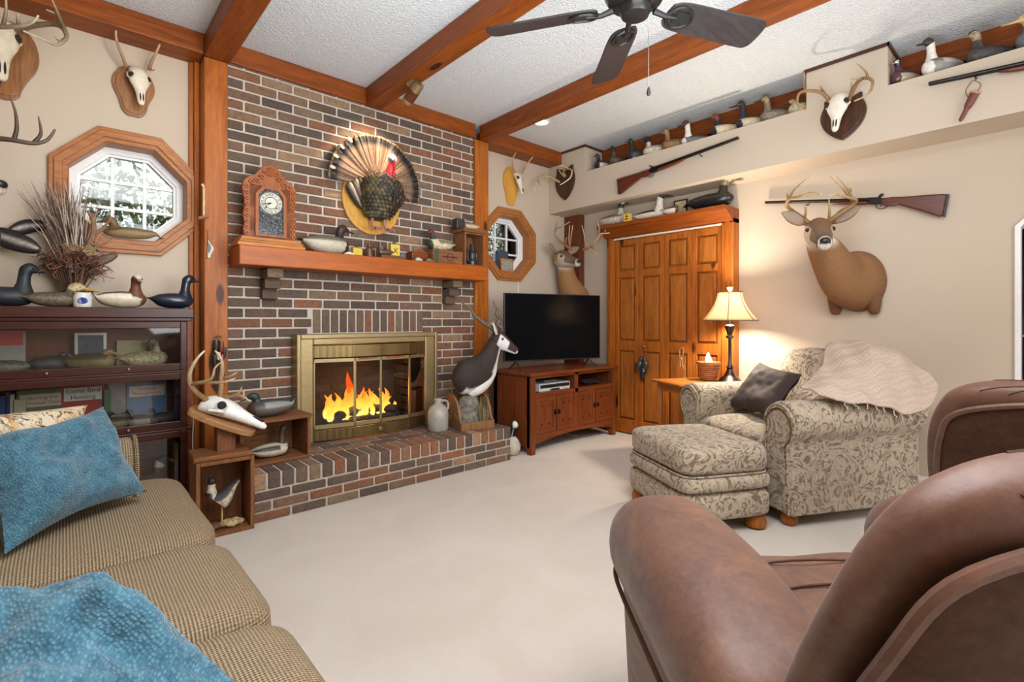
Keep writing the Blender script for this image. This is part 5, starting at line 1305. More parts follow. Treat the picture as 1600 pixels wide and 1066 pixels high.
# skull on yellow plaque on the back wall, right of the chimney
s3 = thing('skull_mount', 'small antlered skull on golden plaque between chimney and bulkhead', 'skull mount', at_y(797, 291, YA))
plaque(s3, 'drop', .105, .20, W_PLAQUE_Y)
skull(s3, .80, (.035, -.035, .075), (R(-18), 0, R(20)))
pxrack(s3, YA, [([(803, 270, .09), (801, 258, .11), (802, 246, .13), (811, 231, .16)], []), ([(816, 271, .09), (820, 260, .12), (827, 252, .15), (836, 241, .18)], [[(818, 265, .1), (822, 262, .13), (824, 262, .15)]])], s3.location, .010, 0, rgb(150, 116, 80), rgb(228, 206, 170), plane='y')
# narrow cable down the wall from the window
b = MB(); p0, p1 = at_y(810, 437, YA - .004), at_y(810, 470, YA - .004); b.tube([p0, p1, p1 - Vector((0, 0, .4))], .004, 6); o = b.build('wall_cable', WHITE_P); tag(o, 'thin white cable running down the wall behind the television', 'cable')
# framed things on the sill of the right window
w2 = OCT_C[1]
b = MB(); b.box(-.085, .085, -.012, .0, 0, .14); b.box(-.07, .07, -.0135, -.012, .014, .126, 1); o = b.build('framed_photo', [W_OAKX, plain('photo_print', rgb(150, 148, 132), .5, nz=.6, scale=70)], smooth=False); tag(o, 'framed photograph standing on the sill of the right octagon window', 'picture', loc=(w2[0] - .03, YA - .005, w2[1] - OCT_R + .088), rot=(R(-4), 0, 0))
b = MB(); b.box(-.07, .07, -.02, .02, 0, .22); o = b.build('blue_box', plain('slate_blue_card', rgb(52, 72, 92), .6), smooth=False, bevel=.003); tag(o, 'dark blue box behind the photograph in the right octagon window', 'box', loc=(w2[0] - .05, YA + .045, w2[1] - OCT_R + .088))

# ------------------------------------------------------------------ beyond the pass-through
b = MB(); b.box(0, .5, -1.9, 0, .0, 1.0); b.box(-.01, .5, -1.9, .01, 1.0, 1.03); o = b.build('kitchen_cupboard', W_MAHOGZ, smooth=False, bevel=.004); tag(o, 'dark cupboard in the room beyond the pass-through', 'cupboard', loc=(XB + .9, .3, 0))
b = MB(); b.box(0, .3, -1.9, 0, 0, .75); b.box(-.012, 0, -1.9, 0, .40, .43); b.box(-.012, 0, -1.9, 0, .72, .75); o = b.build('wall_cabinet', W_MAHOGZ, smooth=False, bevel=.004); tag(o, 'dark wall cabinet with pale shelf edges seen through the pass-through', 'cabinet', loc=(XB + 1.1, .3, 1.35))
vs_ = at_x(1594, 512, XB + .95)
b = MB(); b.tube([(0, 0, 0), (.0, .02, .10), (0, .035, .17)], [.012, .012, .01], 8); b.tube([(0, .03, .15), (0, .05, .17)], [.02, .02], 8); b.lathe([(.035, -.01), (.04, 0), (.03, .004)], 14); o = b.build('figurine', plain('white_china', rgb(226, 228, 228), .3)); tag(o, 'white figurine on the dark cupboard beyond the pass-through', 'figurine', loc=(vs_.x, vs_.y, 1.04))
# ------------------------------------------------------------------ brass fireplace front with glass doors
fp = thing('fireplace_screen', 'antique brass fireplace front with bifold glass doors in the brick chimney', 'fireplace front', (FX0, FYF, FZ0))
FW, FH = FX1 - FX0, FZ1 - FZ0
def fireplace():
    dep = YBR - FYF + .01
    b = MB(); w = .028
    for x0, x1, z0, z1 in ((0, w, 0, FH), (FW - w, FW, 0, FH), (w, FW - w, FH - w - .005, FH)): b.box(x0, x1, -.004, dep, z0, z1)
    b.build('outer_frame', BRASS, fp, smooth=False, bevel=.006)
    b = MB(); i0, i1 = w, w + .09
    b.box(i0, i1, .006, dep, 0, FH - w); b.box(FW - i1, FW - i0, .006, dep, 0, FH - w); b.box(i1, FW - i1, .006, dep, FH - w - .05, FH - w)
    b.build('inner_frame', BRASS, fp, smooth=False, bevel=.008)
    # vent bands with pierced lattice, folded forward with the doors
    xa, xb = i1 + .002, FW - i1 - .002; zt, zb = FH - w - .055, .015
    fold = [(xa, .012), (xa + (xb - xa) * .30, -.055), ((xa + xb) / 2 + .02, -.062), (xa + (xb - xa) * .80, -.05), (xb, .012)]
    LAT = NT('pierced_brass'); v = LAT.coords()
    vo = LAT.n('ShaderNodeTexVoronoi'); vo.inputs['Scale'].default_value = 95; vo.inputs['Randomness'].default_value = .1; LAT.l(v, vo.inputs['Vector'])
    LAT.col(LAT.ramp(vo.outputs['Distance'], [(.25, rgb(40, 32, 20)), (.4, rgb(132, 110, 70))])); LAT.set(Roughness=.4, Metallic=.8)
    for z0, z1 in ((zt - .085, zt), (zb, zb + .075)):
        b = MB()
        for (x0, y0), (x1, y1) in zip(fold[:-1], fold[1:]):
            b.add([(x0, y0, z0), (x1, y1, z0), (x1, y1, z1), (x0, y0, z1), (x0, y0 + .012, z0), (x1, y1 + .012, z0), (x1, y1 + .012, z1), (x0, y0 + .012, z1)], [(0, 1, 2, 3), (4, 7, 6, 5), (0, 4, 5, 1), (3, 2, 6, 7), (0, 3, 7, 4), (1, 5, 6, 2)])
        b.build('vent_band', LAT.m, fp, smooth=False)
    z0, z1 = zb + .085, zt - .095
    for k, ((x0, y0), (x1, y1)) in enumerate(zip(fold[:-1], fold[1:])):
        b = MB(); a, c = Vector((x0, y0, 0)), Vector((x1, y1, 0)); d = (c - a).normalized(); nn = Vector((d.y, -d.x, 0)) * .008
        def bar(p, q, za, zc):
            b.add([p + Vector((0, 0, za)), q + Vector((0, 0, za)), q + Vector((0, 0, zc)), p + Vector((0, 0, zc)), p + nn + Vector((0, 0, za)), q + nn + Vector((0, 0, za)), q + nn + Vector((0, 0, zc)), p + nn + Vector((0, 0, zc))], [(0, 3, 2, 1), (4, 5, 6, 7), (0, 1, 5, 4), (3, 7, 6, 2), (0, 4, 7, 3), (1, 2, 6, 5)])
        bar(a, c, z0, z0 + .028); bar(a, c, z1 - .024, z1); bar(a, a + d * .008, z0, z1); bar(c - d * .008, c, z0, z1)
        dr_ = b.build('door', BRASS, fp, smooth=False)
        b = MB(); m = nn * .5
        b.add([a + m + Vector((0, 0, z0 + .02)), c + m + Vector((0, 0, z0 + .02)), c + m + Vector((0, 0, z1 - .02)), a + m + Vector((0, 0, z1 - .02))], [(0, 1, 2, 3)])
        b.build('glass_pane', GLASS, dr_, smooth=False)
        if k in (1, 2):
            mx_ = (a + c) / 2 + nn * 1.6; b = MB(); b.tube([mx_ - d * .075 + Vector((0, 0, z1 - .005)), mx_ + d * .075 + Vector((0, 0, z1 - .005))], .006, 8); b.build('door_handle', plain('handle_wood', rgb(150, 84, 60), .4), dr_)
    b = MB(); b.lathe([(.016, 0), (.018, .004), (.012, .010)], 14); o = b.build('damper_knob', BRASS, fp); o.location = (fold[2][0], fold[2][1] - .0, zb + .035); o.rotation_euler = (R(90), 0, 0)
fireplace()
# logs, ember bed, grate and fire
lg = thing('log_set', 'charred gas logs on a grate inside the fireplace', 'logs', (1.80, 3.86, .2785))
CHAR = plain('charred_bark', rgb(58, 50, 46), .95, nz=.6, scale=40, bump=.6)
for x0, y0, z0, x1, y1, z1, r in ((-.30, -.10, .07, .28, -.12, .075, .045), (-.26, .06, .075, .30, .04, .08, .05), (-.24, -.14, .14, .12, .08, .155, .038), (.26, -.14, .14, -.04, .1, .16, .036)):
    b = MB(); n = 9
    b.tube([(x0 + (x1 - x0) * k / n, y0 + (y1 - y0) * k / n + .01 * math.sin(k * 2.1), z0 + (z1 - z0) * k / n + .006 * math.sin(k * 3)) for k in range(n + 1)], [r * (.9 + .15 * math.sin(k * 1.7)) for k in range(n + 1)], 10); b.build('log', CHAR, lg)
b = MB()
for k in range(7): b.box(-.27 + k * .09, -.258 + k * .09, -.17, .14, .012, .03)
b.box(-.3, .3, -.175, -.16, .0, .035); b.box(-.3, .3, .13, .145, .0, .035); b.build('grate', BLACKM, lg, smooth=False)
rr = random.Random(3); b = MB()
for k in range(150): b.ball((rr.uniform(-.40, .40), rr.uniform(-.22, .16), .017), rr.uniform(.008, .017), 6, 4)
o = b.build('embers', plain('ash_rock', rgb(92, 86, 80), .95, nz=.5, scale=60), lg); o['kind'] = 'stuff'
def flame_mat():
    t = NT('flame'); v = t.coords()
    z = t.n('ShaderNodeSeparateXYZ'); t.l(v, z.inputs[0]); f = t.noise(v, 14, 3)
    h = t.math('ADD', t.math('MULTIPLY', z.outputs[2], 3.0), t.math('MULTIPLY', t.math('SUBTRACT', f, .5), .5))
    c = t.ramp(h, [(.22, rgb(255, 214, 120)), (.55, rgb(255, 176, 60)), (.95, rgb(240, 110, 30)), (1.0, rgb(220, 70, 20))])
    em = t.n('ShaderNodeEmission'); em.inputs['Strength'].default_value = 2.1; t.l(c, em.inputs['Color'])
    tr = t.n('ShaderNodeBsdfTransparent'); mx = t.n('ShaderNodeMixShader')
    lw = t.n('ShaderNodeLayerWeight'); lw.inputs['Blend'].default_value = .38
    a = t.ramp(t.math('ADD', lw.outputs['Facing'], t.math('MULTIPLY', t.math('SUBTRACT', f, .5), .7)), [(.12, (.9, .9, .9)), (.62, (0, 0, 0))])
    t.l(a, mx.inputs[0]); t.l(tr.outputs[0], mx.inputs[1]); t.l(em.outputs[0], mx.inputs[2]); t.l(mx.outputs[0], t.t.nodes['Material Output'].inputs['Surface'])
    return t.m
FLAME = flame_mat(); b = MB()
rr = random.Random(21); FL = [(-.075, .0, .36, .050), (-.05, .05, .27, .045), (-.11, -.03, .24, .04)]
for q in range(34):
    x = rr.uniform(-.30, .31); FL.append((x, rr.uniform(-.13, .08), rr.uniform(.09, .21) * (1.15 - .5 * abs(x + .02)), rr.uniform(.022, .042)))
for k, (x, y, h, w) in enumerate(FL):
    ph = k * 1.3; S = []
    for q in range(9):
        f = q / 8; wob = math.sin(f * 5 + ph) * .035 * f
        S.append(((x + wob, y + .5 * wob * math.cos(ph), .10 + h * f), (w * (math.sin(PI * (f * .86 + .12)) ** .8) * (1 - .35 * f), 0, 0), (0, w * .7 * math.sin(PI * (f * .86 + .12)) * (1 - .35 * f), 0)))
    b.loft(S, 12, 18)
fl = b.build('flames', FLAME, ang=180); tag(fl, 'orange flames rising from the logs behind the fireplace glass', 'fire', kind='stuff', loc=(1.80, 3.86, .276))
point('fire_light', (1.80, 3.80, .55), 6, (1, .5, .16), .08)

# ------------------------------------------------------------------ turkey mount
TK = at_y(580, 312, YBR)
tk = thing('turkey_mount', 'strutting wild turkey mount with fanned tail on golden oval plaque above the mantel', 'turkey mount', TK)
def turkey():
    b = MB()
    b.prism([(.245 * math.cos(2 * PI * k / 48), -.005 + .275 * math.sin(2 * PI * k / 48)) for k in range(48)], -.024, -.001, 'xz')
    b.prism([(.215 * math.cos(2 * PI * k / 48), -.005 + .245 * math.sin(2 * PI * k / 48)) for k in range(48)], -.030, -.024, 'xz')
    b.build('plaque', W_PLAQUE_Y, tk, smooth=False, bevel=.006)
    cx, cz = .01, .10; N = 19; b = MB()
    for k in range(N):
        a = R(-5 + 180 * k / (N - 1)); Ln = .385; d = Vector((math.cos(a), 0, math.sin(a))); p = Vector((-d.z, 0, d.x)); rows = []; cols = []
        for s, wd in ((.05, .012), (.45, .026), (.68, .037), (.76, .042), (.86, .047), (.90, .048), (.955, .046), (.97, .045), (1.0, .030)):
            for j in (-1, -.15, 0, .15, 1):
                q = d * (Ln * s) + p * (wd * j); y = -.055 - (.012 if j == 0 else 0) - .0030 * ((k * 7) % 5) - .03 * (1 - s) - .05 * (s - .5) * (s > .5)
                rows.append((cx + q.x, y, cz + q.z)); f = (s * 37 + k) % 2
                cols.append(rgb(120, 92, 72) if s < .8 and j != 0 else rgb(178, 150, 122) if s < .86 else rgb(34, 28, 26) if s < .965 else rgb(150, 118, 88))
        F = [(r * 5 + j, r * 5 + j + 1, (r + 1) * 5 + j + 1, (r + 1) * 5 + j) for r in range(8) for j in range(4)]
        b.add(rows, F, None, cols)
    o = b.build('tail_fan', FEATHER, tk); s = o.modifiers.new('thick', 'SOLIDIFY'); s.thickness = .003
    # covert feathers at the side of the fan
    b = MB()
    for k in range(9):
        a = R(122 + k * 7); r = .36 + .012 * (k % 2); b.c = rgb(206, 190, 164) if k % 2 else rgb(60, 46, 38)
        b.ball((cx + r * math.cos(a), -.115, cz + r * math.sin(a)), (.013, .005, .024), 10, 6, rot=(0, -a + PI / 2, 0))
    b.build('wing_tip', FEATHER, tk)
    # body
    dk_, br_ = rgb(34, 28, 24), rgb(78, 66, 40)
    def bc(q, th):
        f = .5 + .5 * math.sin(q * 44 + math.cos(th) * 2)
        base = tuple(a + (c - a) * (.25 + .5 * f) for a, c in zip(dk_, br_)) if q < .72 else (rgb(70, 50, 38) if f < .5 else rgb(98, 74, 58))
        return base
    S = [((.015, -.05, -.17), (.05, 0, 0), (0, .04, 0)), ((.015, -.085, -.14), (.105, 0, 0), (0, .07, 0)), ((.015, -.125, -.07), (.145, 0, 0), (0, .095, 0)), ((.015, -.16, .01), (.165, 0, 0), (0, .11, 0)), ((.012, -.165, .08), (.158, 0, 0), (0, .11, 0)), ((.012, -.145, .14), (.12, 0, 0), (0, .09, 0)), ((.02, -.12, .18), (.065, 0, 0), (0, .06, 0)), ((.03, -.11, .20), (.03, 0, 0), (0, .03, 0))]
    b = MB(); b.loft(S, 30, 54, bc); nb_ = len(b.v); rt = random.Random(8); q_ = catmull([tuple(a) + tuple(c) + tuple(d) for a, c, d in S], 22)
    for i in range(3, 21):
        e = q_[i]; nf = 13
        for k in range(nf):
            th = PI + PI * (k + .5 * (i % 2)) / nf
            p = Vector(e[:3]) + Vector(e[3:6]) * math.cos(th) + Vector(e[6:9]) * math.sin(th)
            f = i / 21; b.c = rt.choice([rgb(44, 36, 28), rgb(74, 62, 36), rgb(58, 44, 34), rgb(92, 76, 46)]) if f < .7 else rt.choice([rgb(96, 66, 46), rgb(62, 46, 36), rgb(128, 96, 70)])
            b.ball((p.x, p.y, p.z - .006), (.019, .006, .020), 8, 5, rot=(R(14), 0, th - 1.5 * PI))
    b.build('body', FEATHER, tk, ang=80)
    for s_, x in ((-1, -.125), (1, .155)):
        b = MB()
        for k in range(5):
            b.c = [rgb(62, 48, 38), rgb(150, 130, 108), rgb(70, 54, 42), rgb(170, 150, 126), rgb(52, 42, 36)][k]
            b.ball((x + s_ * .012 * k, -.10 + .008 * k, .03 - .012 * k), (.028, .03, .105), 10, 8, rot=(0, s_ * R(12 + 6 * k), 0))
        b.build('wing', FEATHER, tk)
    b = MB(); b.c = rgb(170, 34, 44); b.tube([(.045, -.185, .15), (.06, -.205, .20), (.068, -.215, .255)], [.042, .034, .026], 12, smooth=8); b.ball((.05, -.225, .165), (.018, .014, .028)); b.ball((.075, -.222, .17), (.016, .014, .026)); nk_ = b.build('neck', painted('wattle', .45, .2, 60, .3), tk)
    b = MB()
    b.loft([((.068, -.19, .265), (.02, 0, 0), (0, .02, .02)), ((.070, -.205, .285), (.031, 0, 0), (0, .034, .01)), ((.068, -.225, .290), (.030, 0, 0), (0, .012, .034)), ((.064, -.250, .275), (.022, 0, 0), (0, .008, .022)), ((.060, -.268, .258), (.010, 0, 0), (0, .004, .010))], 16, 18, lambda q, th: (rgb(232, 236, 242) if math.sin(th) > -.2 else rgb(120, 150, 190)))
    h = b.build('head', painted('wattle', .45, .2, 60, .3), tk)
    b = MB(); b.c = rgb(150, 130, 104); b.loft([((.060, -.262, .262), (.010, 0, 0), (0, 0, .010)), ((.056, -.29, .246), (.003, 0, 0), (0, 0, .003))], 8); b.build('beak', PAINT, h)
    b = MB(); b.c = rgb(186, 34, 40); b.tube([(.058, -.272, .27), (.05, -.285, .24), (.052, -.28, .20)], [.005, .006, .004], 8); b.build('snood', PAINT, h)
    b = MB(); b.c = rgb(20, 18, 18); b.tube([(.055, -.275, .07), (.05, -.28, -.02), (.045, -.26, -.10)], [.008, .010, .004], 8); b.build('beard', FEATHER, tk)
    for x in (-.03, .075):
        b = MB(); b.c = rgb(176, 120, 110)
        b.tube([(x, -.08, -.13), (x - .004, -.085, -.20), (x, -.10, -.245)], [.016, .010, .011], 8)
        for d in (-.030, 0, .030): b.tube([(x, -.10, -.245), (x + d, -.15, -.245), (x + d * 1.3, -.175, -.27)], [.010, .009, .003], 7, smooth=6)
        b.build('leg', painted('scaly_leg', .5, .35, 90, .3), tk)
turkey()

# ------------------------------------------------------------------ things on the mantel
def mz(px, Y): return at_y(px, 400, Y).x
ck = thing('mantel_clock', 'carved oak gingerbread clock with white dial at the left of the mantel', 'clock', (mz(420, 3.53), 3.53, MZ), R(2), scale=1.13)
def clock():
    cw = wood('clock_oak', rgb(124, 62, 26), rgb(172, 96, 46), 'z', .4, 1.6, False)
    b = MB(); b.box(-.185, .185, -.075, .075, 0, .022); b.box(-.175, .175, -.068, .07, .022, .036); b.box(-.165, .165, -.062, .07, .036, .055); b.build('plinth', W_OAKX, ck, smooth=False, bevel=.004)
    sil = [(-.14, .055), (-.145, .10), (-.138, .14), (-.146, .18), (-.136, .23), (-.142, .28), (-.150, .33), (-.142, .37), (-.115, .40), (-.085, .415), (-.06, .45), (-.035, .475), (0, .485)]
    sil = catmull(sil, 40)
    P = [(x, z) for x, z in sil] + [(-x, z) for x, z in reversed(sil[:-1])]
    b = MB(); b.prism(P, -.03, -.008, 'xz'); b.box(-.115, .115, -.03, .07, .055, .36); b.build('case', cw, ck, smooth=False, bevel=.004)
    b = MB()                                                    # carved scrolls
    for s in (-1, 1):
        for k in range(9):
            z = .075 + k * .033; pts = [(s * (.127 + .013 * math.cos(a / 3.0) * (1 - a / 26)), -.034, z + .014 * math.sin(a / 3.0) * (1 - a / 26)) for a in range(0, 20)]
            b.tube(pts, .0052, 5)
        for k in range(5):
            q = sil[26 + k * 3]; b.tube([(s * (abs(q[0]) - .022 + .016 * math.cos(a / 3.0) * (1 - a / 26)), -.034, q[1] - .03 + .016 * math.sin(a / 3.0) * (1 - a / 26)) for a in range(20)], .0058, 5)
    for k in range(7): a = R(30 + 20 * k); b.tube([(0, -.034, .42), (.03 * math.cos(a), -.036, .42 + .05 * math.sin(a))], [.007, .004], 6)
    b.build('carving', cw, ck)
    dr_ = [(-.085, .065), (.085, .065), (.085, .305), (.045, .355), (-.045, .355), (-.085, .305)]
    inn = [(-.068, .078), (.068, .078), (.068, .298), (.036, .338), (-.036, .338), (-.068, .298)]
    b = MB(); V = [(x, y, z) for y in (-.044, -.03) for x, z in dr_] + [(x, y, z) for y in (-.044, -.03) for x, z in inn]; F = []
    for k in range(6): j = (k + 1) % 6; F += [(k, j, 6 + j, 6 + k), (12 + k, 18 + k, 18 + j, 12 + j), (k, 12 + k, 12 + j, j)]
    b.add(V, F); d = b.build('door', cw, ck, smooth=False)
    t = NT('etched_glass'); v = t.coords(); f = t.noise(v, 90, 4, .8, 1.5); t.col(t.ramp(f, [(.50, rgb(26, 28, 30)), (.60, rgb(132, 136, 138))])); t.set(Roughness=.15)
    b = MB(); b.prism(inn, -.034, -.0305, 'xz'); b.build('glass', t.m, d, smooth=False)
    b = MB(); b.lathe([(.066, 0), (.066, .004), (.062, .006)], 40); di = b.build('dial', plain('ivory_dial', rgb(206, 202, 184), .5, nz=.04), ck); di.location = (0, -.034, .262); di.rotation_euler = (R(90), 0, 0)
    bk = plain('black_print', (.02, .018, .015), .6)
    b = MB()
    for r in (.034, .063): b.tube([(r * math.cos(2 * PI * k / 40), r * math.sin(2 * PI * k / 40), .0065) for k in range(41)], .0018, 4)
    b.build('dial_ring', bk, di)
    for i, nme in enumerate(('XII', 'I', 'II', 'III', 'IIII', 'V', 'VI', 'VII', 'VIII', 'IX', 'X', 'XI')):
        a = R(90 - 30 * i); text(nme, .025, bk, di, (.048 * math.cos(a), .048 * math.sin(a), .0066), (0, 0, a - PI / 2), 'numeral', .0003)
    for a, l in ((R(-145), .026), (R(195), .046)):
        b = MB(); b.tube([(0, 0, .008), (l * math.cos(a), l * math.sin(a), .008)], [.0035, .002], 5); b.build('hand', bk, di)
    for x in (-.028, .028): b = MB(); b.lathe([(.0045, 0), (.0045, .002)], 10, (x, -.026, .0062)); b.build('winding_hole', bk, di)
clock()
GM = 'decoys along the mantel'
decoy('canvasback_decoy', 'canvasback decoy with dark red head next to the mantel clock', (mz(507, 3.51), 3.51, MZ), R(2), .36, rgb(108, 98, 84), rgb(186, 176, 156), rgb(30, 32, 30), rump=rgb(36, 34, 32), head=rgb(62, 34, 24), bill=rgb(64, 40, 30), H=.38, nh=.26, low=6, group=GM)
decoy('widgeon_decoy', 'cream backed decoy with rusty head standing on the stencilled wooden box', (mz(690, 3.55), 3.55, MZ + .115), R(178), .28, rgb(206, 192, 160), rgb(196, 180, 146), rgb(56, 62, 48), head=rgb(92, 44, 34), bill=rgb(60, 50, 46), wing=rgb(120, 116, 90), H=.38, nh=.26, group=GM, mat=PAINT_S)
decoy('miniature_decoy', 'small pale decoy on top of the tall open box at the right of the mantel', (mz(734, 3.56), 3.54, MZ + .325), R(176), .19, rgb(150, 116, 84), rgb(196, 178, 148), rgb(96, 80, 70), head=rgb(160, 140, 120), H=.36, nh=.16, group=GM)
decoy('miniature_decoy', 'tiny brown decoy lying on the wooden block in the middle of the mantel', (mz(604, 3.50), 3.50, MZ + .028), R(182), .13, rgb(70, 50, 42), rgb(90, 66, 54), rgb(120, 104, 96), H=.36, nh=.2, group=GM)
b = MB(); b.box(-.10, .10, -.03, .03, 0, .028); o = b.build('wooden_block', W_OLD, smooth=False, bevel=.003); tag(o, 'long low wooden block in the middle of the mantel', 'block', loc=(mz(612, 3.50), 3.50, MZ))
YEL = plain('yellow_card', rgb(214, 180, 66), .6); INK = plain('black_print', (.02, .018, .015), .6)
def tin(label, px, Y, w, h, d, z=0, mark='X', rz=0):
    t = thing('powder_tin', label, 'tin', (mz(px, Y), Y, MZ + z), rz)
    b = MB(); b.box(-w / 2, w / 2, -d / 2, d / 2, 0, h); b.build('body', YEL, t, smooth=False, bevel=.003)
    b = MB(); y = -d / 2 - .0006; b.box(-w / 2, w / 2, y, y + .001, h - .008, h - .003); b.box(-w / 2, w / 2, y, y + .001, .003, .007); b.build('border', plain('olive_print', rgb(96, 84, 30), .6), t, smooth=False)
    if mark: text(mark, h * .62, INK, t, (0, y - .0002, h * .42), (R(90), 0, 0), 'emblem', .0003)
    b = MB(); b.lathe([(.014, h), (.014, h + .012), (.010, h + .014)], 12); b.build('cap', INK, t)
    return t
tin('yellow square tin with crossed black mark in the middle of the mantel', 616, 3.53, .075, .10, .05, .028, 'X', R(-6))
tin('smaller yellow tin with a dark mark behind the canvasback decoy bill', 557, 3.56, .075, .075, .045, 0, None, R(4))
for lab, px, Y, r, h, c in (('brown glass bottle beside the smaller yellow tin on the mantel', 577, 3.54, .03, .11, rgb(96, 60, 40)), ('dull brass shell case standing by the middle yellow tin', 594, 3.58, .028, .14, rgb(110, 84, 60))):
    b = MB(); b.lathe([(r, 0), (r, h * .6), (r * .9, h * .68), (r * .45, h * .78), (r * .45, h), (r * .5, h)], 16); o = b.build('bottle', plain('bottle_' + str(px), c, .25), smooth=True); tag(o, lab, 'bottle', loc=(mz(px, Y), Y, MZ))
b = MB(); b.c = rgb(200, 190, 172); b.loft([((-.02, 0, .004), (.0, .018, 0), (0, 0, .012)), ((.0, 0, .014), (0, .026, 0), (0, 0, .018)), ((.03, 0, .012), (0, .018, 0), (0, 0, .012)), ((.05, 0, .008), (0, .004, 0), (0, 0, .004))], 12, 12); 
for p in b.v: p.z = max(p.z, 0)
o = b.build('sea_shell', PAINT, smooth=True); tag(o, 'pale sea shell on the mantel in front of the small chest', 'shell', loc=(mz(652, 3.46), 3.46, MZ))
b = MB(); b.c = rgb(236, 226, 204); b.loft([((-.035, 0, .003), (0, .012, 0), (0, 0, .004)), ((0, 0, .01), (0, .025, 0), (0, 0, .012)), ((.035, 0, .004), (0, .010, 0), (0, 0, .005))], 12, 12)
for p in b.v: p.z = max(p.z, 0)
o = b.build('sea_shell', PAINT, smooth=True); tag(o, 'flat white shell on the mantel under the canvasback bill', 'shell', loc=(mz(545, 3.45), 3.45, MZ))
b = MB(); b.c = rgb(120, 100, 86); b.loft([((-.03, 0, .006), (0, .016, 0), (0, 0, .01)), ((0, 0, .016), (0, .022, 0), (0, 0, .02)), ((.04, 0, .01), (0, .006, 0), (0, 0, .006))], 12, 12)
for p in b.v: p.z = max(p.z, 0)
o = b.build('sea_shell', PAINT, smooth=True); tag(o, 'brown ridged shell on the mantel beside the stencilled box', 'shell', loc=(mz(670, 3.46), 3.46, MZ))
b = MB(); b.loft([((0, 0, 0), (.05, 0, 0), (0, .02, 0)), ((0, 0, .045), (.055, 0, 0), (0, .022, 0)), ((0, 0, .075), (.045, 0, 0), (0, .018, 0))], 16, 10); o = b.build('enamel_cup', plain('grey_enamel', rgb(92, 92, 92), .3)); tag(o, 'small grey metal cup against the bricks right of the yellow tin', 'cup', loc=(mz(633, 3.62), 3.62, MZ + .0))
cb = thing('carved_chest', 'small carved brown chest on the mantel under the turkey', 'chest', (mz(652, 3.55), 3.55, MZ))
b = MB(); b.box(-.075, .075, -.045, .045, 0, .075); b.build('body', W_MISSIONX, cb, smooth=False, bevel=.004)
b = MB(); b.prism([(-.078, .075)] + [(-.078 + .156 * k / 8, .078 + .022 * math.sin(PI * k / 8)) for k in range(9)] + [(.078, .075)], -.047, .047, 'xz'); b.build('lid', W_MISSIONX, cb, smooth=False)
wb = thing('stencilled_box', 'wooden box with a dark ring stencil and green edge on the mantel', 'box', (mz(693, 3.53), 3.53, MZ))
b = MB(); b.box(-.15, .15, -.07, .07, 0, .115); b.build('body', W_OLD, wb, smooth=False, bevel=.004)
b = MB(); b.tube([(.02 + .03 * math.cos(2 * PI * k / 24), -.071, .058 + .03 * math.sin(2 * PI * k / 24)) for k in range(25)], .003, 4); b.cbox((.02, -.071, .058), (.15, .002, .010)); b.build('stencil', plain('brown_ink', rgb(58, 34, 22), .8), wb, smooth=False)
b = MB(); b.box(-.135, -.095, -.0715, -.07, 0, .115); b.build('green_stripe', plain('worn_green', rgb(62, 74, 50), .8), wb, smooth=False)
tbx = thing('open_box', 'tall narrow open wooden box on end at the right of the mantel', 'box', (mz(733, 3.53), 3.53, MZ))
b = MB(); w, h, d = .105, .29, .08; b.frame(-w, w, 0, h, .014, -d, d - .01); b.box(-w, w, d - .01, d, 0, h); b.build('box_case', W_OLDZ, tbx, smooth=False, bevel=.003)
b = MB(); b.box(-w - .02, w + .01, -d - .015, d, h, h + .034); b.build('lid_board', W_OLD, tbx, smooth=False, bevel=.003)
ln = thing('lantern', 'small dark tin lantern standing inside the tall open box', 'lantern', (mz(734, 3.53) - .005, 3.49, MZ + .0155))
b = MB(); b.lathe([(.034, 0), (.036, .03), (.024, .04), (.030, .06), (.034, .085), (.024, .11), (.034, .115), (.02, .14), (.018, .165), (.024, .168), (.02, .18)], 16); b.build('body', plain('dark_tin', rgb(70, 74, 74), .35, .6), ln)
b = MB()
for s in (-1, 1): b.tube([(s * .03, 0, .02), (s * .048, 0, .06), (s * .046, 0, .10), (s * .028, 0, .12)], .004, 6, smooth=10)
b.build('side_tube', plain('dark_tin', rgb(70, 74, 74), .35, .6), ln)
b = MB(); b.box(-.05, .04, -.04, .04, 0, .09); o = b.build('iron_block', plain('dark_iron', rgb(46, 44, 46), .5), smooth=False, bevel=.01); tag(o, 'dark block beside the small decoy on top of the tall box', 'block', loc=(mz(718, 3.55) , 3.56, MZ + .325))

# ------------------------------------------------------------------ things on the hearth
def hx_(px, Y): return at_y(px, 600, Y).x
cr = thing('plank_shelf_box', 'weathered plank box lying open on the left of the hearth', 'crate', (hx_(415, 3.36) + .014, 3.36, HZ + .001), R(3))
b = MB(); w, h, d = .20, .275, .13
b.box(-w + .02, w - .004, -d, d, 0, .018); b.box(-w - .02, w + .03, -d - .01, d, h - .02, h); b.box(-w, -w + .02, -d, d, 0, h - .02); b.box(w - .004, w + .016, -d, d, 0, h - .02); b.box(-w + .02, w - .004, d - .014, d, .018, .14); b.box(-w + .02, w - .004, d - .014, d, .144, h - .02)
b.build('box_boards', W_OLD, cr, smooth=False, bevel=.004)
cw_ = Vector(cr.location)
decoy('teal_decoy', 'grey feathered drake decoy with dark green head on top of the plank box', (cw_.x + .02, cw_.y - .02, HZ + h), R(183), .30, rgb(66, 66, 64), rgb(92, 86, 80), rgb(74, 50, 44), rump=rgb(50, 52, 52), wing=rgb(140, 138, 132), head=rgb(34, 52, 48), bill=rgb(40, 42, 42), H=.38, W=.46, nh=.18, tail=.95, low=12, mat=PAINT, keel=False)
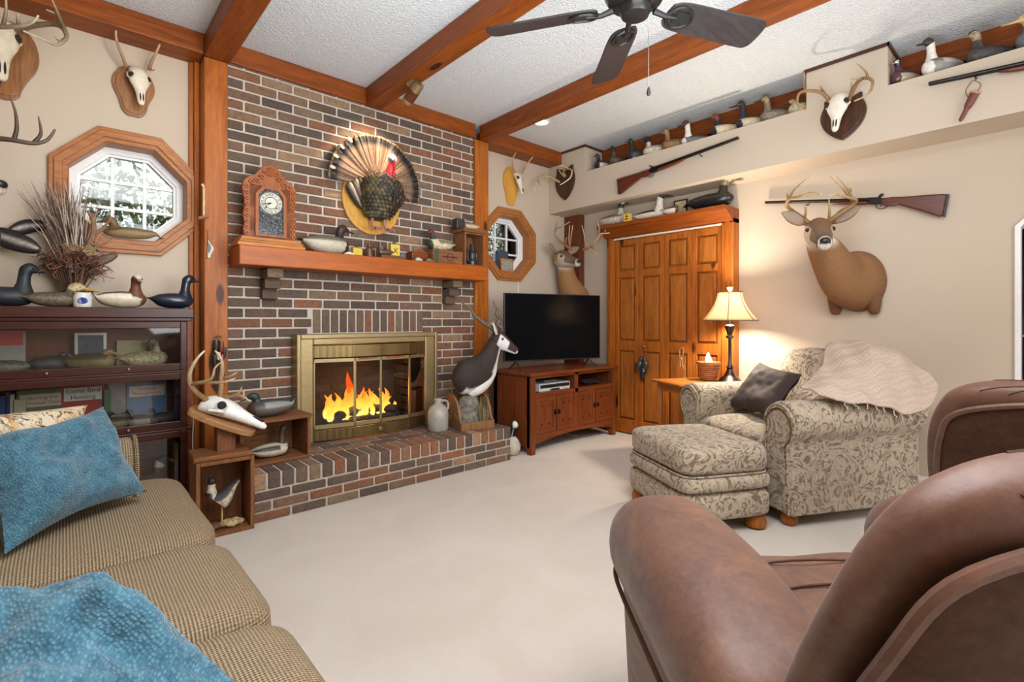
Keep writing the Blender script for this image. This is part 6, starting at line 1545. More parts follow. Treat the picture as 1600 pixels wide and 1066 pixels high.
decoy('brant_decoy', 'white backed decoy with brown upright head inside the plank box', (cw_.x + .0, cw_.y - .02, HZ + .02), R(3), .255, rgb(196, 184, 162), rgb(206, 194, 172), rgb(74, 54, 44), rump=rgb(40, 34, 30), head=rgb(70, 46, 36), bill=rgb(60, 44, 36), wing=rgb(70, 58, 48), H=.34, nh=.42, hs=.9, keel=False, mat=PAINT)
b = MB(); b.lathe([(.078, 0), (.084, .01), (.085, .10), (.082, .145), (.066, .185), (.036, .205), (.026, .215), (.026, .235), (.032, .24), (.030, .25), (.018, .25)], 28)
jg = thing('stoneware_jug', 'grey stoneware jug with loop handle on the hearth beside the brass screen', 'jug', (hx_(686, 3.36) - .012, 3.36, HZ + .001))
b.build('body', plain('stoneware_glaze', rgb(168, 160, 150), .35, nz=.14, scale=14), jg)
b = MB(); b.tube([(.030, 0, .222), (.065, 0, .23), (.098, 0, .205), (.096, 0, .165), (.080, 0, .145)], .010, 8, smooth=14); b.build('handle', plain('stoneware_glaze', rgb(168, 160, 150), .35), jg)

# blackbuck mount
BB0 = Vector((2.50, 3.285, HZ))
bb = thing('blackbuck_mount', 'black and white antelope shoulder mount with spiral horns on the hearth end', 'antelope mount', BB0, R(-10))
def blackbuck():
    wd = wood('tray_wood', rgb(112, 76, 46), rgb(160, 118, 78), 'z', .5, 1.4, False)
    b = MB(); w, d = .15, .13
    b.box(-w + .018, w - .018, -d + .02, d - .015, 0, .012); b.box(-w + .018, w - .018, -d, -d + .02, 0, .062); b.box(-w + .018, w - .018, d - .015, d, 0, .26); 
    b.build('tray', wd, bb, smooth=False, bevel=.003)
    for s in (-1, 1):
        b = MB(); P = [(-d, 0), (d, 0), (d, .27), (.06, .265), (-.02, .235), (-.07, .16), (-.10, .08), (-d, .062)]
        x = s * (w - .009); b.prism([(p[0], p[1]) for p in catmull(P[2:], 20)] + P[:2], x - .009, x + .009, 'yz'); b.build('tray_side', wd, bb, smooth=False)
    lgm = plain('lichen_bark', rgb(120, 114, 104), .95, nz=.55, scale=34, bump=.8)
    b = MB(); b.loft([((-.03, 0, .01), (.10, 0, 0), (0, .09, 0)), ((-.035, 0, .10), (.095, 0, 0), (0, .085, 0)), ((-.02, .01, .20), (.085, 0, 0), (0, .075, 0)), ((0, .02, .26), (.06, 0, 0), (0, .05, 0))], 20, 18)
    for p in b.v: p += Vector((1, 1, 0)) * (noise.noise(p * 22) * .016)
    b.build('bark_stump', lgm, bb)
    rr = random.Random(5); b = MB()
    for k in range(120):
        x, y = rr.choice([rr.uniform(-.14, -.08), rr.uniform(.03, .135), rr.uniform(.03, .135)]), rr.uniform(-.10, .10); hgt = rr.uniform(.10, .27); dx, dy = rr.uniform(-.06, .06), rr.uniform(-.05, .03)
        b.c = rr.choice([rgb(176, 160, 116), rgb(150, 134, 96), rgb(120, 110, 84)])
        b.tube([(x, y, .012), (x + dx * .4, y + dy * .4, hgt * .6), (x + dx, y + dy, hgt)], [.0022, .0018, .0006], 4, cap=False)
    o = b.build('dry_grass', PAINT, bb); o['kind'] = 'stuff'
    dk_, wh = rgb(52, 40, 36), rgb(226, 222, 216)
    inv = Matrix.Rotation(R(10), 3, 'Z')
    def L(px, py, dy=0.0): return inv @ (at_y(px, py, BB0.y + dy) - BB0)
    def col(q, th):
        # th: 0 along side vec (away from viewer), pi/2 along up vec
        up = math.sin(th)
        if .22 < q < .55 and up < -.62: return wh
        if q >= .50 and up < -.45: return wh
        return dk_
    spine = [((714, 578), (.0, .06, 0), (.045, 0, .075)), ((722, 584), (0, .10, 0), (.05, 0, .12)), ((736, 586), (0, .115, 0), (.06, 0, .155)), ((751, 578), (0, .10, 0), (-.06, 0, .115)), ((762, 562), (0, .078, 0), (-.072, 0, .065)), ((769, 547), (0, .060, 0), (-.062, 0, .038)), ((774, 535), (0, .05, 0), (-.052, 0, .038)), ((779, 528), (0, .04, 0), (-.045, 0, .04))]
    b = MB(); b.loft([(tuple(L(*p)), a, u) for p, a, u in spine], 30, 44, col); b.build('shoulder', FUR, bb, ang=85)
    b = MB(); q0 = L(737, 612)
    b.loft([(tuple(L(731, 616)), (.035, 0, -.03), (0, .04, 0)), (tuple(L(740, 608)), (.060, 0, -.045), (0, .08, 0)), (tuple(L(753, 595)), (.062, 0, -.05), (0, .085, 0)), (tuple(L(766, 579)), (.045, 0, -.04), (0, .06, 0)), (tuple(L(773, 566)), (.02, 0, -.012), (0, .03, 0))], 20, 20, lambda q, th: wh); b.build('chest', FUR, bb, ang=85)
    # head
    hp = L(779, 531, -.02)
    M = Matrix.Translation(hp) @ Euler((R(22), 0, R(66)), 'XYZ').to_matrix().to_4x4() @ Matrix.Scale(1.15, 4)
    def hc(q, th):
        up = math.sin(th); ca = abs(math.cos(th))
        if q > .86: return wh if up < .2 else rgb(60, 48, 44)
        if up < -.55: return wh
        if .28 < q < .55 and ca > .62 and -.5 < up < .62: return wh
        return dk_
    S = [((0, .06, 0), (.03, 0, 0), (0, 0, .035)), ((0, .04, 0), (.05, 0, 0), (0, 0, .058)), ((0, 0, 0), (.056, 0, 0), (0, 0, .066)), ((0, -.04, -.006), (.048, 0, 0), (0, 0, .058)), ((0, -.09, -.016), (.036, 0, 0), (0, 0, .044)), ((0, -.13, -.024), (.029, 0, 0), (0, 0, .033)), ((0, -.155, -.028), (.024, 0, 0), (0, 0, .026)), ((0, -.168, -.03), (.012, 0, 0), (0, 0, .014))]
    b = MB(); b.X = M; b.loft(S, 24, 32, hc); hd = b.build('head', FUR, bb, ang=85)
    b = MB(); b.X = M; b.ball((0, -.160, -.018), (.015, .011, .011)); b.build('nose', plain('wet_black_nose', (.015, .013, .012), .3), hd)
    for s in (-1, 1):
        b = MB(); b.X = M; b.ball((s * .046, -.018, .014), (.009, .013, .011)); b.build('eye', EYE, hd)
        b = MB(); b.X = M @ Matrix.Translation((s * .046, .035, .03)) @ Euler((R(-35), R(s * 35), 0)).to_matrix().to_4x4()
        b.loft([((0, 0, 0), (.010, 0, 0), (0, .010, 0)), ((0, 0, .04), (.024, 0, 0), (0, .009, 0)), ((0, 0, .08), (.017, 0, 0), (0, .006, 0)), ((0, 0, .11), (.003, 0, 0), (0, .002, 0))], 14, 14, lambda q, th: rgb(214, 200, 186)); b.build('ear', FUR, hd, ang=85)
    for pts in ([(777, 521), (768, 512), (757, 505), (748, 499), (741, 493), (735, 483), (727, 477), (719, 471)], [(783, 520), (783, 512), (777, 506), (781, 498), (775, 491), (777, 484), (773, 478), (771, 470)]):
        b = MB(); q = catmull([tuple(L(*p, -.02)) for p in pts], 110)
        rad = [(.0225 - .0175 * k / 110) * (1 + .18 * math.sin(k * 1.35)) for k in range(111)]; b.c = rgb(104, 90, 76)
        b.tube(q, rad, 10); b.build('horn', HORN, bb, ang=80)
blackbuck()
gd = thing('gourd_goose', 'round pale gourd bird with white cheeked head on the carpet beside the hearth end', 'gourd bird', (at_z(807, 713, 0).x - .005, at_z(807, 713, 0).y + .06, 0), R(10))
b = MB(); b.lathe([(.02, 0), (.055, .01), (.078, .05), (.080, .085), (.062, .125), (.045, .15), (.03, .158)], 24); b.build('body', plain('pale_gourd', rgb(196, 186, 172), .6, nz=.2, scale=24), gd)
b = MB(); b.c = rgb(34, 40, 38); b.tube([(0, 0, .15), (.015, 0, .19), (.032, 0, .225)], [.024, .020, .022], 10, smooth=8); b.loft([((.02, 0, .245), (0, .012, 0), (0, 0, .014)), ((.045, 0, .25), (0, .032, 0), (0, 0, .034)), ((.07, 0, .242), (0, .024, 0), (0, 0, .024)), ((.10, 0, .225), (0, .012, 0), (0, 0, .008))], 14, 14, lambda q, th: (rgb(226, 228, 214) if q < .62 and math.cos(th) < .5 else rgb(30, 36, 34)))
b.build('head', PAINT_G, gd)
# ------------------------------------------------------------------ barrister bookcase
BX0, BX1, BY0, BY1, BZ = -.36, .572, 3.50, 3.835, 1.222
bc = thing('barrister_bookcase', 'dark mahogany barrister bookcase with three glass-fronted sections', 'bookcase', (BX0, BY0, 0))
BW, BD = BX1 - BX0, BY1 - BY0
SECT = [(.10, .505), (.515, .845), (.855, 1.145)]
def bookcase():
    b = MB(); b.box(-.012, BW + .012, -.014, BD, 1.165, BZ); b.box(-.004, BW + .004, -.004, BD, 1.145, 1.168); b.build('top', W_MAHOG, bc, smooth=False, bevel=.005)
    b = MB(); b.box(-.008, BW + .008, -.010, BD, 0, .10); b.build('plinth', W_MAHOG, bc, smooth=False, bevel=.004)
    for z0, z1 in SECT:
        b = MB(); b.box(0, .022, 0, BD, z0, z1 + .010); b.box(BW - .022, BW, 0, BD, z0, z1 + .010); b.box(.022, BW - .022, BD - .012, BD, z0 + .014, z1 - .004); b.box(.022, BW - .022, .006, BD, z0, z0 + .014); b.box(.022, BW - .022, .006, BD, z1 - .004, z1 + .010)
        b.build('section', wood('bookcase_back', rgb(84, 40, 22), rgb(132, 72, 40), 'x', .5, 1, False), bc, smooth=False, bevel=.003)
        b = MB(); y0, y1 = -.012, .006; a = .032
        b.frame(.024, BW - .024, z0 + .004, z1 - .002, a, y0, y1, .040, .038)
        d = b.build('door', W_MAHOG, bc, smooth=False, bevel=.003)
        b = MB(); b.box(.05, BW - .05, -.004, -.001, z0 + .03, z1 - .03); b.build('glass_pane', GLASS, d, smooth=False)
        for x in (.30, BW - .30):
            b = MB(); b.ball((x, -.022, z0 + .024), .008); b.tube([(x, -.012, z0 + .024), (x, -.02, z0 + .024)], .004, 6); b.build('knob', BRASS, d)
        b = MB(); b.box(-.006, BW + .006, -.008, .012, z0 - .012, z0 + .002); b.build('molding', W_MAHOG, bc, smooth=False, bevel=.003)
bookcase()
def bpos(px, Y, k): return (at_y(px, 500, Y).x, Y, SECT[k][0] + .0145)
GI = 'decoys behind the bookcase glass'
decoy('coot_decoy', 'black round-backed decoy behind the upper bookcase glass', bpos(74, 3.64, 2), R(8), .18, rgb(30, 32, 38), rgb(34, 36, 44), rgb(52, 58, 64), head=rgb(28, 28, 32), bill=rgb(150, 130, 110), H=.52, W=.5, nh=.16, low=16, group=GI)
decoy('teal_hen_decoy', 'olive brown decoy with buff head behind the upper bookcase glass', bpos(137, 3.60, 2), R(-25), .25, rgb(74, 62, 40), rgb(116, 98, 58), rgb(134, 116, 68), head=rgb(150, 124, 84), crown=rgb(96, 78, 48), bill=rgb(176, 140, 90), H=.42, W=.5, nh=.12, low=14, hx=.02, group=GI)
decoy('pintail_decoy', 'pale tan decoy at the right of the upper bookcase section', bpos(222, 3.66, 2), R(6), .26, rgb(150, 136, 100), rgb(166, 152, 116), rgb(150, 136, 104), head=rgb(110, 92, 70), H=.40, W=.5, nh=.30, turn=190, hs=.9, group=GI, mat=PAINT_S)
decoy('grey_decoy', 'mottled grey decoy at the left end of the upper bookcase section', bpos(14, 3.63, 2), R(180), .20, rgb(92, 88, 78), rgb(112, 106, 92), rgb(92, 86, 76), head=rgb(80, 74, 64), H=.40, nh=.2, group=GI, mat=PAINT_S)
for i, (px, lab, bk2, sd2, br2, hd2, rz) in enumerate(((150, 'dark decoy above the teal pillow in the middle bookcase section', rgb(40, 34, 32), rgb(58, 46, 42), rgb(44, 36, 34), rgb(38, 30, 30), 5), (182, 'tan decoy in the middle bookcase section', rgb(92, 76, 60), rgb(140, 120, 96), rgb(120, 100, 80), rgb(90, 66, 50), 175), (222, 'decoy with cream flank under the blue book', rgb(48, 46, 46), rgb(162, 150, 126), rgb(70, 64, 58), rgb(34, 32, 34), 165), (254, 'dark speckled decoy at the right of the middle bookcase section', rgb(48, 48, 48), rgb(62, 60, 58), rgb(54, 52, 50), rgb(44, 40, 38), 200))):
    decoy('shelf_decoy', lab, bpos(px, 3.61, 1), R(rz), .165, bk2, sd2, br2, head=hd2, H=.46, W=.5, nh=.22, group=GI, mat=PAINT_S if i in (1, 3) else PAINT)
decoy('mallard_decoy', 'green headed mallard decoy behind the lowest bookcase glass', bpos(224, 3.665, 0), R(10), .25, rgb(96, 82, 70), rgb(150, 140, 124), rgb(84, 52, 44), head=rgb(46, 76, 58), neck=rgb(226, 222, 214), bill=rgb(206, 160, 50), H=.46, W=.5, nh=.40, hs=1.35, group=GI)
def book(label, px, Y, k, w, h, d, cover, z=0, rz=0, title=None, panel=None, ts=.02, tc=None, group=None, lean=0):
    x = at_y(px, 600, Y).x
    t = thing('book', label, 'book', (x, Y, SECT[k][0] + .0145 + z), rz, group)
    b = MB(); b.box(-w / 2, w / 2, 0, d, 0, h); b.build('cover', plain('cover_%02x%02x%02x' % tuple(int(c * 255) for c in cover), cover, .45, nz=.08), t, smooth=False, bevel=.0015)
    b = MB(); b.box(-w / 2 + .002, w / 2 - .002, .002, d - .002, h - .001, h + .0008); b.build('pages', plain('paper', rgb(226, 218, 198), .8), t, smooth=False)
    if panel:
        z0, z1, pc_ = panel; b = MB(); b.box(-w / 2 * .88, w / 2 * .88, -.0012, 0, h * z0, h * z1); b.build('title_panel', plain('panel_%02x%02x%02x' % tuple(int(c * 255) for c in pc_), pc_, .5, nz=.04), t, smooth=False)
        if title:
            L = title.split('\n'); zc = h * (z0 + z1) / 2
            for i, s in enumerate(L): text(s, ts, plain('title_%02x%02x%02x' % tuple(int(c * 255) for c in (tc or (.02, .02, .02))), tc or (.02, .02, .02), .6), t, (0, -.0016, zc + (len(L) / 2 - i - .5) * ts * 1.05), (R(90), 0, 0), 'title', .0003)
    return t
YB_ = 3.74
book('face-out book with red band at the left of the upper bookcase section', 5, YB_, 2, .17, .225, .02, rgb(150, 146, 132), panel=(.66, .98, rgb(186, 44, 40)))
book('face-out book titled Hunting the Whitetail Deer in the middle section', 66, YB_, 1, .20, .245, .02, rgb(96, 110, 84), title='Hunting the\nWhitetail Deer', panel=(.62, .90, rgb(196, 184, 164)), ts=.026, tc=rgb(150, 52, 40))
book('face-out red book titled Game Bird Hunting in the middle bookcase section', 130, YB_ - .005, 1, .185, .262, .02, rgb(170, 64, 52), title='Game Bird\nHunting', panel=(.64, .92, rgb(216, 208, 196)), ts=.034)
book('face-out blue book titled Outdoor Photographer in the middle bookcase section', 230, YB_, 1, .20, .245, .02, rgb(70, 104, 140), title='Outdoor\nPhotographer', panel=(.66, .92, rgb(206, 194, 176)), ts=.026, tc=rgb(196, 92, 60))
book('pale face-out book between the green and blue books', 190, YB_ + .012, 1, .12, .25, .02, rgb(140, 134, 124))
GB = 'books on edge in the bookcase'
for lab, px, k, c, h, w in (('blue book on edge at the left of the middle section', 5, 1, rgb(40, 66, 120), .22, .025), ('second blue book on edge, beside the first blue one', 12, 1, rgb(30, 50, 100), .24, .02), ('cream book on edge left of the deer book', 19, 1, rgb(196, 186, 150), .23, .016), ('pale tan book with a brown stripe left of the deer book', 30, 1, rgb(190, 176, 146), .2, .05), ('green book on edge right of the red book', 168, 1, rgb(40, 92, 52), .215, .032), ('dark blue book on edge at the right end of the middle section', 276, 1, rgb(34, 52, 96), .25, .03), ('white book on edge at the right of the lowest section', 276, 0, rgb(214, 212, 206), .27, .02)):
    book(lab, px, YB_ - .03, k, w, h, .05 if k == 1 else .10, c, group=GB)
pf = thing('picture_frame', 'silver framed picture standing in the upper bookcase section', 'picture', (at_y(142, 530, 3.74).x, 3.74, SECT[2][0] + .0145), 0, None)
b = MB(); w, h = .07, .21; b.frame(-w, w, 0, h, .014, 0, .012); b.build('frame', PEWTER, pf, smooth=False)
b = MB(); b.box(-w + .012, w - .012, .006, .01, .012, h - .012); b.build('print', plain('blue_print', rgb(54, 62, 84), .5, nz=.4, scale=30), pf, smooth=False)
b = MB(); b.box(-.10, .10, 0, .012, 0, .16); o = b.build('aged_card', plain('buff_card', rgb(176, 164, 124), .7), smooth=False); tag(o, 'buff card standing at the back of the upper section, right of the silver frame', 'card', loc=(at_y(215, 530, 3.79).x, 3.79, SECT[2][0] + .0145))

# ------------------------------------------------------------------ on top of the bookcase
GT = 'decoys on top of the bookcase'
def tz(px, Y): return (at_y(px, 480, Y).x, Y, BZ)
decoy('coot_decoy', 'slate black decoy with tall neck at the left end of the bookcase top', tz(2, 3.62), R(4), .26, rgb(40, 42, 48), rgb(38, 42, 46), rgb(44, 48, 52), head=rgb(30, 34, 40), bill=rgb(28, 32, 38), H=.40, W=.42, nh=.46, hs=1.3, billL=.1, group=GT)
decoy('mallard_hen_decoy', 'scaly brown decoy with cream head and yellow bill on the bookcase top', tz(80, 3.585), R(2), .245, rgb(96, 84, 66), rgb(110, 98, 78), rgb(90, 78, 62), head=rgb(196, 174, 134), crown=rgb(170, 146, 106), bill=rgb(196, 146, 40), H=.34, W=.42, nh=.20, low=6, hs=1.25, billL=.24, hx=.02, group=GT, mat=PAINT_S)
decoy('widgeon_decoy', 'white and brown wigeon decoy with turned head on the bookcase top', tz(186, 3.62), R(0), .26, rgb(96, 76, 56), rgb(206, 192, 164), rgb(112, 70, 50), rump=rgb(60, 48, 40), wing=rgb(230, 222, 204), head=rgb(110, 60, 40), crown=rgb(226, 214, 190), bill=rgb(160, 166, 166), H=.38, W=.44, nh=.36, turn=-78, tail=.9, hs=1.25, group=GT)
decoy('black_duck_decoy', 'glossy blue-black decoy at the right end of the bookcase top', tz(267, 3.62), R(0), .235, rgb(30, 38, 52), rgb(26, 34, 46), rgb(24, 34, 48), rump=rgb(70, 52, 40), head=rgb(22, 30, 44), bill=rgb(22, 28, 38), H=.42, W=.46, nh=.46, billL=.10, hs=1.3, group=GT, mat=PAINT_G)
jr = MB(); jr.lathe([(.036, 0), (.040, .01), (.040, .055), (.034, .07), (.036, .078), (.03, .078)], 24); o = jr.build('blue_jar', None or plain('white_glaze', rgb(222, 220, 212), .25)); tag(o, 'small white and blue glazed jar between the decoys on the bookcase top', 'jar', loc=tz(129, 3.545))
b = MB(); b.loft([((-.012, -.0395, .03), (.004, 0, 0), (0, 0, .008)), ((0, -.041, .034), (.020, 0, 0), (0, 0, .018)), ((.014, -.038, .036), (.006, 0, 0), (0, 0, .010))], 12, 8); b.build('blue_motif', plain('cobalt_glaze', rgb(34, 58, 130), .25), o)
# dried arrangement in a bark vase
da = thing('dried_arrangement', 'bundle of dried grasses, antler and leaves in a dark vase on the bookcase', 'dried flowers', tz(116, 3.74), scale=(1.1, .9, 1.22))
def dried():
    rr = random.Random(12)
    b = MB(); b.lathe([(.040, 0), (.055, .02), (.060, .07), (.056, .078), (.05, .07)], 20); b.build('vase', plain('dark_vase', rgb(60, 44, 40), .4), da)
    b = MB(); b.c = rgb(104, 70, 46)
    for k in range(56):
        a = rr.uniform(0, 2 * PI); r0, r1 = rr.uniform(0, .035), rr.uniform(.04, .115); b.c = rr.choice([rgb(96, 64, 42), rgb(124, 86, 58), rgb(76, 50, 36)])
        b.tube([(r0 * math.cos(a), r0 * math.sin(a), .05), (r1 * math.cos(a) * .6, r1 * math.sin(a) * .6, .13), (r1 * math.cos(a), min(r1 * math.sin(a), .10), .22)], [.0035, .003, .0022], 5, cap=False)
    o = b.build('stalks', PAINT, da); o['kind'] = 'stuff'
    b = MB()
    for k in range(330):
        a = rr.uniform(0, 2 * PI); r = rr.uniform(.05, .13); p = Vector((r * math.cos(a), min(r * math.sin(a), .09), rr.uniform(.16, .25))); b.c = rr.choice([rgb(112, 66, 42), rgb(86, 52, 38), rgb(140, 92, 62), rgb(60, 40, 32)])
        q = [p]
        for s in range(4): p = p + Vector((rr.uniform(-.025, .025), rr.uniform(-.02, .012), rr.uniform(-.02, .02))); q.append(p)
        b.tube(q, .0016, 4, cap=False)
    o = b.build('curled_leaves', PAINT, da); o['kind'] = 'stuff'
    b = MB()
    for k in range(230):
        a = rr.uniform(0, 2 * PI); l = rr.uniform(.24, .44); t_ = rr.gauss(-.16, .17); u_ = rr.uniform(-.25, .06); b.c = rr.choice([rgb(214, 202, 190), rgb(180, 164, 150), rgb(120, 96, 84), rgb(90, 70, 62)])
        x0, y0 = .04 * math.cos(a), .04 * math.sin(a)
        b.tube([(x0, y0, .16), (x0 + t_ * l * .45, y0 + u_ * l * .4, .16 + l * .5), (x0 + t_ * l + rr.uniform(-.02, .02), min(y0 + u_ * l, .08), .16 + l * (1 - abs(t_) * .3))], [.0022, .0018, .0007], 4, cap=False)
    o = b.build('dry_grass', PAINT, da); o['kind'] = 'stuff'
    b = MB(); b.c = rgb(130, 96, 66); b.tube([(.02, -.03, .20), (.06, -.05, .30), (.075, -.05, .36), (.07, -.05, .43)], [.014, .012, .011, .012], 8, smooth=12); b.tube([(.075, -.05, .35), (.11, -.05, .37), (.14, -.05, .42)], [.010, .008, .004], 7, smooth=8); b.tube([(.06, -.05, .30), (.10, -.06, .29), (.15, -.05, .33)], [.009, .007, .003], 7, smooth=8); b.tube([(.07, -.05, .42), (.05, -.05, .45)], [.011, .006], 7); b.tube([(.07, -.05, .42), (.095, -.05, .455)], [.011, .006], 7)
    b.build('driftwood_twig', HORN, da)
    b = MB(); b.c = rgb(92, 66, 54); b.ball((.115, -.07, .225), (.065, .012, .022), 14, 8, rot=(0, R(-28), 0)); b.build('seed_pod', PAINT, da)
    b = MB(); b.c = rgb(146, 118, 84)
    for r in range(6): b.tube([((.045 + .004 * r) * math.cos(2 * PI * k / 24) + .02, -.06 + .02 * math.sin(2 * PI * k / 24), .245 + r * .007 + .006 * math.sin(k * 2 + r)) for k in range(25)], .004, 5)
    b.build('twig_nest', HORN, da)
dried()
sb = decoy('carved_shorebird', 'slim carved tan bird lying on the sill of the left octagon window', (at_y(208, 375, YA - .02).x, YA - .02 - .02, 1.93 - OCT_R + .088), R(178), .30, rgb(122, 98, 62), rgb(140, 114, 74), rgb(120, 92, 58), head=rgb(116, 90, 58), bill=rgb(90, 70, 44), H=.24, W=.2, nh=.16, low=8, tail=.3, cat='carved bird')

# ------------------------------------------------------------------ left wall trophies
s4 = thing('skull_mount', 'spike antlered skull on brown oak plaque above the left octagon window', 'skull mount', at_y(209, 144, YA))
plaque(s4, 'drop', .104, .152, W_PLAQUE)
skull(s4, .84, (.010, -.030, .075), (R(-16), 0, R(12)), rgb(226, 214, 194))
pxrack(s4, YA, [([(197, 104, .07), (192, 90, .10), (183, 66, .13), (181, 50, .14), (184, 34, .16)], []), ([(233, 110, .07), (237, 96, .10), (246, 78, .13), (250, 66, .14), (248, 54, .15)], [[(234, 108, .08), (240, 110, .10), (243, 106, .12)], [(249, 68, .14), (253, 66, .15), (254, 64, .155)]])], s4.location, .0105, 0, rgb(150, 110, 74), rgb(224, 200, 166), plane='y')
s5 = thing('skull_mount', 'wide antlered skull on oval oak plaque at the left edge of the picture', 'skull mount', at_y(8, 95, YA))
plaque(s5, 'pear', .135, .215, W_PLAQUE)
skull(s5, 1.2, (-.03, -.05, .10), (R(-14), 0, R(14)), rgb(216, 202, 176))
pxrack(s5, YA, [
    ([(20, 52, .10), (36, 44, .14), (60, 39, .18), (84, 38, .22), (98, 44, .28), (104, 56, .33), (100, 64, .38), (88, 70, .42), (70, 63, .46), (36, 48, .50)],
     [[(92, 39, .24), (90, 24, .25), (72, 15, .27)], [(102, 48, .30), (90, 20, .28), (80, -4, .28)], [(101, 62, .36), (94, 65, .40), (84, 55, .44)]]),
    ([(0, 52, .10), (-12, 48, .16), (-20, 44, .30), (-8, 42, .42), (14, 42, .48), (36, 40, .52), (52, 34, .55), (60, 24, .56)],
     [[(4, 42, .44), (9, 20, .46), (9, -10, .48)], [(30, 41, .5), (28, 30, .52), (28, 21, .53)]])], s5.location, .0155, 0, rgb(112, 92, 66), rgb(196, 180, 150), plane='y')
b = MB(); b.ball((-.035, -.115, -.155), (.030, .030, .034), 14, 10); b.build('dark_muzzle', plain('dark_blue_paint', rgb(24, 34, 62), .3), s5)  # dark blue ball at the nose end of the skull
# deer mount mostly outside the left edge: antler and nose reach into the picture
d3 = thing('deer_mount', 'deer mount cut off by the left picture edge, dark antler and nose showing', 'deer mount', (-.80, YA, 1.62))
deer_bust(d3, bust_spine(.85, .38), (.395, -.33, .22), R(50), R(4), 1.05, rack=False)
pxrack(d3, YA, [
    ([(-60, 250, .38), (-58, 228, .40), (-40, 216, .44), (-10, 216, .48), (20, 219, .50), (50, 224, .50), (70, 221, .50), (80, 212, .50), (86, 202, .50)],
     [[(22, 218, .5), (26, 200, .5), (24, 175, .5), (16, 152, .5)], [(54, 222, .5), (64, 208, .5), (60, 182, .5)], [(-16, 216, .5), (-14, 190, .5), (-20, 160, .5)]]),
    ([(-90, 250, .38), (-110, 225, .40), (-150, 205, .44), (-160, 190, .5), (-140, 180, .58)], [[(-130, 215, .42), (-128, 180, .44), (-132, 160, .45)], [(-156, 200, .46), (-170, 170, .48), (-168, 150, .5)]])], d3.location, .016, 0, rgb(66, 50, 40), rgb(110, 90, 74), plane='y')
# flying duck
fd = thing('flying_duck_mount', 'black and white duck in flight mounted on the wall left of the window', 'duck mount', at_y(8, 368, YA))
def flying():
    dkc, wc = rgb(36, 32, 32), rgb(214, 204, 190)
    b = MB(); b.loft([((-.22, -.10, -.06), (.0, .01, 0), (0, 0, .01)), ((-.16, -.10, -.055), (0, .04, 0), (0, 0, .04)), ((-.07, -.10, -.04), (0, .055, 0), (0, 0, .06)), ((.0, -.09, -.02), (0, .045, 0), (0, 0, .05)), ((.06, -.07, .0), (0, .02, 0), (0, 0, .02))], 18, 20, lambda q, th: (wc if math.sin(th) < -.35 and q < .8 else dkc)); b.build('body', FEATHER, fd)
    for pts, wd in (([(-.06, -.10, .0), (.02, -.14, -.035), (.10, -.17, -.065), (.145, -.18, -.085)], .05), ([(.0, -.06, -.01), (.05, -.04, .035), (.11, -.03, .06), (.18, -.03, .07)], .045)):
        b = MB(); q = catmull(pts, 14); rows = []; cols = []
        for i, p in enumerate(q):
            f = i / 14; w = wd * math.sin(PI * (.18 + .8 * f)) ** .7
            for j, s in enumerate((-1, -.4, .1, .5, 1)):
                rows.append((p[0] + .15 * w * s, p[1] - .01 * (1 - s * s), p[2] + w * s)); cols.append(rgb(170, 160, 150) if j in (2,) and f < .9 else dkc)
        b.add(rows, [(i * 5 + j, i * 5 + j + 1, (i + 1) * 5 + j + 1, (i + 1) * 5 + j) for i in range(14) for j in range(4)], None, cols)
        o = b.build('wing', FEATHER, fd); s_ = o.modifiers.new('thick', 'SOLIDIFY'); s_.thickness = .005
    b = MB(); b.c = dkc; b.tube([(-.20, -.10, -.05), (-.27, -.11, -.05), (-.31, -.12, -.045)], [.03, .026, .03], 10, smooth=8); b.ball((-.32, -.12, -.042), (.038, .03, .032)); b.build('head', FEATHER, fd)
    b = MB(); b.tube([(0, 0, -.02), (0, -.06, -.02)], .006, 6); b.build('wall_wire', BLACKM, fd)
flying()

# hanging carved feather charm and its peg on the left post
pg = thing('carved_hook', 'pale wooden rod and peg fixed to the left pine post', 'hook', at_y(318, 318, YH))
b = MB(); b.tube([(0, -.008, .10), (0, -.008, -.085)], .007, 8); b.tube([(-.008, -.004, .12), (0, -.010, .10)], .008, 8); b.build('rod', plain('pale_stick', rgb(216, 186, 140), .6), pg)
b = MB(); b.tube([(-.03, -.012, -.10), (.022, -.012, -.078)], .010, 8); b.build('peg', plain('brown_stick', rgb(150, 96, 62), .6), pg)
fc = thing('hanging_charm', 'grey and cream carved charm hanging by a thread from the peg on the post', 'ornament', at_y(325, 360, YH))
b = MB(); b.tube([(-.003, -.012, .0), (-.002, -.010, -.07)], .0015, 4); b.build('thread', plain('dark_thread', rgb(90, 50, 34), .8), fc)
P = [(-.002, -.06), (.012, -.085), (.026, -.105), (.030, -.118), (.024, -.135), (.014, -.155), (.010, -.172), (-.004, -.178), (-.006, -.165), (-.005, -.12)]
b = MB(); b.prism(catmull(P + [P[0]], 36)[:-1], -.016, -.004, 'xz'); b.build('charm', plain('bone_white', rgb(206, 196, 184), .5), fc, smooth=False, bevel=.003)
b = MB(); b.prism([(-.003, -.075), (.010, -.095), (.014, -.115), (.006, -.14), (-.003, -.15)], -.019, -.0155, 'xz'); b.build('grey_panel', plain('grey_weave', rgb(110, 106, 106), .6, nz=.4, scale=120), fc, smooth=False)

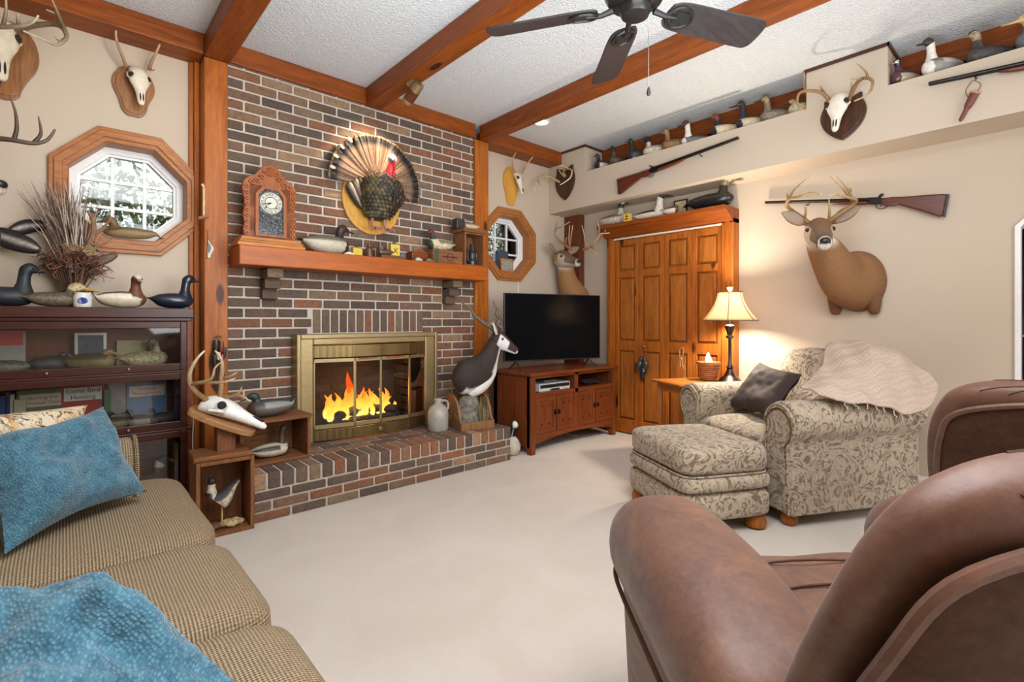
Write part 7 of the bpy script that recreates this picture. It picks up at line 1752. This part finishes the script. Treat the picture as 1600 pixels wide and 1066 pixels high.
# ------------------------------------------------------------------ floor crates left of the hearth
fcx = (at_y(307, 700, 3.12).x + at_y(382, 700, 3.12).x) / 2
c2 = thing('upright_crate', 'old wooden box standing on end with a shorebird inside, left of the hearth', 'crate', (fcx + .005, 3.13, 0), R(-2))
CWd, CHt, CDp = .138, .405, .12
b = MB(); w, h, d = CWd, CHt, CDp
b.frame(-w, w, 0, h, .02, -d, d - .012); b.box(-w, w, d - .012, d, 0, h); b.build('box_boards', W_OLDZ, c2, smooth=False, bevel=.003)
sbp = thing('shorebird_carving', 'cream breasted shorebird carving on a peg over two shells inside the upright box', 'carved bird', (fcx + .0, 3.10, .0225))
b = MB(); b.loft([((.085, 0, .235), (0, .008, 0), (0, 0, .008)), ((.055, 0, .21), (0, .028, 0), (-.01, 0, .022)), ((.02, 0, .165), (0, .046, 0), (-.02, 0, .04)), ((-.02, 0, .145), (0, .05, 0), (-.03, 0, .045)), ((-.045, 0, .165), (0, .042, 0), (-.036, 0, .02)), ((-.05, 0, .21), (0, .024, 0), (-.022, 0, .0)), ((-.05, 0, .24), (0, .018, 0), (-.018, 0, .0))], 20, 26, lambda q, th: (rgb(206, 192, 168) if (math.sin(th) < .25 or q > .8) else rgb(52, 48, 44))); b.build('body', PAINT_S, sbp)
b = MB(); b.c = rgb(40, 36, 34); b.ball((-.048, 0, .255), (.022, .018, .020)); b.tube([(-.05, 0, .262), (-.055, 0, .285), (-.062, 0, .31)], [.008, .006, .003], 7); b.build('head', PAINT, sbp)
b = MB(); b.tube([(.0, 0, .02), (.0, 0, .12)], .004, 6); b.build('peg', plain('pale_stick', rgb(216, 186, 140), .6), sbp)
for k, (x, c, s) in enumerate(((-.055, rgb(110, 76, 56), .8), (.042, rgb(196, 170, 120), .88))):
    b = MB(); V = []
    for ring, (r, z) in enumerate(((.02, .0), (.06, .004), (.072, .018), (.05, .03), (.01, .034))):
        V.append([(x + r * s * math.cos(2 * PI * q / 28) * (1 + .10 * math.sin(q * 3.3 + k)), r * s * .8 * math.sin(2 * PI * q / 28) * (1 + .1 * math.cos(q * 2.7)), z * s + .004 * math.sin(q * 5)) for q in range(28)])
    for p in V[0]: pass
    b.rings(V); 
    for p in b.v: p.z = max(p.z, 0)
    o = b.build('oyster_shell', plain('shell_%d' % k, c, .5, nz=.45, scale=50, bump=.4)); tag(o, ('brown' if k == 0 else 'pale yellow') + ' oyster shell on the floor of the upright box', 'shell', loc=(fcx, 3.085, .0235))
# pedestal and skull on its slanted board
pd = thing('skull_stand', 'antlered white skull on a slanted live-edge board on top of the upright box', 'skull mount', (fcx + .0, 3.13, CHt), R(-2))
def stand_skull():
    b = MB(); b.prism([(-.146, -.115), (.128, -.122), (.130, .115), (-.138, .12)], 0, .03, 'xy'); b.build('base_board', W_OLD, pd, smooth=False, bevel=.010, seg=3)
    b = MB(); b.cbox((.02, .0, .095), (.09, .09, .135)); b.build('post', W_OLDZ, pd, smooth=False, bevel=.004)
    M = Matrix.Translation((.0, -.0, .190)) @ Euler((0, R(26), R(-24))).to_matrix().to_4x4()
    b = MB(); b.X = M; P = [(-.17, .0), (-.15, .08), (-.05, .10), (.08, .085), (.17, .05), (.185, 0), (.16, -.05), (.06, -.09), (-.06, -.10), (-.15, -.07)]
    P = catmull(P + [P[0]], 40)[:-1]; b.prism([(p[0], p[1]) for p in P], -.016, .016, 'xy'); b.build('slanted_board', W_PLAQUE_L, pd, smooth=False, bevel=.006)
    # skull lies along the board, nose downhill
    Ms = Matrix.Translation((.0, -.0, .190)) @ Euler((0, R(26), R(-24))).to_matrix().to_4x4() @ Matrix.Translation((-.055, 0, .012)) @ Matrix.Rotation(R(90), 4, 'Z') @ Matrix.Rotation(R(-90), 4, 'X')
    e = Ms.to_euler(); sk = skull(pd, 1.2, Ms.to_translation(), (e.x, e.y, e.z), rgb(240, 238, 232))
    return
W_PLAQUE_L = wood('live_edge_board', rgb(140, 92, 52), rgb(196, 150, 100), 'x', .45, 1.4, False)
stand_skull()
inv_ = Matrix.Rotation(R(2), 3, 'Z')
def sp_(p): return inv_ @ (at_y(p[0], p[1], 3.13 - p[2]) - Vector(pd.location))
for beam, tines in (
    ([(327, 630, .0), (318, 622, .02), (305, 612, .05), (297, 600, .07), (296, 585, .09), (302, 570, .10), (310, 558, .10), (320, 548, .09)],
     [[(299, 600, .07), (312, 598, .12), (330, 592, .16), (336, 575, .17), (346, 566, .18)], [(312, 598, .12), (340, 598, .17), (355, 596, .19), (368, 591, .2)]]),
    ([(343, 626, .0), (345, 610, .0), (346, 590, .0), (347, 572, .01), (345, 560, .02), (336, 548, .03)],
     [[(346, 620, .0), (358, 620, .04), (372, 615, .07), (378, 605, .09)], [(366, 618, .06), (380, 620, .10), (391, 628, .12)], [(347, 592, .0), (360, 588, .04), (370, 582, .06)]])):
    antler(pd, [sp_(p) for p in beam], .0165, [[sp_(p) for p in q] for q in tines], None, rgb(150, 112, 74), rgb(214, 192, 160))
# game call lanyard on the post
gl = thing('call_lanyard', 'bundle of game calls and straps hanging on the left pine post', 'game calls', at_y(340, 532, YH))
rr = random.Random(2); b = MB()
for k in range(6):
    x = -.03 + .012 * k; b.tube([(x * .3, -.012, .0), (x - .01, -.014, -.10), (x * 1.2, -.014, -.22), (x * .8, -.014, -.30 - .02 * (k % 3))], .004, 5, smooth=14)
b.build('strap', plain('dark_strap', rgb(48, 34, 28), .7), gl)
for k, (x, z, c, l, r) in enumerate(((-.015, -.03, rgb(60, 58, 54), .07, .016), (.016, -.04, rgb(120, 60, 44), .07, .016), (.0, -.10, rgb(206, 196, 176), .05, .013), (.020, -.12, rgb(170, 40, 36), .06, .013), (-.022, -.13, rgb(40, 44, 40), .08, .014), (.034, -.08, rgb(52, 50, 44), .07, .012), (.026, -.20, rgb(196, 150, 96), .06, .009))):
    b = MB(); b.tube([(x, -.026, z + l / 2), (x, -.028, z), (x, -.026, z - l / 2)], [r * .8, r, r * .6], 10); b.build('call', plain('call_%d' % k, c, .35), gl)
b = MB(); b.tube([(-.02, -.024, .015), (.0, -.03, .03), (.02, -.024, .015)], .004, 6, smooth=8); b.build('clip', PEWTER, gl)
cbx = MB(); cbx.tube([at_y(304, 560, YA - .03), at_y(303, 640, YA - .03), at_y(301, 690, YA - .05), at_y(303, 730, YA - .05)], .004, 6, smooth=12); o = cbx.build('lamp_cord', plain('cream_cord', rgb(214, 204, 190), .6)); tag(o, 'thin pale cord hanging beside the right end of the bookcase', 'cord')

# ------------------------------------------------------------------ ceiling fan
FZ = 2.445
fn = thing('ceiling_fan', 'dark bronze ceiling fan with five blades hanging from the middle beam', 'ceiling fan', (1.755, 1.19, 0))
def fan():
    bk = plain('fan_bronze', (.022, .020, .019), .32, .5); bl = wood('fan_blade', rgb(34, 28, 28), rgb(56, 48, 46), 'x', .42, 1.5, False)
    b = MB(); b.lathe([(.06, ZH - .015), (.065, ZH - .03), (.05, ZH - .07), (.018, ZH - .08), (.018, FZ + .16)], 20); b.build('canopy', bk, fn)
    b = MB(); b.lathe([(.02, FZ + .17), (.06, FZ + .16), (.11, FZ + .13), (.125, FZ + .09), (.125, FZ + .05), (.11, FZ + .02), (.075, FZ + .008), (.062, FZ + .003), (.062, FZ - .025), (.055, FZ - .04), (.02, FZ - .047), (.003, FZ - .048)], 32); b.build('motor', bk, fn)
    for k in range(5):
        a = R(49 + 72 * k); M = Matrix.Rotation(a, 4, 'Z') @ Matrix.Translation((0, 0, FZ))
        b = MB(); b.X = M @ Matrix.Rotation(R(-17), 4, 'X')
        P = [(.16, -.048), (.22, -.068), (.40, -.072), (.58, -.076), (.625, -.068), (.642, -.035), (.642, .035), (.625, .068), (.58, .076), (.40, .072), (.22, .068), (.16, .048), (.152, 0)]
        b.prism([(p[0], p[1]) for p in catmull(P + [P[0]], 52)[:-1]], -.004, .004, 'xy'); o = b.build('blade', bl, fn, smooth=False)
        b = MB(); b.X = M @ Matrix.Rotation(R(-17), 4, 'X')
        b.tube([(.09, 0, .0), (.14, 0, -.012), (.20, 0, -.008)], [.014, .011, .010], 8)
        for s in (-1, 1): b.tube([(.15, 0, -.010), (.18, s * .040, -.009), (.22, s * .048, -.008), (.26, s * .030, -.008), (.275, 0, -.008)], .008, 6, smooth=14)
        b.box(.19, .27, -.03, .03, -.009, -.0045); b.build('blade_bracket', bk, fn)
    b = MB(); pc2 = Vector((.052, -.03, FZ - .03)); b.tube([pc2, pc2 - Vector((0, 0, .30))], .0014, 5); b.build('pull_chain', PEWTER, fn)
    b = MB(); b.lathe([(.002, .03), (.006, .02), (.009, .004), (.007, -.004), (.002, -.008)], 12); o = b.build('pull_knob', bk, fn); o.location = pc2 - Vector((0, 0, .325))
fan()
# recessed lamp beside the right beam
rl_p = at_z(846, 190, ZC)
rl = thing('recessed_light', 'small lit recessed ceiling lamp beside the right-hand beam', 'ceiling light', (rl_p.x, rl_p.y, ZC))
b = MB(); b.lathe([(.075, -.001), (.078, -.008), (.062, -.010), (.060, -.002)], 28, cap=False); b.build('trim_ring', WHITE_P, rl)
t = NT('recessed_bulb'); t.b.inputs['Emission Color'].default_value = (1, .93, .8, 1); t.b.inputs['Emission Strength'].default_value = 9
b = MB(); b.lathe([(.060, -.003), (.05, -.012), (.002, -.016)], 24); b.build('bulb', t.m, rl)
# ------------------------------------------------------------------ brass spotlight on the middle beam
SPX = 1.81; spy = at_x(640, 132, SPX).y
def spotl(label, loc, tgt, power, ang):
    sl = thing('ceiling_spotlight', label, 'spotlight', loc, 0, 'brass spotlights on the beams')
    b = MB(); b.lathe([(.05, 0), (.052, -.012), (.04, -.02), (.014, -.024), (.012, -.05)], 20); b.build('mount', BRASS, sl)
    tgt = Vector(tgt); d = (tgt - (Vector(sl.location) + Vector((0, 0, -.07)))).normalized(); M = Matrix.Translation((0, 0, -.07)) @ d.to_track_quat('Z', 'Y').to_matrix().to_4x4()
    b = MB(); b.X = M; b.lathe([(.02, -.085), (.036, -.08), (.038, -.02), (.038, -.02)], 20); b.build('brass_cap', BRASS, sl)
    b = MB(); b.X = M; b.lathe([(.0385, -.02), (.039, .06)], 20, cap=False); b.build('wood_barrel', wood('walnut_barrel', rgb(70, 34, 20), rgb(110, 58, 34), 'z', .35, 2, False), sl)
    b = MB(); b.X = M; b.lathe([(.039, .06), (.040, .085), (.034, .085), (.034, .06)], 20, cap=False); b.build('brass_rim', BRASS, sl)
    t = NT('spot_bulb'); t.b.inputs['Emission Color'].default_value = (1, .85, .6, 1); t.b.inputs['Emission Strength'].default_value = 20
    b = MB(); b.X = M; b.lathe([(.03, .055), (.02, .06), (.003, .062)], 16); b.build('bulb', t.m, sl)
    p = Vector(sl.location) + Vector((0, 0, -.07)) + d * .10
    spot('spot_light', p, tgt, power, ang, .8)
spotl('brass and wood spotlight on the middle beam aimed at the turkey', (SPX + .03, spy, ZH - .0125), Vector(TK) + Vector((-.05, 0, .28)), 60, 66)
spotl('brass and wood spotlight on the left beam aimed at the skull mounts', (.735, 2.2, ZH - .0125), (.12, YA, 2.35), 16, 80)
